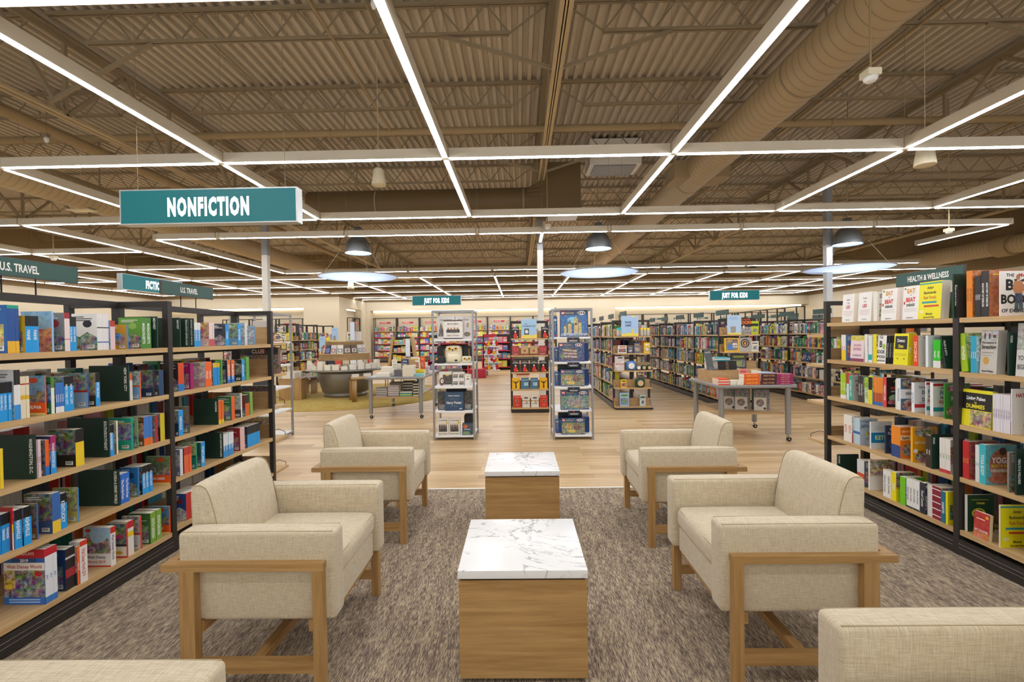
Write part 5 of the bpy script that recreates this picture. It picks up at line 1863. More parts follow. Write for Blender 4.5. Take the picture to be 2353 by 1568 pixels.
S_(H1, 'third', z, zr(1362), zr(1372), 1, '3f8f2f', ['3c8a30'], h=.24, w=.17, fn=ketog, title='KETO')
F_(H2, 'third', .868, zr(1500), zr(1812), 2, paleo, 'e8de1c', 'd8cf1c', h=.235, t=.016, title='Living Paleo FOR DUMMIES')
S_(H2, 'third', .868, zr(1845), zr(2022), 7, 'e4dfe6', ['c8c0c8', '6a4a6a'], h=.23, w=.12, txt='YOGA THERAPY', tc='6a4a8a')
S_(H2, 'third', .868, zr(2024), zr(2036), 1, 'e8e0e0', ['dfdcd4'], h=.27, w=.21, fn=hatha, title='HATHA YOGA Illustrated')
S_(H2, 'third', .868, zr(2230), zr(2420), 5, 'c8a8a8', ['e8e0d8', '8a5a6a'], h=.24, w=.16)
z = .512
S_(H1, 'second', z, zq(278), zq(345), 2, 'f0ede4', ['d8d0c0', 'c23a2a'], h=.235, w=.08, txt='KETO', tc='c8302a')
S_(H1, 'second', z, zq(328), zq(400), 3, 'bcd8e4', ['a8b8c8'], h=.225, w=.15, fn=ketofast, title='KETOFAST', bands=((.4, .5, '3a6ab0'),))
S_(H1, 'second', z, zq(478), zq(490), 1, 'e0e4e4', ['d8dcda'], h=.225, w=.17, fn=ketob, title='KETO')
S_(H1, 'second', z, zq(592), zq(600), 1, '2b3a58', ['2c3c5c'], h=.225, w=.12, fn=clarity, title='KETO CLARITY')
S_(H1, 'second', z, zq(648), zq(722), 4, 'f0902a', ['d8781e', '2a4a90'], h=.24, w=.14, bands=((0, .4, '2a4a8a'),), fn=idiots, title="IDIOT'S GUIDES Eating Paleo")
S_(H1, 'second', z, zq(796), zq(812), 1, 'f0b01e', ['e8a41c'], h=.26, w=.18, fn=resetd, title='KETO RESET DIET')
S_(H1, 'second', z, zq(915), zq(958), 2, '3a2a20', ['5a4030', '2a201a'], h=.23, w=.06, txt='PALEO')
divider(H1, 'second', z, XR, 1, zq(985), 'VEGAN', .245, .19, y=yat(zq(975), XR))
S_(H1, 'second', z, zq(1026), zq(1112), 4, 'ece8e2', ['d8d8c8', 'c83a3a'], h=.235, w=.14, txt='PLANT', tc='4a9a4a', bands=((0, .1, 'c8303a'),))
S_(H2, 'second', .520, zq(1206), zq(1258), 3, 'c8242c', ['8f1c22', '6a1418'], h=.245, w=.2, fn=enddiet, txt='DIETING', title='END DIETING', tc='e8b84a')
S_(H2, 'second', .520, zq(1296), zq(1332), 2, 'e8ece8', ['d8e0e0', '8ab8c8'], h=.235, w=.12, txt='YOGA', tc='3a8ab0')
S_(H2, 'second', .520, zq(1340), zq(1392), 1, '3ab8c8', ['5aaeb8'], h=.25, w=.19, fn=yogah, txt='YOGA BODY', title='YOGA BODY & MIND HANDBOOK')
S_(H2, 'second', .520, zq(1560), zq(1575), 1, '8a8078', ['8f8780', '6a625c', 'a8a098'], h=.24, w=.12)
divider(H2, 'second', .520, XR, 1, zq(1660), 'HEALTH & WELLNESS', .27, .2, y=yat(zq(1640), XR))
S_(H2, 'second', .520, zq(1760), zq(2000), 6, 'd8d4d0', ['8a7a9a', 'c8c0b8'], h=.24, w=.16)
z = .165
divider(H1, 'bottom', z, XR, 1, zq(250), 'COOKING', .2, .19, y=yat(zq(235), XR))
S_(H1, 'bottom', z, zq(372), zq(430), 3, 'd8dadc', ['5a6a7a', 'c8502a', '3a3a3a'], h=.22, w=.12, bands=((.3, .5, 'd8502a'),))
S_(H1, 'bottom', z, zq(470), zq(482), 1, 'eeeae2', ['ece8e0', 'c8a87a', 'd8d0c0'], h=.25, w=.2, title='COOKBOOK', tcol='8a8a80')
S_(H1, 'bottom', z, zq(577), zq(640), 2, 'eeeeea', ['e8e8e4', 'c8d83a'], h=.215, w=.05, txt='Calorie Counter', tc='3a3a3a')
S_(H1, 'bottom', z, zq(642), zq(690), 1, 'f0e012', ['ede02a', '7a5a2a', 'e8a81c'], h=.225, w=.15, txt='DIET')
S_(H1, 'bottom', z, zq(706), zq(764), 1, '74c81e', ['5fc01c', '2a9ac8', 'a8d85a'], h=.215, w=.14, title='BLOOD SUGAR')
S_(H1, 'bottom', z, zq(768), zq(872), 4, 'eef0ee', ['e8e8e4', '3a9ab8'], h=.215, w=.05, txt='Calorie Counter', tc='3a3a3a', bands=((.0, .06, '3a3a3a'),))
S_(H1, 'bottom', z, zq(876), zq(915), 1, '2b2c38', ['33343e', '5a5a60'], h=.225, w=.05, txt='Food Counts')
S_(H1, 'bottom', z, zq(920), zq(962), 2, 'e8e4e2', ['dfdbd8', 'b8b8b8'], h=.225, w=.14)
S_(H1, 'bottom', z, zq(966), zq(1036), 4, '8f2438', ['8a2034', '6a1828'], h=.23, w=.16, bands=((.0, 1, '8f2438'), (.1, .13, 'f0e8e8'), (.3, .33, 'f0e8e8'), (.5, .53, 'f0e8e8'), (.7, .73, 'f0e8e8'), (.9, .93, 'f0e8e8')))
S_(H1, 'bottom', z, zq(1040), zq(1076), 1, '1f6f8c', ['1d6c88', 'e8e8e8'], h=.215, w=.06, txt='DIABETES')
S_(H1, 'bottom', z, zq(1080), zq(1096), 1, 'f0e41c', ['efe320', '3a3a2a', 'd8c818'], h=.225, w=.12, title='DIET')
z = .168
S_(H2, 'bottom', z, zq(1200), zq(1222), 1, 'e8e4dc', ['17442f'], h=.24, w=.17, fn=diabetic, title='dark green Diabetic', inset=.03)
F_(H2, 'bottom', z, zq(1290), zq(1412), 1, fatc, 'c22e2a', 'e8dcc8', h=.165, t=.02, title='small red FAT COUNTER', inset=.004)
S_(H2, 'bottom', z, zq(1500), zq(1512), 1, 'e8e4d8', ['f2e91c'], h=.26, w=.2, fn=aging, title='Aging Backwards Fast Track', inset=.004)
S_(H2, 'bottom', z, zq(1716), zq(1960), 5, '5a2a5a', ['6a2a6a', '3a3a3a'], h=.24, w=.16)


# -------- everything further away: one mass of spines, nobody can tell them apart
FAR = MB()
PAL = ['c8302a', 'e8e4dc', '2a5a9a', 'e8d83a', '2a2a2e', '3a8a4a', 'd87a2a', '8a8a8c', '6a3a6a', '4aa8c8', 'efeae0', 'b8c43a', '7a2028', '20486a', 'd8c8a8', 'e0a0a8', '1f6f5a', 'f2f0ea', '44505a', 'e8e6e0']


def far_row(mb, X, sgn, y0, y1, z, hmax=.25, rnd=rng, top=True, depth=.14, thin=.012, thick=.04, fill=.93, pal=PAL, axis='y'):
    """spines facing -sgn*x along y between y0 and y1"""
    y = y0 + .01
    while y < y1 - .02:
        t = rnd.uniform(thin, thick)
        if rnd.random() > fill:
            y += t * 1.5
            continue
        n = rnd.choice((1, 1, 2, 3, 4))
        h = rnd.uniform(.17, hmax)
        c = rnd.choice(pal)
        c2 = rnd.choice(pal)
        d = depth * rnd.uniform(.8, 1.1)
        ins = rnd.uniform(.005, .03)
        for _ in range(n):
            if y + t > y1 - .01:
                break
            def bx(a, b_, ya, yb, za, zb, cc):
                if axis == 'y':
                    xs_ = sorted((X + sgn * a, X + sgn * b_))
                    mb.box(xs_[0], xs_[1], ya, yb, za, zb, 'print', hexc(cc, 0))
                else:
                    ys_ = sorted((X + sgn * a, X + sgn * b_))
                    mb.box(ya, yb, ys_[0], ys_[1], za, zb, 'print', hexc(cc, 0))
            bx(ins, ins + d, y, y + t * .94, z, z + h, c)
            if top:
                bx(ins + .004, ins + d - .001, y + .001, y + t * .93, z + h - .0005, z + h + .0008, 'e8e2d4')
            q = rnd.random()
            if q < .55:
                b0 = rnd.uniform(.1, .6)
                bx(ins - .0008, ins, y, y + t * .94, z + h * b0, z + h * (b0 + rnd.uniform(.08, .3)), c2)
            if q > .35:
                bx(ins - .0012, ins - .0004, y + t * .35, y + t * .6, z + h * .3, z + h * .8, 'f4f4f0' if sum(hexc(c)[:3]) < 1.0 else '2a2a2a')
            y += t
    return mb


def far_faces(mb, X, sgn, y0, y1, z, rnd=rng, axis='x', w=(.13, .2), h=(.18, .26), gap=.03, pal=None, tilt=.03):
    """covers facing -sgn along the row"""
    pal = pal or PAL
    y = y0 + .02
    while y < y1 - w[0]:
        W, H = rnd.uniform(*w), rnd.uniform(*h)
        if y + W > y1:
            break
        c, c2, c3 = rnd.choice(pal), rnd.choice(pal), rnd.choice(pal)

        def bx(a, b_, ya, yb, za, zb, cc, al=0):
            xs_ = sorted((X + sgn * a, X + sgn * b_))
            if axis == 'y':
                mb.box(xs_[0], xs_[1], ya, yb, za, zb, 'print', hexc(cc, al))
            else:
                mb.box(ya, yb, xs_[0], xs_[1], za, zb, 'print', hexc(cc, al))
        bx(.01, .035, y, y + W, z, z + H, c)
        bx(.0085, .01, y + W * .1, y + W * .9, z + H * .12, z + H * .6, c2, .6)
        bx(.0085, .01, y + W * .12, y + W * .85, z + H * .72, z + H * .86, c3)
        y += W + rnd.uniform(.005, gap)
    return mb


# opposite sides of the four near bookcases
for (xf, ys, zs, sd) in ((XL, LY, (.145, .50, .805, 1.12, 1.448), -1), (XR, RY, (.168, .515, .875, 1.22, 1.571), 1)):
    for k in range(2):
        for z in zs:
            far_row(FAR, xf + sd * (.74 - .02), -sd, ys[k] + .02, ys[k + 1] - .05, z, .21, fill=.9)
for xf, ys, zs, sd in ROWS_MID:
    for k in range(len(ys) - 1):
        for z in zs:
            far_row(FAR, xf, sd, ys[k] + (.045 if k == 0 else .004), ys[k + 1] - .045, z, .245)
            if z > 1.0:
                far_row(FAR, xf + sd * .74, -sd, ys[k] + .045, ys[k + 1] - .045, z, .22, fill=.8)
KP = ['c8302a', 'e8d83a', '2a7ac8', '3aa84a', 'e87aa8', 'f2f0ea', 'ee8a2a', '6ac0d8', '8a4aa8', 'd8e04a', 'e8e4dc', '2a3a6a']
for k in range(8):
    x0 = -8.55 + 1.34 * k
    for i, z in enumerate(WALLZ):
        if i == 4:
            far_row(FAR, YB + .32 - .30, 1, x0 + .04, x0 + 1.3, z, .27, axis='x', pal=KP, fill=.8)
        else:
            far_faces(FAR, YB + .32 - .31, 1, x0 + .04, x0 + 1.3, z, pal=KP, h=(.22, .29), gap=.02)
for k in range(7):
    x0 = 5.9 + 1.36 * k
    for i, z in enumerate(WALLZ):
        far_row(FAR, YB + .32 - .30, 1, x0 + .04, x0 + 1.32, z, .26, axis='x')
for k in range(3):
    x0 = -10.85 - 1.36 * (k + 1)
    for z in WALLZ:
        far_row(FAR, 23.3 - .30, 1, x0 + .04, x0 + 1.32, z, .26, axis='x')
for k in range(2):
    for z in (.35, .72, 1.1, 1.47):
        far_row(FAR, -9.08, -1, 25.15 - 1.12 * k, 26.2 - 1.12 * k, z, .22, fill=.6)
for k in range(5):
    for z in (.35, .72, 1.1, 1.47):
        far_row(FAR, 10.3, 1, 17.3 + 1.3 * k + .04, 17.3 + 1.3 * (k + 1) - .04, z, .25)
FAR_BOOKS = FAR

# ================================================================ goods in the middle distance
def boxed(name, label, cat, loc, w, h, d, colr, fn=None, rz=0, group=None, side=None, top=None, back=None):
    """upright printed box, front faces -y, origin at the middle of its base front edge"""
    mb = MB()
    mb.box(-w / 2, w / 2, 0, d, 0, h, 'print', hexc(colr))
    if side:
        mb.box(-w / 2 - .0006, -w / 2, .001, d - .001, .001, h - .001, 'print', hexc(side))
        mb.box(w / 2, w / 2 + .0006, .001, d - .001, .001, h - .001, 'print', hexc(side))
    if top:
        mb.box(-w / 2 + .001, w / 2 - .001, .001, d - .001, h, h + .0006, 'print', hexc(top))
    if fn:
        fn(Art(mb, (-w / 2, 0, 0), (1, 0, 0), (0, 0, 1), w, h, lift=.0004))
    if back:
        back(Art(mb, (w / 2, d, 0), (-1, 0, 0), (0, 0, 1), w, h, lift=.0004))
    o = mb.build(name, loc=loc, rz=rz)
    return tag(o, label, cat, group)


def lego(kind):
    def fn(f):
        f.rect(0, 0, 1, 1, '123e78', .35)
        if kind == 'castle':
            f.rect(.0, .12, 1, .8, '1d6cb0', .25)
            f.ell(.45, .62, .2, .12, '8fd0ee', .2)
            for x, w, h in ((.12, .1, .3), (.28, .12, .38), (.5, .14, .5), (.66, .12, .42)):
                f.rect(x, .12, x + w, h + .1, 'd8bc6a', .45)
                f.poly([(x - .01, h + .1), (x + w + .01, h + .1), (x + w / 2, h + .28)], '5a5a6a' if w < .13 else 'd0b060', .3)
            f.ell(.57, .48, .035, .04, '3a3020')
            f.rect(0, .04, 1, .14, 'a8bcd0', .6)
        elif kind == 'bus':
            f.poly([(.1, .1), (.12, .62), (.4, .78), (.74, .66), (.78, .16), (.45, .06)], '5a4048', .35)
            for r in range(3):
                f.poly([(.16, .24 + r * .17), (.16, .33 + r * .17), (.72, .30 + r * .15), (.72, .21 + r * .15)], 'c8b0a8', .7)
            f.ell(.12, .3, .08, .1, '6a9a4a', .4)
        elif kind == 'hut':
            f.rect(.0, .05, 1, .72, '4f8a7a', .6)
            for x in (.36, .66):
                f.rect(x - .14, .2, x + .14, .45, '9a8a88', .6)
                f.poly([(x - .18, .45), (x + .18, .45), (x, .78)], '8a9098', .5)
            f.ell(.55, .16, .1, .05, 'd8b02a', .4)
            f.ell(.8, .22, .1, .06, 'a8a8b0', .6)
        else:
            f.rect(0, .05, 1, .72, '7a8a5a', .6)
            f.ell(.3, .5, .16, .12, 'd8a83a', .6)
            f.ell(.45, .22, .2, .1, 'e8c42a', .5)
            f.poly([(.5, .4), (.62, .85), (.75, .5), (.98, .7), (.85, .3), (.6, .2)], '6a4030', .5)
        f.rect(.03, .82, .15, .95, 'd81f26')
        f.text('LEGO', .09, .885, .07, 'ffffff', .1, .05, .9)
        f.text('Harry Potter', .34, .885, .06, 'd8c890', .32, .02, .9)
        f.ell(.78, .88, .14, .08, 'dfe8f0', .2)
        for i in range(3):
            f.ell(.70 + i * .08, .88, .028, .045, '8a5a48', .2)
    return fn


TX, TY = .751, 6.545
GL = 'blue LEGO boxes on the grey tower'
for i, (z, w, h, kd, ox) in enumerate(((1.462, .38, .385, 'castle', .03), (1.11, .36, .27, 'bus', -.01), (.757, .335, .24, 'wings', .0), (.425, .40, .275, 'hut', .03), (.07, .33, .235, 'wings', .0))):
    nm = {'castle': 'with yellow towers', 'bus': 'with a purple three decker bus', 'wings': 'with a winged beast and pumpkins', 'hut': 'with a round stone hut'}[kd]
    shelf = ORD[4 - i]
    boxed('toy_box', f'blue LEGO box {nm}, {shelf} shelf of the tower', 'toy box', (TX + ox, TY + .02, z + .001), w, h, .11, '10366c', lego(kd), .0, GL, '0e3468')
    # spines standing beside and behind
    if i in (0, 1, 2, 4):
        for k in range(2 if i else 1):
            def sp(f):
                f.rect(0, 0, 1, 1, '175a9c', .25)
                f.ell(.5, .82, .35, .06, 'dfe8f0', .3)
                f.rect(.2, .05, .8, .1, 'c81f26')
                f.text('Harry Potter', .5, .5, .3, 'd8c890', .4, .02, down=True)
            boxed('toy_box', f'blue LEGO box end-on, {shelf} shelf of the tower, place {nth(k + 1)}', 'toy box', (TX - .215 + k * .062 if i else TX - .225, TY + .14, z + .001), .058, .2 if i else .3, .32, '134a86', sp, 0, GL)
        boxed('toy_box', f'dark blue LEGO box behind the others on the {shelf} shelf', 'toy box', (TX + .19, TY + .16, z + .001), .12, h * .96, .30, '123f7c', None, 0, GL)
    if i in (2, 4):
        boxed('toy_box', f'wide dark LEGO box lying at the back of the {shelf} shelf', 'toy box', (TX - .02, TY + .2, z + .001), .34, .30, .12, '1a2436', None, 0, GL)
    # shelf tag
    if i < 4:
        def tg(f):
            f.rect(0, 0, 1, 1, '1d2836')
            f.rect(.42, .62, .52, .86, 'd81f26')
            f.rect(.15, .3, .85, .42, 'd8dce0')
            f.rect(.2, .14, .8, .22, '9aa4b0')
        boxed('shelf_tag', f'dark hanging tag under the {shelf} shelf edge of the LEGO tower', 'tag', (TX + .01, 6.524, z - .075), .17, .07, .004, '1d2836', tg, 0, 'dark tags on the LEGO tower')


def munch(f):
    f.rect(0, .94, 1, 1, '4a3a30')
    f.rect(0, 0, 1, .06, '4a3a30')
    f.text('MUNCHKIN', .5, .80, .08, '4a4038', .8, .02)
    f.rect(0, .70, 1, .705, '6a5a4a')
    f.rect(.15, .34, .85, .5, '3a302c', .2)
    for i in range(4):
        f.ell(.25 + i * .165, .56, .05, .055, 'c09070')
        f.poly([(.16 + i * .165, .34), (.2 + i * .165, .52), (.3 + i * .165, .52), (.34 + i * .165, .34)], '3a302c', .2)
    f.text('Harry Potter', .5, .2, .09, '8a7a60', .7, .02)


def whitegame(f):
    f.text('Harry Potter', .5, .84, .10, '8a8480', .7, .02)
    f.poly([(.05, .12), (.12, .45), (.2, .72), (.32, .45), (.4, .12)], '5a4a3a', .5)
    f.ell(.72, .2, .2, .1, '6a5030', .4)
    f.rect(.7, .5, .82, .68, 'b8a43a', .2)


def trivial(f):
    f.rect(0, 0, 1, 1, '1d4468', .12)
    f.text('TRIVIAL PURSUIT', .5, .80, .06, 'e8ecf0', .8, .03)
    f.text('Harry Potter', .5, .44, .15, 'd8dce0', .82, .03)
    f.rect(.3, .63, .7, .64, 'a8b8c8')
    f.rect(.3, .24, .7, .25, 'a8b8c8')
    f.rect(.78, .08, .92, .14, 'c8d0d8')


def codenames(f):
    f.text('CODENAMES', .5, .9, .07, '4a4640', .86, .02)
    for i in range(5):
        f.poly([(.1 + i * .15, .22), (.13 + i * .15, .62), (.23 + i * .15, .62), (.27 + i * .15, .22)], '322e2a', .2)
        f.ell(.18 + i * .15, .66, .04, .04, 'b09078')
    f.rect(.8, .7, .93, .84, 'd8b83a')
    f.text('Harry Potter', .5, .1, .09, '8a8478', .8, .02)


BX, BY = -.953, 6.615
GT = 'wizard games on the grey tower'
boxed('board_game', 'white Munchkin game box with dark bands, top shelf front of the tower', 'board game', (BX, BY + .03, 1.456), .275, .275, .07, 'ece8e2', munch, 0, GT)
boxed('board_game', 'tall white game box with a dark spire behind the Munchkin box, nearer the tables', 'board game', (BX - .115, BY + .13, 1.456), .26, .34, .1, 'dcd8d6', whitegame, 0, GT)
boxed('board_game', 'tall white game box with a dark spire behind the Munchkin box, nearer the aisle', 'board game', (BX + .14, BY + .13, 1.456), .24, .34, .1, 'dcd8d6', whitegame, 0, GT, '4a3a30')
boxed('board_game', 'blue Trivial Pursuit box on the second tower shelf', 'board game', (BX, BY + .02, .421), .27, .27, .08, '1d4468', trivial, 0, GT)
for sx, nm in ((-.19, 'table'), (.19, 'aisle')):
    def dk(f):
        f.rect(0, 0, 1, 1, '33312f', .25)
        f.rect(.15, .05, .85, .3, '8a8078', .6)
    boxed('board_game', f'dark grey game box beside the Trivial Pursuit box, {nm} side', 'board game', (BX + sx, BY + .1, .421), .12, .265, .2, '2c2a28', dk, 0, GT)
boxed('board_game', 'dark box lying behind the Trivial Pursuit box', 'board game', (BX, BY + .25, .421), .3, .3, .12, '3a3632', None, 0, GT)
for k in range(2):
    boxed('board_game', f'white Codenames game box with dark figures on the bottom tower shelf, place {nth(k + 1)}', 'board game', (BX - .165 + k * .165, BY + .02, .066), .158, .24, .06, 'e4e0d6', codenames, 0, GT)


def oct_(f):
    f.rect(0, 0, 1, 1, '2c4660', .2)
    f.ell(.3, .75, .25, .14, 'd8602a', .2)
    f.ell(.4, .18, .35, .14, '6a9a2a', .6)
    f.rect(.2, .45, .8, .55, 'a8b8c8', .3)


boxed('board_game', 'small dark blue and orange game box at the end of the bottom tower shelf', 'board game', (BX + .185, BY + .03, .066), .15, .165, .1, '2c4660', oct_, 0, GT)
tag(MB().soft(-.07, .07, 0, .16, 0, .26, .03, 'bag_black', k=2).build('gift_bag', loc=(BX + .18, BY + .25, .066)), 'black gift bag behind the bottom shelf games', 'bag')


# backpack with owl face
def owl_eye(mb, x, y, z, r):
    mb.tube([(x, y, z), (x, y - .004, z)], [r * 1.25, r * 1.2], 'eye_gold', 18)
    mb.tube([(x, y - .004, z), (x, y - .0055, z)], r * .5, 'wire', 14)
    mb.bar((x - r * 1.3, y - .006, z + r * .9), (x + r * 1.3, y - .006, z + r * .8), .004, r * .35, 'cream')


e = empty('owl_backpack', (BX - .01, BY + .06, 1.106), label='cream quilted backpack with a yellow-eyed owl face on the tower', cat='backpack')
MB().soft(-.115, .115, 0, .14, 0, .245, .045, 'cream', crown=(.008, .02, .012), k=6).build('bag_body', e, merge=True)
MB().soft(-.088, .088, -.035, .03, .012, .135, .025, 'cream', crown=(0, .012, 0), k=5).build('front_pocket', e, merge=True)
f = MB().soft(-.10, .10, -.018, .03, .165, .25, .02, 'cream', crown=(0, .01, 0), k=5).build('owl_face', e, merge=True)
mb = MB()
owl_eye(mb, -.045, -.026, .212, .021)
owl_eye(mb, .045, -.026, .212, .021)
mb.build('eye', f)
MB().prism([(-.012, .205), (.012, .205), (0, .17)], -.04, -.024, 'wire').build('beak', f)
MB().box(.03, .068, -.052, -.046, .03, .055, 'bag_black').build('patch', e)
MB().tube([(-.04, .09, .24), (-.03, .09, .285), (.03, .09, .285), (.04, .09, .24)], .007, 'bag_black', 8).build('handle', e)
e = empty('owl_purse', (BX + .19, BY + .05, 1.106), .15, 'small cream owl purse beside the owl backpack', 'purse')
MB().soft(-.07, .07, 0, .05, 0, .1, .022, 'cream', crown=(0, .008, 0), k=4).build('purse_body', e, merge=True)
mb = MB()
owl_eye(mb, -.03, -.009, .065, .015)
owl_eye(mb, .03, -.009, .065, .015)
mb.build('eye', e)
MB().prism([(-.008, .055), (.008, .055), (0, .03)], -.016, -.006, 'wire').build('beak', e)
for sx, nm in ((-.2, 'table'), (.17, 'aisle')):
    e = empty('black_backpack', (BX + sx, BY + .22, 1.106), 0, f'black backpack with a gold zip behind the owl backpack, {nm} side', 'backpack')
    MB().soft(-.08, .08, 0, .12, 0, .25, .04, 'bag_black', k=4).build('bag_body', e, merge=True)
    MB().bar((.03, -.004, .2), (.045, -.004, .06), .006, .006, 'eye_gold').build('zip', e)
e = empty('grey_satchel', (BX - .2, BY + .03, 1.106), 0, 'small dark satchel with an orange clip on the tower', 'bag')
MB().soft(-.06, .07, 0, .09, 0, .105, .02, 'bag_black', k=3).build('bag_body', e, merge=True)
MB().box(-.05, -.03, -.006, 0, .05, .085, 'eye_gold').build('clip', e)


def mugbox(f):
    f.rect(0, .8, 1, 1, 'ece8e0')
    f.rect(.3, .12, 1, .8, '3a302c', .25)
    f.ell(.22, .32, .2, .28, '6a4a34', .2)
    f.ell(.24, .36, .11, .14, 'efe8dc')
    f.ell(.26, .36, .035, .04, '1a1a1a')
    f.ell(.65, .75, .14, .05, 'd8b83a')


def pops(f):
    for i in range(4):
        f.poly([(.1 + i * .2, .2), (.14 + i * .2, .5), (.24 + i * .2, .5), (.28 + i * .2, .2)], '2c2824')
        f.ell(.19 + i * .2, .6, .08, .12, '3a3028' if i % 2 else 'b89a78')


boxed('gift_box', 'white and brown mug gift box on the middle tower shelf', 'box', (BX - .125, BY + .05, .773), .185, .21, .12, 'e8e4dc', mugbox, 0, GT)
for k in range(4):
    boxed('gift_box', f'small white cube box with dark figures, {"upper" if k > 1 else "lower"} layer, {"table" if k % 2 == 0 else "aisle"} side', 'box', (BX + .02 + (k % 2) * .086, BY + .06, .773 + (k // 2) * .101), .083, .1, .1, 'efece6', pops, 0, GT)


def hedw(f):
    f.ell(.5, .55, .22, .14, '6a5a40', .3)
    f.ell(.5, .48, .18, .1, 'f6f4f0')
    f.rect(.3, .8, .7, .88, 'd8c060')


boxed('gift_box', 'tall white gift box at the aisle end of the middle tower shelf', 'box', (BX + .2, BY + .05, .773), .09, .165, .09, 'efece8', hedw, 0, GT)
boxed('gift_box', 'grey box pushed to the back of the middle tower shelf', 'box', (BX - .02, BY + .28, .773), .2, .24, .14, '9a948e', None, 0, GT)


# tower with clue games
def clue(f):
    f.rect(0, 0, 1, 1, '8a6a5a', .6)
    f.rect(0, .72, 1, 1, '1f1d20', .2)
    f.rect(.5, .77, .68, .95, 'b8242c')
    f.text('CLUE', .5, .86, .15, 'f0ece8', .8, .05, .9, space=1.15)
    for i in range(3):
        f.ell(.25 + i * .25, .5, .08, .09, 'c8a898', .3)
        f.poly([(.12 + i * .25, .05), (.17 + i * .25, .42), (.33 + i * .25, .42), (.38 + i * .25, .05)], ('5a3a6a', '9aa8a8', 'b85a5a')[i], .5)


def yellowgame(f):
    f.rect(0, 0, 1, 1, 'd8c89a', .7)
    f.rect(.2, .5, .8, .8, '6a5a2a', .6)


CG = 'board games beyond the travel bookcases'
for k, (x, y, z, w, h, c, fn, lb) in enumerate((
        (-3.715, 6.56, 1.106, .27, .29, '8a6a5a', clue, 'CLUE game box on the far tower, fourth shelf'),
        (-3.70, 6.56, 1.456, .24, .3, 'c8c0bc', None, 'pale photo game box on the top shelf of the CLUE tower'),
        (-3.705, 6.56, .773, .26, .2, '3a3c40', None, 'dark board game on the middle shelf of the CLUE tower'),
        (-3.72, 6.56, .421, .28, .25, 'd8c89a', yellowgame, 'tan illustrated game box on the second shelf of the CLUE tower'),
        (-3.68, 6.58, .066, .2, .12, '8a6a4a', None, 'small brown box on the bottom shelf of the CLUE tower'))):
    boxed('board_game', lb, 'board game', (x, y, z), w, h, .06, c, fn, 0, CG)
for k, (x, z, w, h, c, fn, lb) in enumerate((
        (-2.98, 1.461, .3, .09, 'e8e2e0', None, 'pale flat game box on the end shelves, top board'),
        (-2.72, 1.139, .42, .27, '7a5a52', clue, 'CLUE game box on the end shelves behind the travel books'),
        (-2.78, .811, .42, .2, '2f2a2a', None, 'dark red lettered game box on the end shelves'),
        (-2.80, .481, .36, .2, '5a7a6a', yellowgame, 'green and tan game box on the end shelves'),
        (-2.84, .161, .3, .07, '3a3430', None, 'small dark tin on the lowest end shelf'))):
    def g(f, c=c):
        f.rect(0, 0, 1, 1, c, .5)
    o = boxed('board_game', lb, 'board game', (x, LY[2] + .23, z), w, h, .05, c, fn or g, PI, CG, back=fn or g)
# ---------------------------------------------------------------- novels on the black case
def figure_red(f):
    f.rect(0, 0, 1, 1, '1a1718')
    f.poly([(.3, .04), (.22, .22), (.38, .45), (.42, .56), (.6, .56), (.66, .42), (.8, .2), (.78, .04)], 'd8322c')
    f.ell(.5, .6, .12, .07, 'ece6e0')
    f.text('MARGARET', .5, .92, .05, 'e8e4e0', .8, .02)
    f.text('ATWOOD', .5, .82, .09, 'e8e4e0', .85, .03)
    f.ell(.78, .12, .1, .06, 'e8b83a')


def simple_art(kind):
    def fn(f):
        if kind == 'yellow':
            f.rect(0, 0, 1, 1, 'efb81c')
            f.poly([(.42, .1), (.46, .5), (.1, .68), (.12, .74), (.46, .62), (.5, .78), (.56, .62), (.88, .78), (.9, .72), (.58, .5), (.62, .1)], '3a2412')
        elif kind == 'blue':
            f.rect(0, 0, 1, 1, '2b6f92', .2)
            f.rect(.35, .3, .9, .6, 'a8d0e0', .3)
            f.rect(.1, .8, .9, .83, 'e8f0f4')
        elif kind == 'redcover':
            f.rect(0, 0, 1, 1, 'd23a26')
            f.ell(.5, .55, .17, .11, 'f0e0c8')
            f.ell(.5, .55, .13, .085, '2a1a18')
            f.rect(.3, .2, .7, .23, 'f0d8c8')
            f.rect(.2, .85, .8, .88, 'f0d8c8')
        elif kind == 'white':
            f.rect(0, .5, 1, .62, 'c8a070', .5)
            f.ell(.5, .8, .3, .08, '5a4030', .3)
            f.ell(.6, .42, .18, .06, 'c89a5a', .3)
            f.rect(.1, .3, .9, .34, '5a5a58')
        elif kind == 'tan':
            f.rect(0, 0, 1, 1, 'c8a46a', .25)
            f.ell(.5, .45, .15, .1, 'b8322a')
            f.rect(0, 0, 1, .15, '8a3a26')
        elif kind == 'crimson':
            f.rect(0, 0, 1, 1, 'a01c26', .2)
            f.ell(.5, .6, .35, .22, 'c83038', .2)
            f.rect(.2, .12, .8, .16, 'e8d8c8')
    return fn


GA = 'novels shown face-out on the black case'


def novel(x, z, kind, lb, fn=None, w=.145, h=.215, c='1a1718', copies=2):
    for k in range(copies):
        mb, pm = MB(), MB()
        t = .022
        mb.box(0, w, k * .026, k * .026 + .001, 0, h, 'print', hexc(c)).box(0, w, k * .026 + t, k * .026 + t + .001, 0, h, 'print', hexc(c)).box(0, .001, k * .026, k * .026 + t, 0, h, 'print', hexc(c))
        pm.box(.001, w - .002, k * .026 + .001, k * .026 + t, .001, h - .002, 'paper')
        if k == 0:
            (fn or simple_art(kind))(Art(mb, (0, 0, 0), (1, 0, 0), (0, 0, 1), w, h, lift=.0003))
        o = mb.build('novel', loc=(x, 8.885, z + .001))
        pm.build('pages', o)
        tag(o, lb if k == 0 else 'copy of ' + lb, 'book', GA)


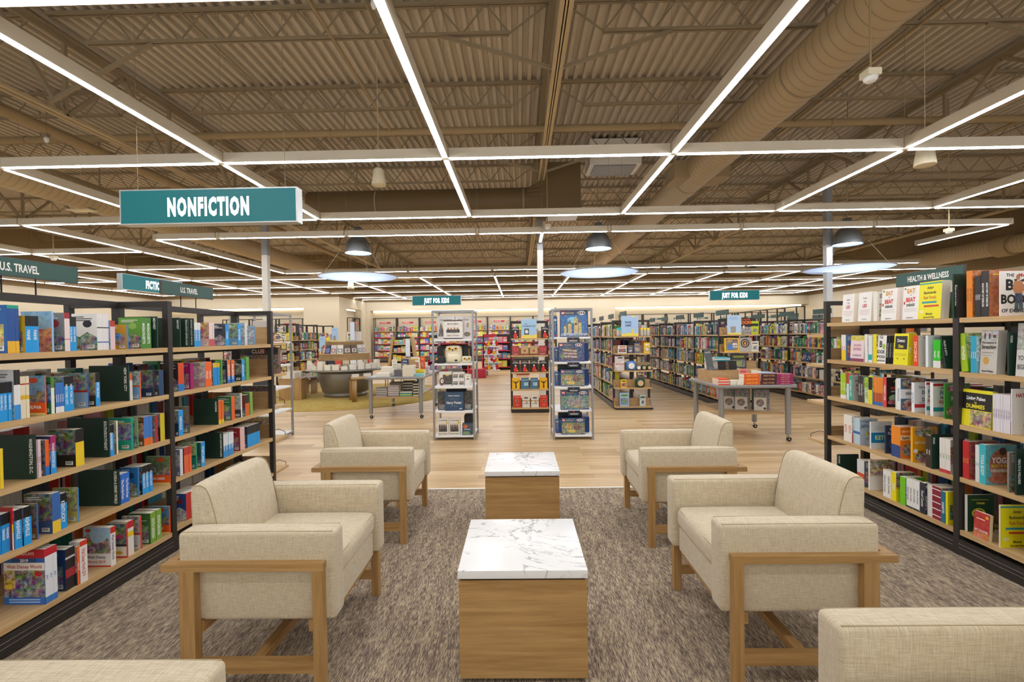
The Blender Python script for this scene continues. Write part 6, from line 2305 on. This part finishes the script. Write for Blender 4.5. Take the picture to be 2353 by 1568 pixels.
CX0 = -.18
for i, sh in ((0, 'first'), (3, 'fourth')):
    novel(CX0 + .035 + i * .19, 1.435, '', f'black novel with a red hooded figure, top board, {sh} from the gift tower', figure_red)


def handmaid(f):
    f.rect(0, 0, 1, 1, 'a9cdea')
    f.poly([(0, 0), (1, 0), (1, .22), (.7, .14), (.3, .2), (0, .12)], 'f2dc6a')
    f.text('THE', .3, .74, .05, '25406a', .3, .03)
    f.text("HANDMAID'S TALE", .5, .63, .06, '25406a', .8, .03)
    f.rect(.2, .18, .5, .5, '24382c', .2)
    f.ell(.35, .34, .1, .1, 'e8ecf0')


def poster(label, loc, w, h, fn, frame='letter_white', rz=0, cat='poster', lean=.0):
    mb = MB().box(-w / 2, w / 2, 0, .004, 0, h, 'letter_white')
    fn(Art(mb, (-w / 2, 0, 0), (1, 0, 0), (0, 0, 1), w, h, lift=.0004))
    o = mb.build('poster', loc=loc, rz=rz)
    return tag(o, label, cat, 'small pale blue display posters')


poster("pale blue THE HANDMAID'S TALE poster on the black case", (.19, 8.865, 1.437), .30, .37, handmaid)
for i in range(4):
    novel(CX0 + .035 + i * .175, 1.11, '', ('dark red novel, second board from the top' if i in (0, 3) else 'tan novel with a red blot, second board from the top') + f', place {nth(i + 1)}', simple_art('crimson' if i in (0, 3) else 'tan'), c='7a1a20' if i in (0, 3) else 'b8904a', copies=1, h=.18)
for i in range(4):
    novel(CX0 + .03 + i * .178, .785, '', f'black novel with a red hooded figure, middle board, place {nth(i + 1)}', figure_red)
for i in range(4):
    novel(CX0 + .03 + i * .178, .455, '', ('yellow novel with a dancing figure' if i in (0, 3) else 'dark blue novel') + f', fourth board down, place {nth(i + 1)}', simple_art('yellow' if i in (0, 3) else 'blue'), c='efb81c' if i in (0, 3) else '2b6f92', copies=1)
for i in range(4):
    novel(CX0 + .05 + i * .172, .10, '', ('red novel with a round emblem' if i in (0, 3) else 'white novel with a tan band') + f', bottom board, place {nth(i + 1)}', simple_art('redcover' if i in (0, 3) else 'white'), c='d23a26' if i in (0, 3) else 'e8e4dc', copies=1, h=.23)

# ---------------------------------------------------------------- travel games
def travelgames(f):
    f.rect(0, 0, 1, 1, 'abcdf0')
    f.poly([(0, 0), (1, 0), (1, .14), (.7, .12), (.4, .17), (0, .1)], 'f0dc62')
    f.rect(.62, .1, .74, .34, 'f2d84a')
    f.ell(.7, .96, .15, .03, 'f2e08a')
    f.text('TRAVEL', .4, .68, .10, '2b4a86', .5, .03, .7)
    f.text('GAMES', .4, .53, .10, '2b4a86', .5, .03, .7)


poster('pale blue TRAVEL GAMES poster on the end shelves', (2.17, 9.07, 1.446), .33, .40, travelgames)


def jar(x, y, z, r, h, mat, lid, lb, n='storage_jar'):
    e = empty(n, (x, y, z), label=lb, cat='jar', group='round tins and jars on the TRAVEL GAMES shelves')
    MB().lathe([(.001, 0), (r, 0), (r * 1.04, h * .1), (r, h * .72), (r * .7, h * .8)], mat, 20).build('jar_body', e)
    MB().lathe([(r * .9, h * .74), (r * .92, h), (.001, h)], lid, 20).build('lid', e)


plain('teal_plastic', '3fc0c0', .35)
plain('yellow_plastic', 'f0d01e', .35)
plain('clear_grey', 'b8b4ac', .25)
for i in range(3):
    jar(1.955 + i * .052, 9.14, 1.446, .03, .16, 'clear_grey', 'teal_plastic', f'clear tub with a teal lid beside the TRAVEL GAMES poster, place {nth(i + 1)}')
    jar(2.42 + i * .062, 9.14, 1.446, .03, .16, 'clear_grey', 'yellow_plastic', f'clear tub with a yellow lid beside the TRAVEL GAMES poster, place {nth(i + 1)}')


def auto_art(c1, c2, c3, text=None, tc='ffffff'):
    def fn(f):
        f.rect(0, 0, 1, 1, c1)
        f.rect(.08, .12, .92, .6, c2, .7)
        f.ell(.5, .36, .2, .15, c3, .4)
        if text:
            f.text(text, .5, .78, .12, tc, .85, .04, .8)
        else:
            f.rect(.15, .74, .85, .86, c3)
    return fn


def seq(f):
    f.rect(0, 0, 1, 1, 'dcd6d6')
    f.poly([(0, .18), (0, .32), (1, .72), (1, .58)], 'f0ecec')
    f.text('SEQUENCE', .5, .45, .1, 'c83a48', .8, .03)
    f.rect(.3, .85, .8, .93, '2a2a2a')


for x, z, w, h, c, fn, lb in (
        (2.03, 1.11, .17, .155, 'e8e0d8', auto_art('f0ece8', '4a3a34', 'c83a2a'), 'white game tin with a red title, second TRAVEL GAMES board'),
        (2.19, 1.11, .10, .13, '3c3c58', auto_art('3c3c58', '5a5a7a', 'c8c8d8'), 'dark purple game tin, second TRAVEL GAMES board'),
        (2.325, 1.11, .12, .2, '5a6a92', auto_art('5a6a92', '8a7a6a', 'd8a85a'), 'blue grey boxed puzzle, second TRAVEL GAMES board'),
        (2.515, 1.11, .12, .205, 'f0cc1e', auto_art('f0cc1e', 'd8a83a', 'f0f0e8'), 'yellow boxed game, second TRAVEL GAMES board'),
        (1.975, .77, .18, .28, 'dcd6d6', seq, 'white SEQUENCE game box, middle TRAVEL GAMES board'),
        (2.05, .43, .11, .16, 'f0d81e', auto_art('f0d81e', 'd83a3a', '3a3a3a'), 'small yellow card game on the fourth board'),
        (2.06, .06, .18, .27, '4a8ac8', auto_art('a8c8e0', '4a7ab8', '5a9a3a'), 'tall blue activity kit on the bottom board'),
        (2.42, .06, .12, .22, 'a8c0b8', auto_art('b8ccc4', 'd8e0dc', '2a2a2a'), 'pale green card tin on the bottom board')):
    boxed('travel_game', lb, 'game', (x, 9.13, z + .001), w, h, .04, c, fn, 0, 'small games on the TRAVEL GAMES shelves')
plain('blue_tin', '5a8ac8', .3, .3)
plain('dark_tin', '1f4a3a', .4)
plain('tan_face', 'd8b48a', .6)
for x, z, r, mt, lb in ((2.20, .771, .10, 'blue_tin', 'round blue carry case game, middle board'), (2.345, .771, .055, 'lamp_grey', 'round grey tin, middle board'),
                        (2.45, .771, .055, 'dark_tin', 'dark green nesting doll game, middle board, inner one'), (2.555, .771, .055, 'dark_tin', 'dark green nesting doll game, middle board, outer one'),
                        (2.375, .431, .095, 'dark_tin', 'rounded green tin with a yellow front, fourth board')):
    e = empty('game_tin', (x, 9.12, z), label=lb, cat='tin', group='round tins on the TRAVEL GAMES shelves')
    MB().soft(-r, r, -.02, .05, 0, r * 1.9, r * .8 if r < .08 else r * .5, mt, k=3).build('tin_body', e, merge=True)
    MB().tube([(0, -.0215, r * .9), (0, -.026, r * .9)], r * .6, 'tan_face' if mt == 'dark_tin' else 'letter_white', 18).build('front_picture', e)


# ---------------------------------------------------------------- moon landing shelves
def moon(f):
    f.rect(0, 0, 1, 1, '2a1c1c')
    f.rect(0, 0, 1, .46, '8a7a74', .85)
    f.ell(.45, .45, .07, .1, 'e8e4e0')
    f.text('FIRST ON THE', .5, .9, .09, 'e8602a', .8, .03)
    f.text('MOON', .5, .72, .19, 'f07a1e', .9, .05)


def bigbook(f):
    f.rect(0, 0, 1, 1, 'f0c41e')
    f.rect(.1, .1, .92, .92, '7a4a28', .7)
    f.ell(.42, .32, .22, .22, '3a78c8', .2)
    f.ell(.35, .8, .16, .1, 'c8a060', .3)
    f.text('BIG', .72, .56, .16, 'f4f4f4', .35, .05)
    f.text('BOOK', .74, .36, .1, 'f4f4f4', .35, .05)


def seal(f):
    f.rect(0, 0, 1, 1, 'b4b0ac', .1)
    f.ell(.5, .6, .36, .32, '4a3026', n=28)
    f.ell(.5, .6, .26, .23, 'c8b8a0', n=24)
    f.ell(.5, .6, .2, .18, '5a3a2a', n=24)
    f.ell(.5, .58, .08, .12, 'd8a050')


def guide(f):
    f.rect(0, 0, 1, 1, 'b8c820')
    f.rect(.05, .62, .95, .82, '1f1f1c')
    f.ell(.5, .3, .3, .14, '7a5a2a', .8)


def bluepost(f):
    f.rect(0, 0, 1, 1, 'b4d2ee')
    f.rect(0, 0, 1, .1, 'f0dc72')
    f.rect(.25, .1, .6, .42, '9a9488', .6)
    f.rect(.15, .86, .7, .88, '7aa0d8')
    f.rect(.15, .8, .8, .82, '7aa0d8')


poster('pale blue poster standing beside the moon landing book', (4.20, 9.07, 1.446), .27, .38, bluepost)
for x, z, w, h, c, fn, lb in (
        (4.42, 1.444, .27, .33, '2a1c1c', moon, 'dark FIRST ON THE MOON book on the end shelves'),
        (4.62, 1.444, .16, .26, 'b8c820', guide, 'lime and black guide book beside the moon landing book'),
        (4.17, 1.11, .28, .27, 'f0c41e', bigbook, 'yellow framed BIG BOOK with a blue planet'),
        (4.43, 1.11, .24, .27, 'b4b0ac', seal, 'silver book with a round brown seal'),
        (4.62, 1.11, .15, .20, 'e6e2d4', auto_art('e6e2d4', 'd8d4c8', '6a6a6a'), 'small cream book beside the silver seal book'),
        (4.30, .77, .3, .3, '3a3636', auto_art('3a3636', '4a4444', '8a9a3a'), 'dark book behind the hardcover stacks'),
        (4.30, .43, .30, .16, '2a5a6a', auto_art('e8c86a', '2a5a6a', '3a2a20', 'koala' if False else None), 'teal and yellow kit box seen under the wheeled table')):
    boxed('large_book', lb, 'book', (x, 9.12, z + .001), w, h, .03, c, fn, 0, 'large books on the moon landing shelves')


# ---------------------------------------------------------------- stacks of books lying flat
def stack(x, y, z, w, d, cols, t, label, group, rz=0.0, page='paper', text=None, jit=.004, name='stacked_book', hard=False):
    """books lying flat, spine to the front (-y); one object each"""
    for i in range(len(cols)):
        c = cols[i]
        mb, pm = MB(), MB()
        th = .0025 if hard else .001
        mb.box(0, w, 0, d, 0, th, 'print', hexc(c)).box(0, w, 0, d, t - th, t, 'print', hexc(c)).box(0, w, 0, th, th, t - th, 'print', hexc(c))
        if text:
            a = Art(mb, (0, 0, 0), (1, 0, 0), (0, 0, 1), w, t, lift=.0003)
            a.rect(.04, .12, .96, .88, c)
            a.text(text[0], .5, .5, .42, text[1], .7, .03)
        pm.box(.002, w - .002, th, d - .002, th, t - th, page)
        o = mb.build(name, loc=(x + rng.uniform(-jit, jit), y + rng.uniform(-jit, jit), z + i * (t + .0004) + .0006), rz=rz + rng.uniform(-.02, .02))
        pm.build('pages', o)
        tag(o, label if len(cols) == 1 else f'{label}, layer {nth(i + 1)}', 'book', group)


def whitestack(x, y, z, w, d, n, t, label, group, rz=0.0, cols=('e8e2d4', 'dcd4c4')):
    """fore-edges to the front"""
    for i in range(n):
        mb, pm = MB(), MB()
        c = cols[i % len(cols)]
        mb.box(0, w, 0, d, 0, .0014, 'print', hexc(c)).box(0, w, 0, d, t - .0014, t, 'print', hexc(c)).box(0, w, d - .001, d, .0014, t - .0014, 'print', hexc(c))
        pm.box(.001, w - .001, .001, d - .001, .0014, t - .0014, 'paper')
        o = mb.build('stacked_book', loc=(x + rng.uniform(-.003, .003), y + rng.uniform(-.003, .003), z + i * (t + .0004) + .0006), rz=rz + rng.uniform(-.02, .02))
        pm.build('pages', o)
        tag(o, f'{label}, layer {nth(i + 1)}', 'book', group)


ZR_ = .783
GR = 'stacks on the wheeled table with the oak riser'
stack(3.02, 6.25, ZR_, .215, .15, ['e8641f'] * 3, .048, 'fat orange novel in the orange stack', GR, text=('HARRY POTTER', 'f0c040'))
stack(3.24, 6.25, ZR_, .215, .15, ['4a1626'] * 3, .048, 'fat maroon novel in the maroon stack', GR, text=('HARRY POTTER', 'c8a060'))
stack(3.46, 6.25, ZR_, .215, .15, ['9c1c5c'] * 5, .028, 'magenta novel in the magenta stack', GR, text=('HARRY POTTER', 'e8b0a0'))
stack(2.67, 6.24, ZR_, .15, .2, ['e8542a', 'e8e0d8', 'e8542a', 'e8e0d8', 'e8542a'], .017, 'thin orange and white novel in the low stack', GR)
whitestack(2.835, 6.25, ZR_, .088, .13, 2, .03, 'white paged novel in the small inner stack', GR)
whitestack(2.925, 6.25, ZR_, .088, .13, 2, .03, 'white paged novel in the small outer stack', GR)
whitestack(3.16, 6.62, ZR_, .28, .2, 4, .038, 'pale wide book on the back of the table', GR)
whitestack(3.44, 6.70, ZR_, .24, .2, 3, .04, 'pale wide book at the far corner of the table', GR, cols=('8aa4d8', 'dcd4c4'))
stack(2.86, 6.70, .954, .27, .19, ['1f1c1c'] * 6, .021, 'black hardcover in the riser stack', GR, text=('STONE', 'c8a86a'), hard=True)
stack(2.83, 6.72, .954 + 6 * .0215, .22, .17, ['2aa0b0', 'e8e4dc', '2aa0b0'], .016, 'teal hardcover lying on the black stack', GR, hard=True)
stack(2.80, 6.92, .954, .15, .11, ['e8dcd8', '3a8a9a'] * 4, .02, 'small striped hardcover behind the grey sign', GR)
# grey easel sign
e = empty('table_sign', (2.76, 6.70, .953), .25, 'tall tilted grey sign reading Harry Potter on the oak riser', 'sign')
MB().bar((-.04, .0, .01), (.12, .05, .01), .12, .015, 'grey_metal').build('foot', e)
mb = MB().box(-.055, .055, 0, .006, 0, .31, 'lamp_grey')
Art(mb, (-.055, 0, 0), (1, 0, 0), (0, 0, 1), .11, .31, lift=.0005).rect(0, 0, 1, 1, '5a6064').text('Harry Potter', .5, .84, .05, 'f0f0f0', .8, .03).rect(.3, .1, .7, .12, '8a9094')
mb.move(Matrix.Rotation(-.12, 4, 'Y') @ Matrix.Rotation(-.1, 4, 'X'))
mb.build('sign_panel', e)
poster('small pink and orange price card on the wheeled table', (3.13, 6.50, ZR_), .12, .2, auto_art('d88a7a', 'e0703a', 'c84a6a'), cat='card')


def bearbox(f):
    f.rect(0, 0, 1, 1, '6a625c', .5)
    f.rect(.0, 0, .8, .62, 'd8cfc0', .15)
    f.ell(.4, .36, .25, .18, '6a5240', .6)
    f.rect(.62, .04, .76, .14, '3a3a3a')


for k, (x, y, r) in enumerate(((3.0, 6.62, -.25), (3.14, 6.55, -.25), (3.36, 6.46, -.2))):
    boxed('puzzle_box', f'dark box with a bear picture under the wheeled table, place {nth(k + 1)}', 'box', (x, y, .401), .2, .29, .1, '4a4c54', bearbox, r, 'bear boxes under the wheeled table', '3a4458')


ZL = .773
GLT = 'stacks on the wheeled table by the mustard rug'
stack(-2.30, 8.40, ZL, .14, .2, ['6a6870'] * 7, .017, 'grey paperback in the small grey stack', GLT)
stack(-2.14, 8.38, ZL, .21, .2, ['e6deca'] * 6, .033, 'fat cream novel in the tall cream stack', GLT)
stack(-2.62, 8.38, ZL, .24, .19, ['ece6da'] * 2, .032, 'cream novel in the low cream stack', GLT)
whitestack(-2.60, 8.62, ZL, .24, .2, 5, .032, 'cream novel behind the low cream stack', GLT)
stack(-2.32, 8.70, ZL, .16, .2, ['e6dcc8'] * 8, .026, 'cream novel at the back of the table', GLT)
stack(-1.93, 8.42, ZL, .17, .14, ['8ac8cc'] * 2, .022, 'pale teal paperback at the table corner', GLT)
stack(-1.99, 8.66, ZL, .19, .14, ['e8d22a'] * 4, .026, 'yellow paperback in the yellow stack', GLT)
stack(-1.93, 8.95, ZL, .16, .14, ['c8ccd0', 'e8e4dc'] * 3, .024, 'grey and white paperback behind the yellow stack', GLT)
whitestack(-2.55, 9.2, ZL, .25, .2, 6, .03, 'pale novel on the rear of the table', GLT)
whitestack(-2.2, 9.55, ZL, .25, .2, 6, .03, 'pale novel at the far end of the table', GLT)
tag(MB().prism([(-.2, 0), (.2, 0), (.15, .28), (-.09, .34)], -.0, .22, 'panel_oak').build('wooden_riser', loc=(-2.13, 8.72, ZL)), 'sloping oak riser in the middle of the table by the rug', 'riser')


def wbook(f):
    f.rect(0, 0, 1, 1, '1d3a62')
    f.text('THE', .4, .8, .08, 'f0f0f0', .5, .03)
    f.text('WHAT', .5, .5, .14, 'f0f0f0', .8, .04)
    f.text('IF', .5, .25, .12, 'f0f0f0', .5, .04)


for (x, y, z, w, h, c, fn, lb, rz) in ((-2.17, 8.69, ZL + .13, .13, .17, '1d3a62', auto_art('1d3a62', '24486e', 'd8c05a', 'WORLD'), 'dark blue hardcover standing on the oak riser', 0),
                                      (-1.98, 8.72, ZL + .1, .17, .24, 'e8e4dc', auto_art('e8e8e4', 'b83a2a', 'e0b02a'), 'white and yellow photo book standing on the riser', -.2),
                                      (-2.36, 8.66, ZL + .10, .10, .2, 'ece4d0', auto_art('ece4d0', 'e4dcc8', 'd8d0bc'), 'cream novel leaning on the riser', .2),
                                      (-1.86, 8.80, ZL + .1, .09, .25, 'e8602a', auto_art('e8602a', 'd84a2a', 'f0a06a'), 'orange novel standing at the riser end', -.3)):
    boxed('standing_book', lb, 'book', (x, y, z), w, h, .03, c, fn, rz, 'books stood on the oak riser')
e = empty('card_stand', (-2.15, 8.86, ZL + .33), 0, 'thin tall pale sign on a round foot over the table by the rug', 'sign')
MB().lathe([(.001, 0), (.05, 0), (.05, .015), (.01, .02), (.001, .02)], 'grey_metal', 18).build('foot', e)
MB().box(-.045, .045, 0, .005, .02, .36, 'sign_frame').box(-.04, .04, -.002, 0, .025, .35, 'disc_white').build('card', e)
# lower shelf stacks
GLS = 'stacks on the lower shelf by the rug'
stack(-2.66, 8.48, .401, .2, .17, ['b8b0ac', '8a8480'] * 4, .02, 'grey paperback, lower shelf, outermost stack', GLS)
stack(-2.44, 8.48, .401, .2, .17, ['9a8e8c', 'c8c0bc'] * 5, .02, 'pink grey paperback, lower shelf, second stack', GLS)
stack(-2.22, 8.47, .401, .22, .17, ['4a9a8a', 'b8c84a', '2a7a9a', 'd8d8c0'], .02, 'green and teal paperback, lower shelf, low stack', GLS)
stack(-2.22, 8.70, .401, .22, .17, ['d8cfb8', '2a2826'] * 5, .025, 'cream and black paperback, lower shelf, behind the green stack', GLS)
stack(-1.98, 8.49, .401, .10, .17, ['d8cfb8', '2a2826'] * 5, .025, 'cream and black paperback, lower shelf, by the leg', GLS)
stack(-2.0, 8.9, .401, .12, .2, ['2ab4c8'] * 10, .028, 'bright teal paperback, lower shelf, tall stack', GLS, rz=.0)
stack(-2.5, 8.8, .401, .24, .2, ['c8b8a8', '8a7a6a'] * 5, .022, 'brown paperback, lower shelf, rear stack', GLS)

# ---------------------------------------------------------------- round table goods
RC = Vector((-4.50, 11.85))
GRT = 'books leaning on the tiers of the round table'
ct = [('d8d0c4', '8a8a80'), ('b0322c', 'd8c8b8'), ('e8501e', 'f0c8a0'), ('24302c', '4a8a7a'), ('3a2a28', 'a86a5a'), ('202a3a', 'd8e0e8'), ('d0402a', 'e8a08a'), ('c8b08a', '5a5a50'), ('e6e2d8', '9aa4a8')]
ct2 = [('d8d23a', '6a7a6a'), ('33312f', 'a8a49c'), ('b85030', 'e8d8c8'), ('20305a', '3a6ac8'), ('d8d0c8', 'b03a3a'), ('e8e0d0', '7a8a9a'), ('5a4a3a', 'c8b8a0')]
for tier, (z, rad, cset, words) in enumerate(((.727, .712, ct, 'lower'), (1.105, .545, ct2, 'upper'))):
    cset = (cset + cset[::-1])[:12 if tier == 0 else 10]
    n = len(cset)
    for i, (c1, c2) in enumerate(cset):
        a = -PI * .98 + (PI * .96) * (i + .5) / n
        x, y = RC.x + (rad + .03) * math.cos(a), RC.y + (rad + .03) * math.sin(a)
        w, h = .14, .22
        mb = MB()
        mb.box(-w / 2, w / 2, 0, .028, 0, h, 'print', hexc(c1))
        mb.box(-w / 2 + .001, w / 2 - .001, .0285, .0287, .001, h, 'print', hexc('e8e0d0'))
        auto_art(c1, c2, c1)(Art(mb, (-w / 2, 0, 0), (1, 0, 0), (0, 0, 1), w, h, lift=.0004))
        o = mb.build('standing_book')
        o.matrix_world = Matrix.Translation((x, y, z + .002)) @ Matrix.Rotation(a + PI / 2, 4, 'Z') @ Matrix.Rotation(-.25, 4, 'X')
        tag(o, f'{cname(c1)} novel leaning on the {words} tier of the round table, place {nth(i + 1)}', 'book', GRT)
GRS = 'pale book piles round the rim of the round table'
for i in range(14):
    a = -PI * .99 + PI * .98 * (i + .5) / 14
    r = .86
    n = 2 + (i * 7) % 4 // 1 if i % 3 else 3
    c = ('e8e2d4', 'dcd4c4') if i not in (1, 9) else (('d8d020', 'd8d020') if i == 1 else ('a8c4d8', 'e8e8e4'))
    x, y = RC.x + r * math.cos(a), RC.y + r * math.sin(a)
    for k in range(n):
        mb, pm = MB(), MB()
        t = .042
        mb.box(-.075, .075, -.05, .055, 0, .001, 'print', hexc(c[0])).box(-.075, .075, -.05, .055, t - .001, t, 'print', hexc(c[1]))
        pm.box(-.074, .074, -.049, .054, .001, t - .001, 'paper')
        o = mb.build('stacked_book', loc=(x, y, .7235 + k * (t + .0005)), rz=a + PI / 2)
        pm.build('pages', o)
        tag(o, f'pale thick novel in rim pile {nth(i + 1)} of the round table, layer {nth(k + 1)}', 'book', GRS)
for i, (dx, dy, dz, w, h, fn, lb) in enumerate(((-.50, -.22, .49, .15, .44, bluepost, 'pale blue poster on the round table, nearest the beige wall'), (-.30, .1, .792, .18, .36, bluepost, 'pale blue poster standing high on the round table'))):
    poster(lb, (RC.x + dx, RC.y + dy, .61 + dz), w, h, fn)
poster('large white framed picture card on top of the round table', (RC.x + .22, RC.y + .05, 1.403), .42, .26, lambda f: (f.rect(0, 0, 1, 1, '6a6a68'), f.rect(.02, .03, .98, .97, 'ece4d4'), f.ell(.25, .3, .12, .25, 'a8c03a', .3), f.rect(.35, .1, .5, .7, 'e8d83a', .2), f.ell(.2, .65, .08, .1, '8a3a2a')))
e = empty('card_stand', (RC.x + .24, RC.y - .12, 1.403), .1, 'tall thin pale sign on top of the round table', 'sign')
MB().lathe([(.001, 0), (.05, 0), (.05, .015), (.001, .02)], 'grey_metal', 18).build('foot', e)
MB().box(-.06, .06, 0, .005, .02, .5, 'sign_frame').box(-.05, .05, -.002, 0, .03, .49, 'disc_white').build('card', e)
plain('star_yellow', 'f2d43a', .5)
e = empty('star_ornament', (RC.x - .27, RC.y - .42, 1.403), 0, 'yellow star ornament on a small foot on the round table', 'ornament')
pts = [(.07 * math.cos(PI / 2 + k * PI / 5) * (1 if k % 2 == 0 else .5), .067 + .07 * math.sin(PI / 2 + k * PI / 5) * (1 if k % 2 == 0 else .5)) for k in range(10)]
MB().prism(pts, 0, .02, 'star_yellow').build('star', e)
MB().box(-.05, .05, -.02, .03, 0, .012, 'panel_oak').build('foot', e)
# curved low table piles
for i in range(5):
    a = -PI * .33 + PI * .33 * i / 4.6
    for k in range(2):
        mb, pm = MB(), MB()
        mb.box(-.075, .075, -.05, .055, 0, .001, 'print', hexc('3a6a9a' if i < 2 else 'e8dcd0')).box(-.075, .075, -.05, .055, .034, .035, 'print', hexc('3a6a9a' if i < 2 else 'e8dcd0'))
        pm.box(-.074, .074, -.049, .054, .001, .034, 'paper')
        o = mb.build('stacked_book', loc=(RC.x + 1.25 * math.cos(a), RC.y + 1.25 * math.sin(a), .5735 + k * .0355), rz=a + PI / 2)
        pm.build('pages', o)
        tag(o, f'small thick book in pile {nth(i + 1)} on the low curved table, layer {nth(k + 1)}', 'book', 'piles on the low curved table')
whitestack(-5.72, 11.0, .533, .3, .26, 4, .035, 'white paperback stacked on the oak block seat', 'white pile on the oak block')
whitestack(-5.95, 11.80, .4725, .28, .2, 6, .03, 'white paperback on the curved grey bench', 'white pile on the curved bench', rz=.2)

# tall end cases further on the travel side
for k in range(2):
    bookcase(-7.55, 1, 14.2 + 1.32 * k, 15.52 + 1.32 * k, (.17, .5, .83, 1.15, 1.45), f'black bookcase glimpsed past the CLUE tower, bay {nth(k + 1)}', first=(k == 0), H=1.95)
    for z in (.17, .5, .83, 1.15, 1.45):
        far_row(FAR, -7.55, 1, 14.25 + 1.32 * k, 15.48 + 1.32 * k, z, .24)
        far_row(FAR, -6.81, -1, 14.25 + 1.32 * k, 15.48 + 1.32 * k, z, .24)
end_cap(-7.55, -6.81, 14.155, -1, (.5, .83, 1.15, 1.45), 'oak end shelves with yellow books past the CLUE tower', .2, .12)
for z in (.5, .83, 1.15, 1.45):
    far_faces(FAR, 14.0, 1, -7.5, -6.85, z, pal=['e8d83a', 'ece8dc', '5a4a40', 'd8d0c0', 'b8a83a'], gap=.01)

# kids racks and red blocks far behind
for x, y, lb in ((-4.9, 19.5, 'dark A-shaped book rack before the kids wall, nearest the round table'), (-2.6, 19.5, 'dark A-shaped book rack before the kids wall, behind the gift tower')):
    e = empty('spinner_rack', (x, y, 0), 0, lb, 'display rack', 'A-shaped racks before the kids wall')
    MB().prism([(-.62, 0), (.62, 0), (.42, 1.5), (-.42, 1.5)], 0, .04, 'bag_black').build('rack_back', e)
    MB().prism([(-.66, 0), (-.56, 0), (-.34, 1.5), (-.44, 1.5)], -.3, .04, 'panel_oak').build('rack_side', e)
    MB().prism([(.56, 0), (.66, 0), (.44, 1.5), (.34, 1.5)], -.3, .04, 'panel_oak').build('rack_side', e)
    for z in (.15, .5, .85, 1.18):
        MB().box(-.52 + z * .08, .52 - z * .08, -.26, 0, z - .03, z, 'panel_oak').build('shelf', e)
        far_faces(FAR, y - .22, 1, x - .48 + z * .08, x + .48 - z * .08, z, pal=KP, gap=.02)
for x, y, w, h, lb in ((-2.9, 18.9, 1.6, 1.55, 'black rack with red shelves of picture books, nearest the kids sign'), (-.95, 20.2, 1.3, 1.55, 'black rack with red shelves of picture books beside the toy stand')):
    e = empty('picture_book_rack', (x, y, 0), 0, lb, 'display rack', 'red shelved racks of picture books')
    MB().box(-w / 2, w / 2, 0, .04, 0, h, 'bag_black').build('rack_back', e)
    for sx in (-1, 1):
        MB().box(sx * w / 2 - .02, sx * w / 2 + .02, -.35, .04, 0, h * .35, 'red_paint').build('rack_side', e)
    for z in (.14, .5, .85, 1.2):
        MB().box(-w / 2 + .02, w / 2 - .02, -.3, 0, z - .035, z, 'red_paint').build('shelf', e)
        far_faces(FAR, y - .25, 1, x - w / 2 + .05, x + w / 2 - .05, z, pal=KP, gap=.015, w=(.17, .22), h=(.22, .28))
# plush toy stand
e = empty('toy_stand', (-1.15, 17.2, 0), 0, 'grey post stand with white tiers of red and yellow soft toys', 'display rack')
MB().box(-.13, -.03, -.05, .05, 0, 1.2, 'grey_metal').build('post', e)
MB().box(-.16, .3, -.12, .12, 1.44, 1.55, 'red_paint').build('header_sign', e)
MB().box(-.1, -.06, -.02, .02, 1.2, 1.5, 'grey_metal').build('post', e)
for i, z in enumerate((.22, .5, .8, 1.1)):
    MB().lathe([(.001, z - .02), (.3, z - .02), (.31, z), (.001, z)], 'white_shelf', 24, cx=.12).build('tier', e)
plain('toy_red', 'd8302c', .9)
plain('toy_yellow', 'f0b828', .9)
plain('toy_white', 'f2eee8', .9)
for i, z in enumerate((.22, .5, .8, 1.1)):
    for k in range(4):
        a = -PI * .95 + PI * .9 * k / 3
        mt = ('toy_red', 'toy_yellow', 'toy_white')[(i + k) % 3]
        x, y = -1.03 + .2 * math.cos(a), 17.2 + .2 * math.sin(a)
        mb = MB().soft(-.055, .055, -.05, .05, 0, .12, .045, mt, k=2)
        mb.soft(-.045, .045, -.045, .045, .11, .19, .038, mt if k % 2 else 'toy_white', k=2)
        for sx in (-1, 1):
            mb.soft(sx * .055 - .015, sx * .055 + .015, -.02, .02, .04, .10, .014, mt, k=1)
            mb.soft(sx * .03 - .016, sx * .03 + .016, -.012, .012, .18, .21, .011, mt, k=1)
        o = mb.build('plush_toy', loc=(x, y, z + .001), rz=a + PI / 2, merge=True)
        tag(o, 'small soft toy in red, yellow and white on the tiered stand', 'soft toy', 'soft toys on the tiered stand')
tag(MB().soft(-.25, .25, -.2, .2, 0, .42, .02, 'red_paint', k=1).build('red_block', loc=(.12, 17.6, 0), merge=True), 'red block seat in the aisle to the kids section', 'stool')
tag(MB().soft(-.3, .3, -.2, .2, 0, .32, .02, 'red_paint', k=1).build('red_block', loc=(-1.5, 16.4, 0), merge=True), 'low red block behind the owl backpack tower', 'stool')

far = FAR_BOOKS.build('distant_books')
tag(far, 'rows of far books on every background shelf, too many to count', 'books', kind='stuff')

for o in col.objects:
    if o.parent is None and 'label' in o and len(str(o['label']).split()) > 16:
        print('LONG', o.name, o['label'])
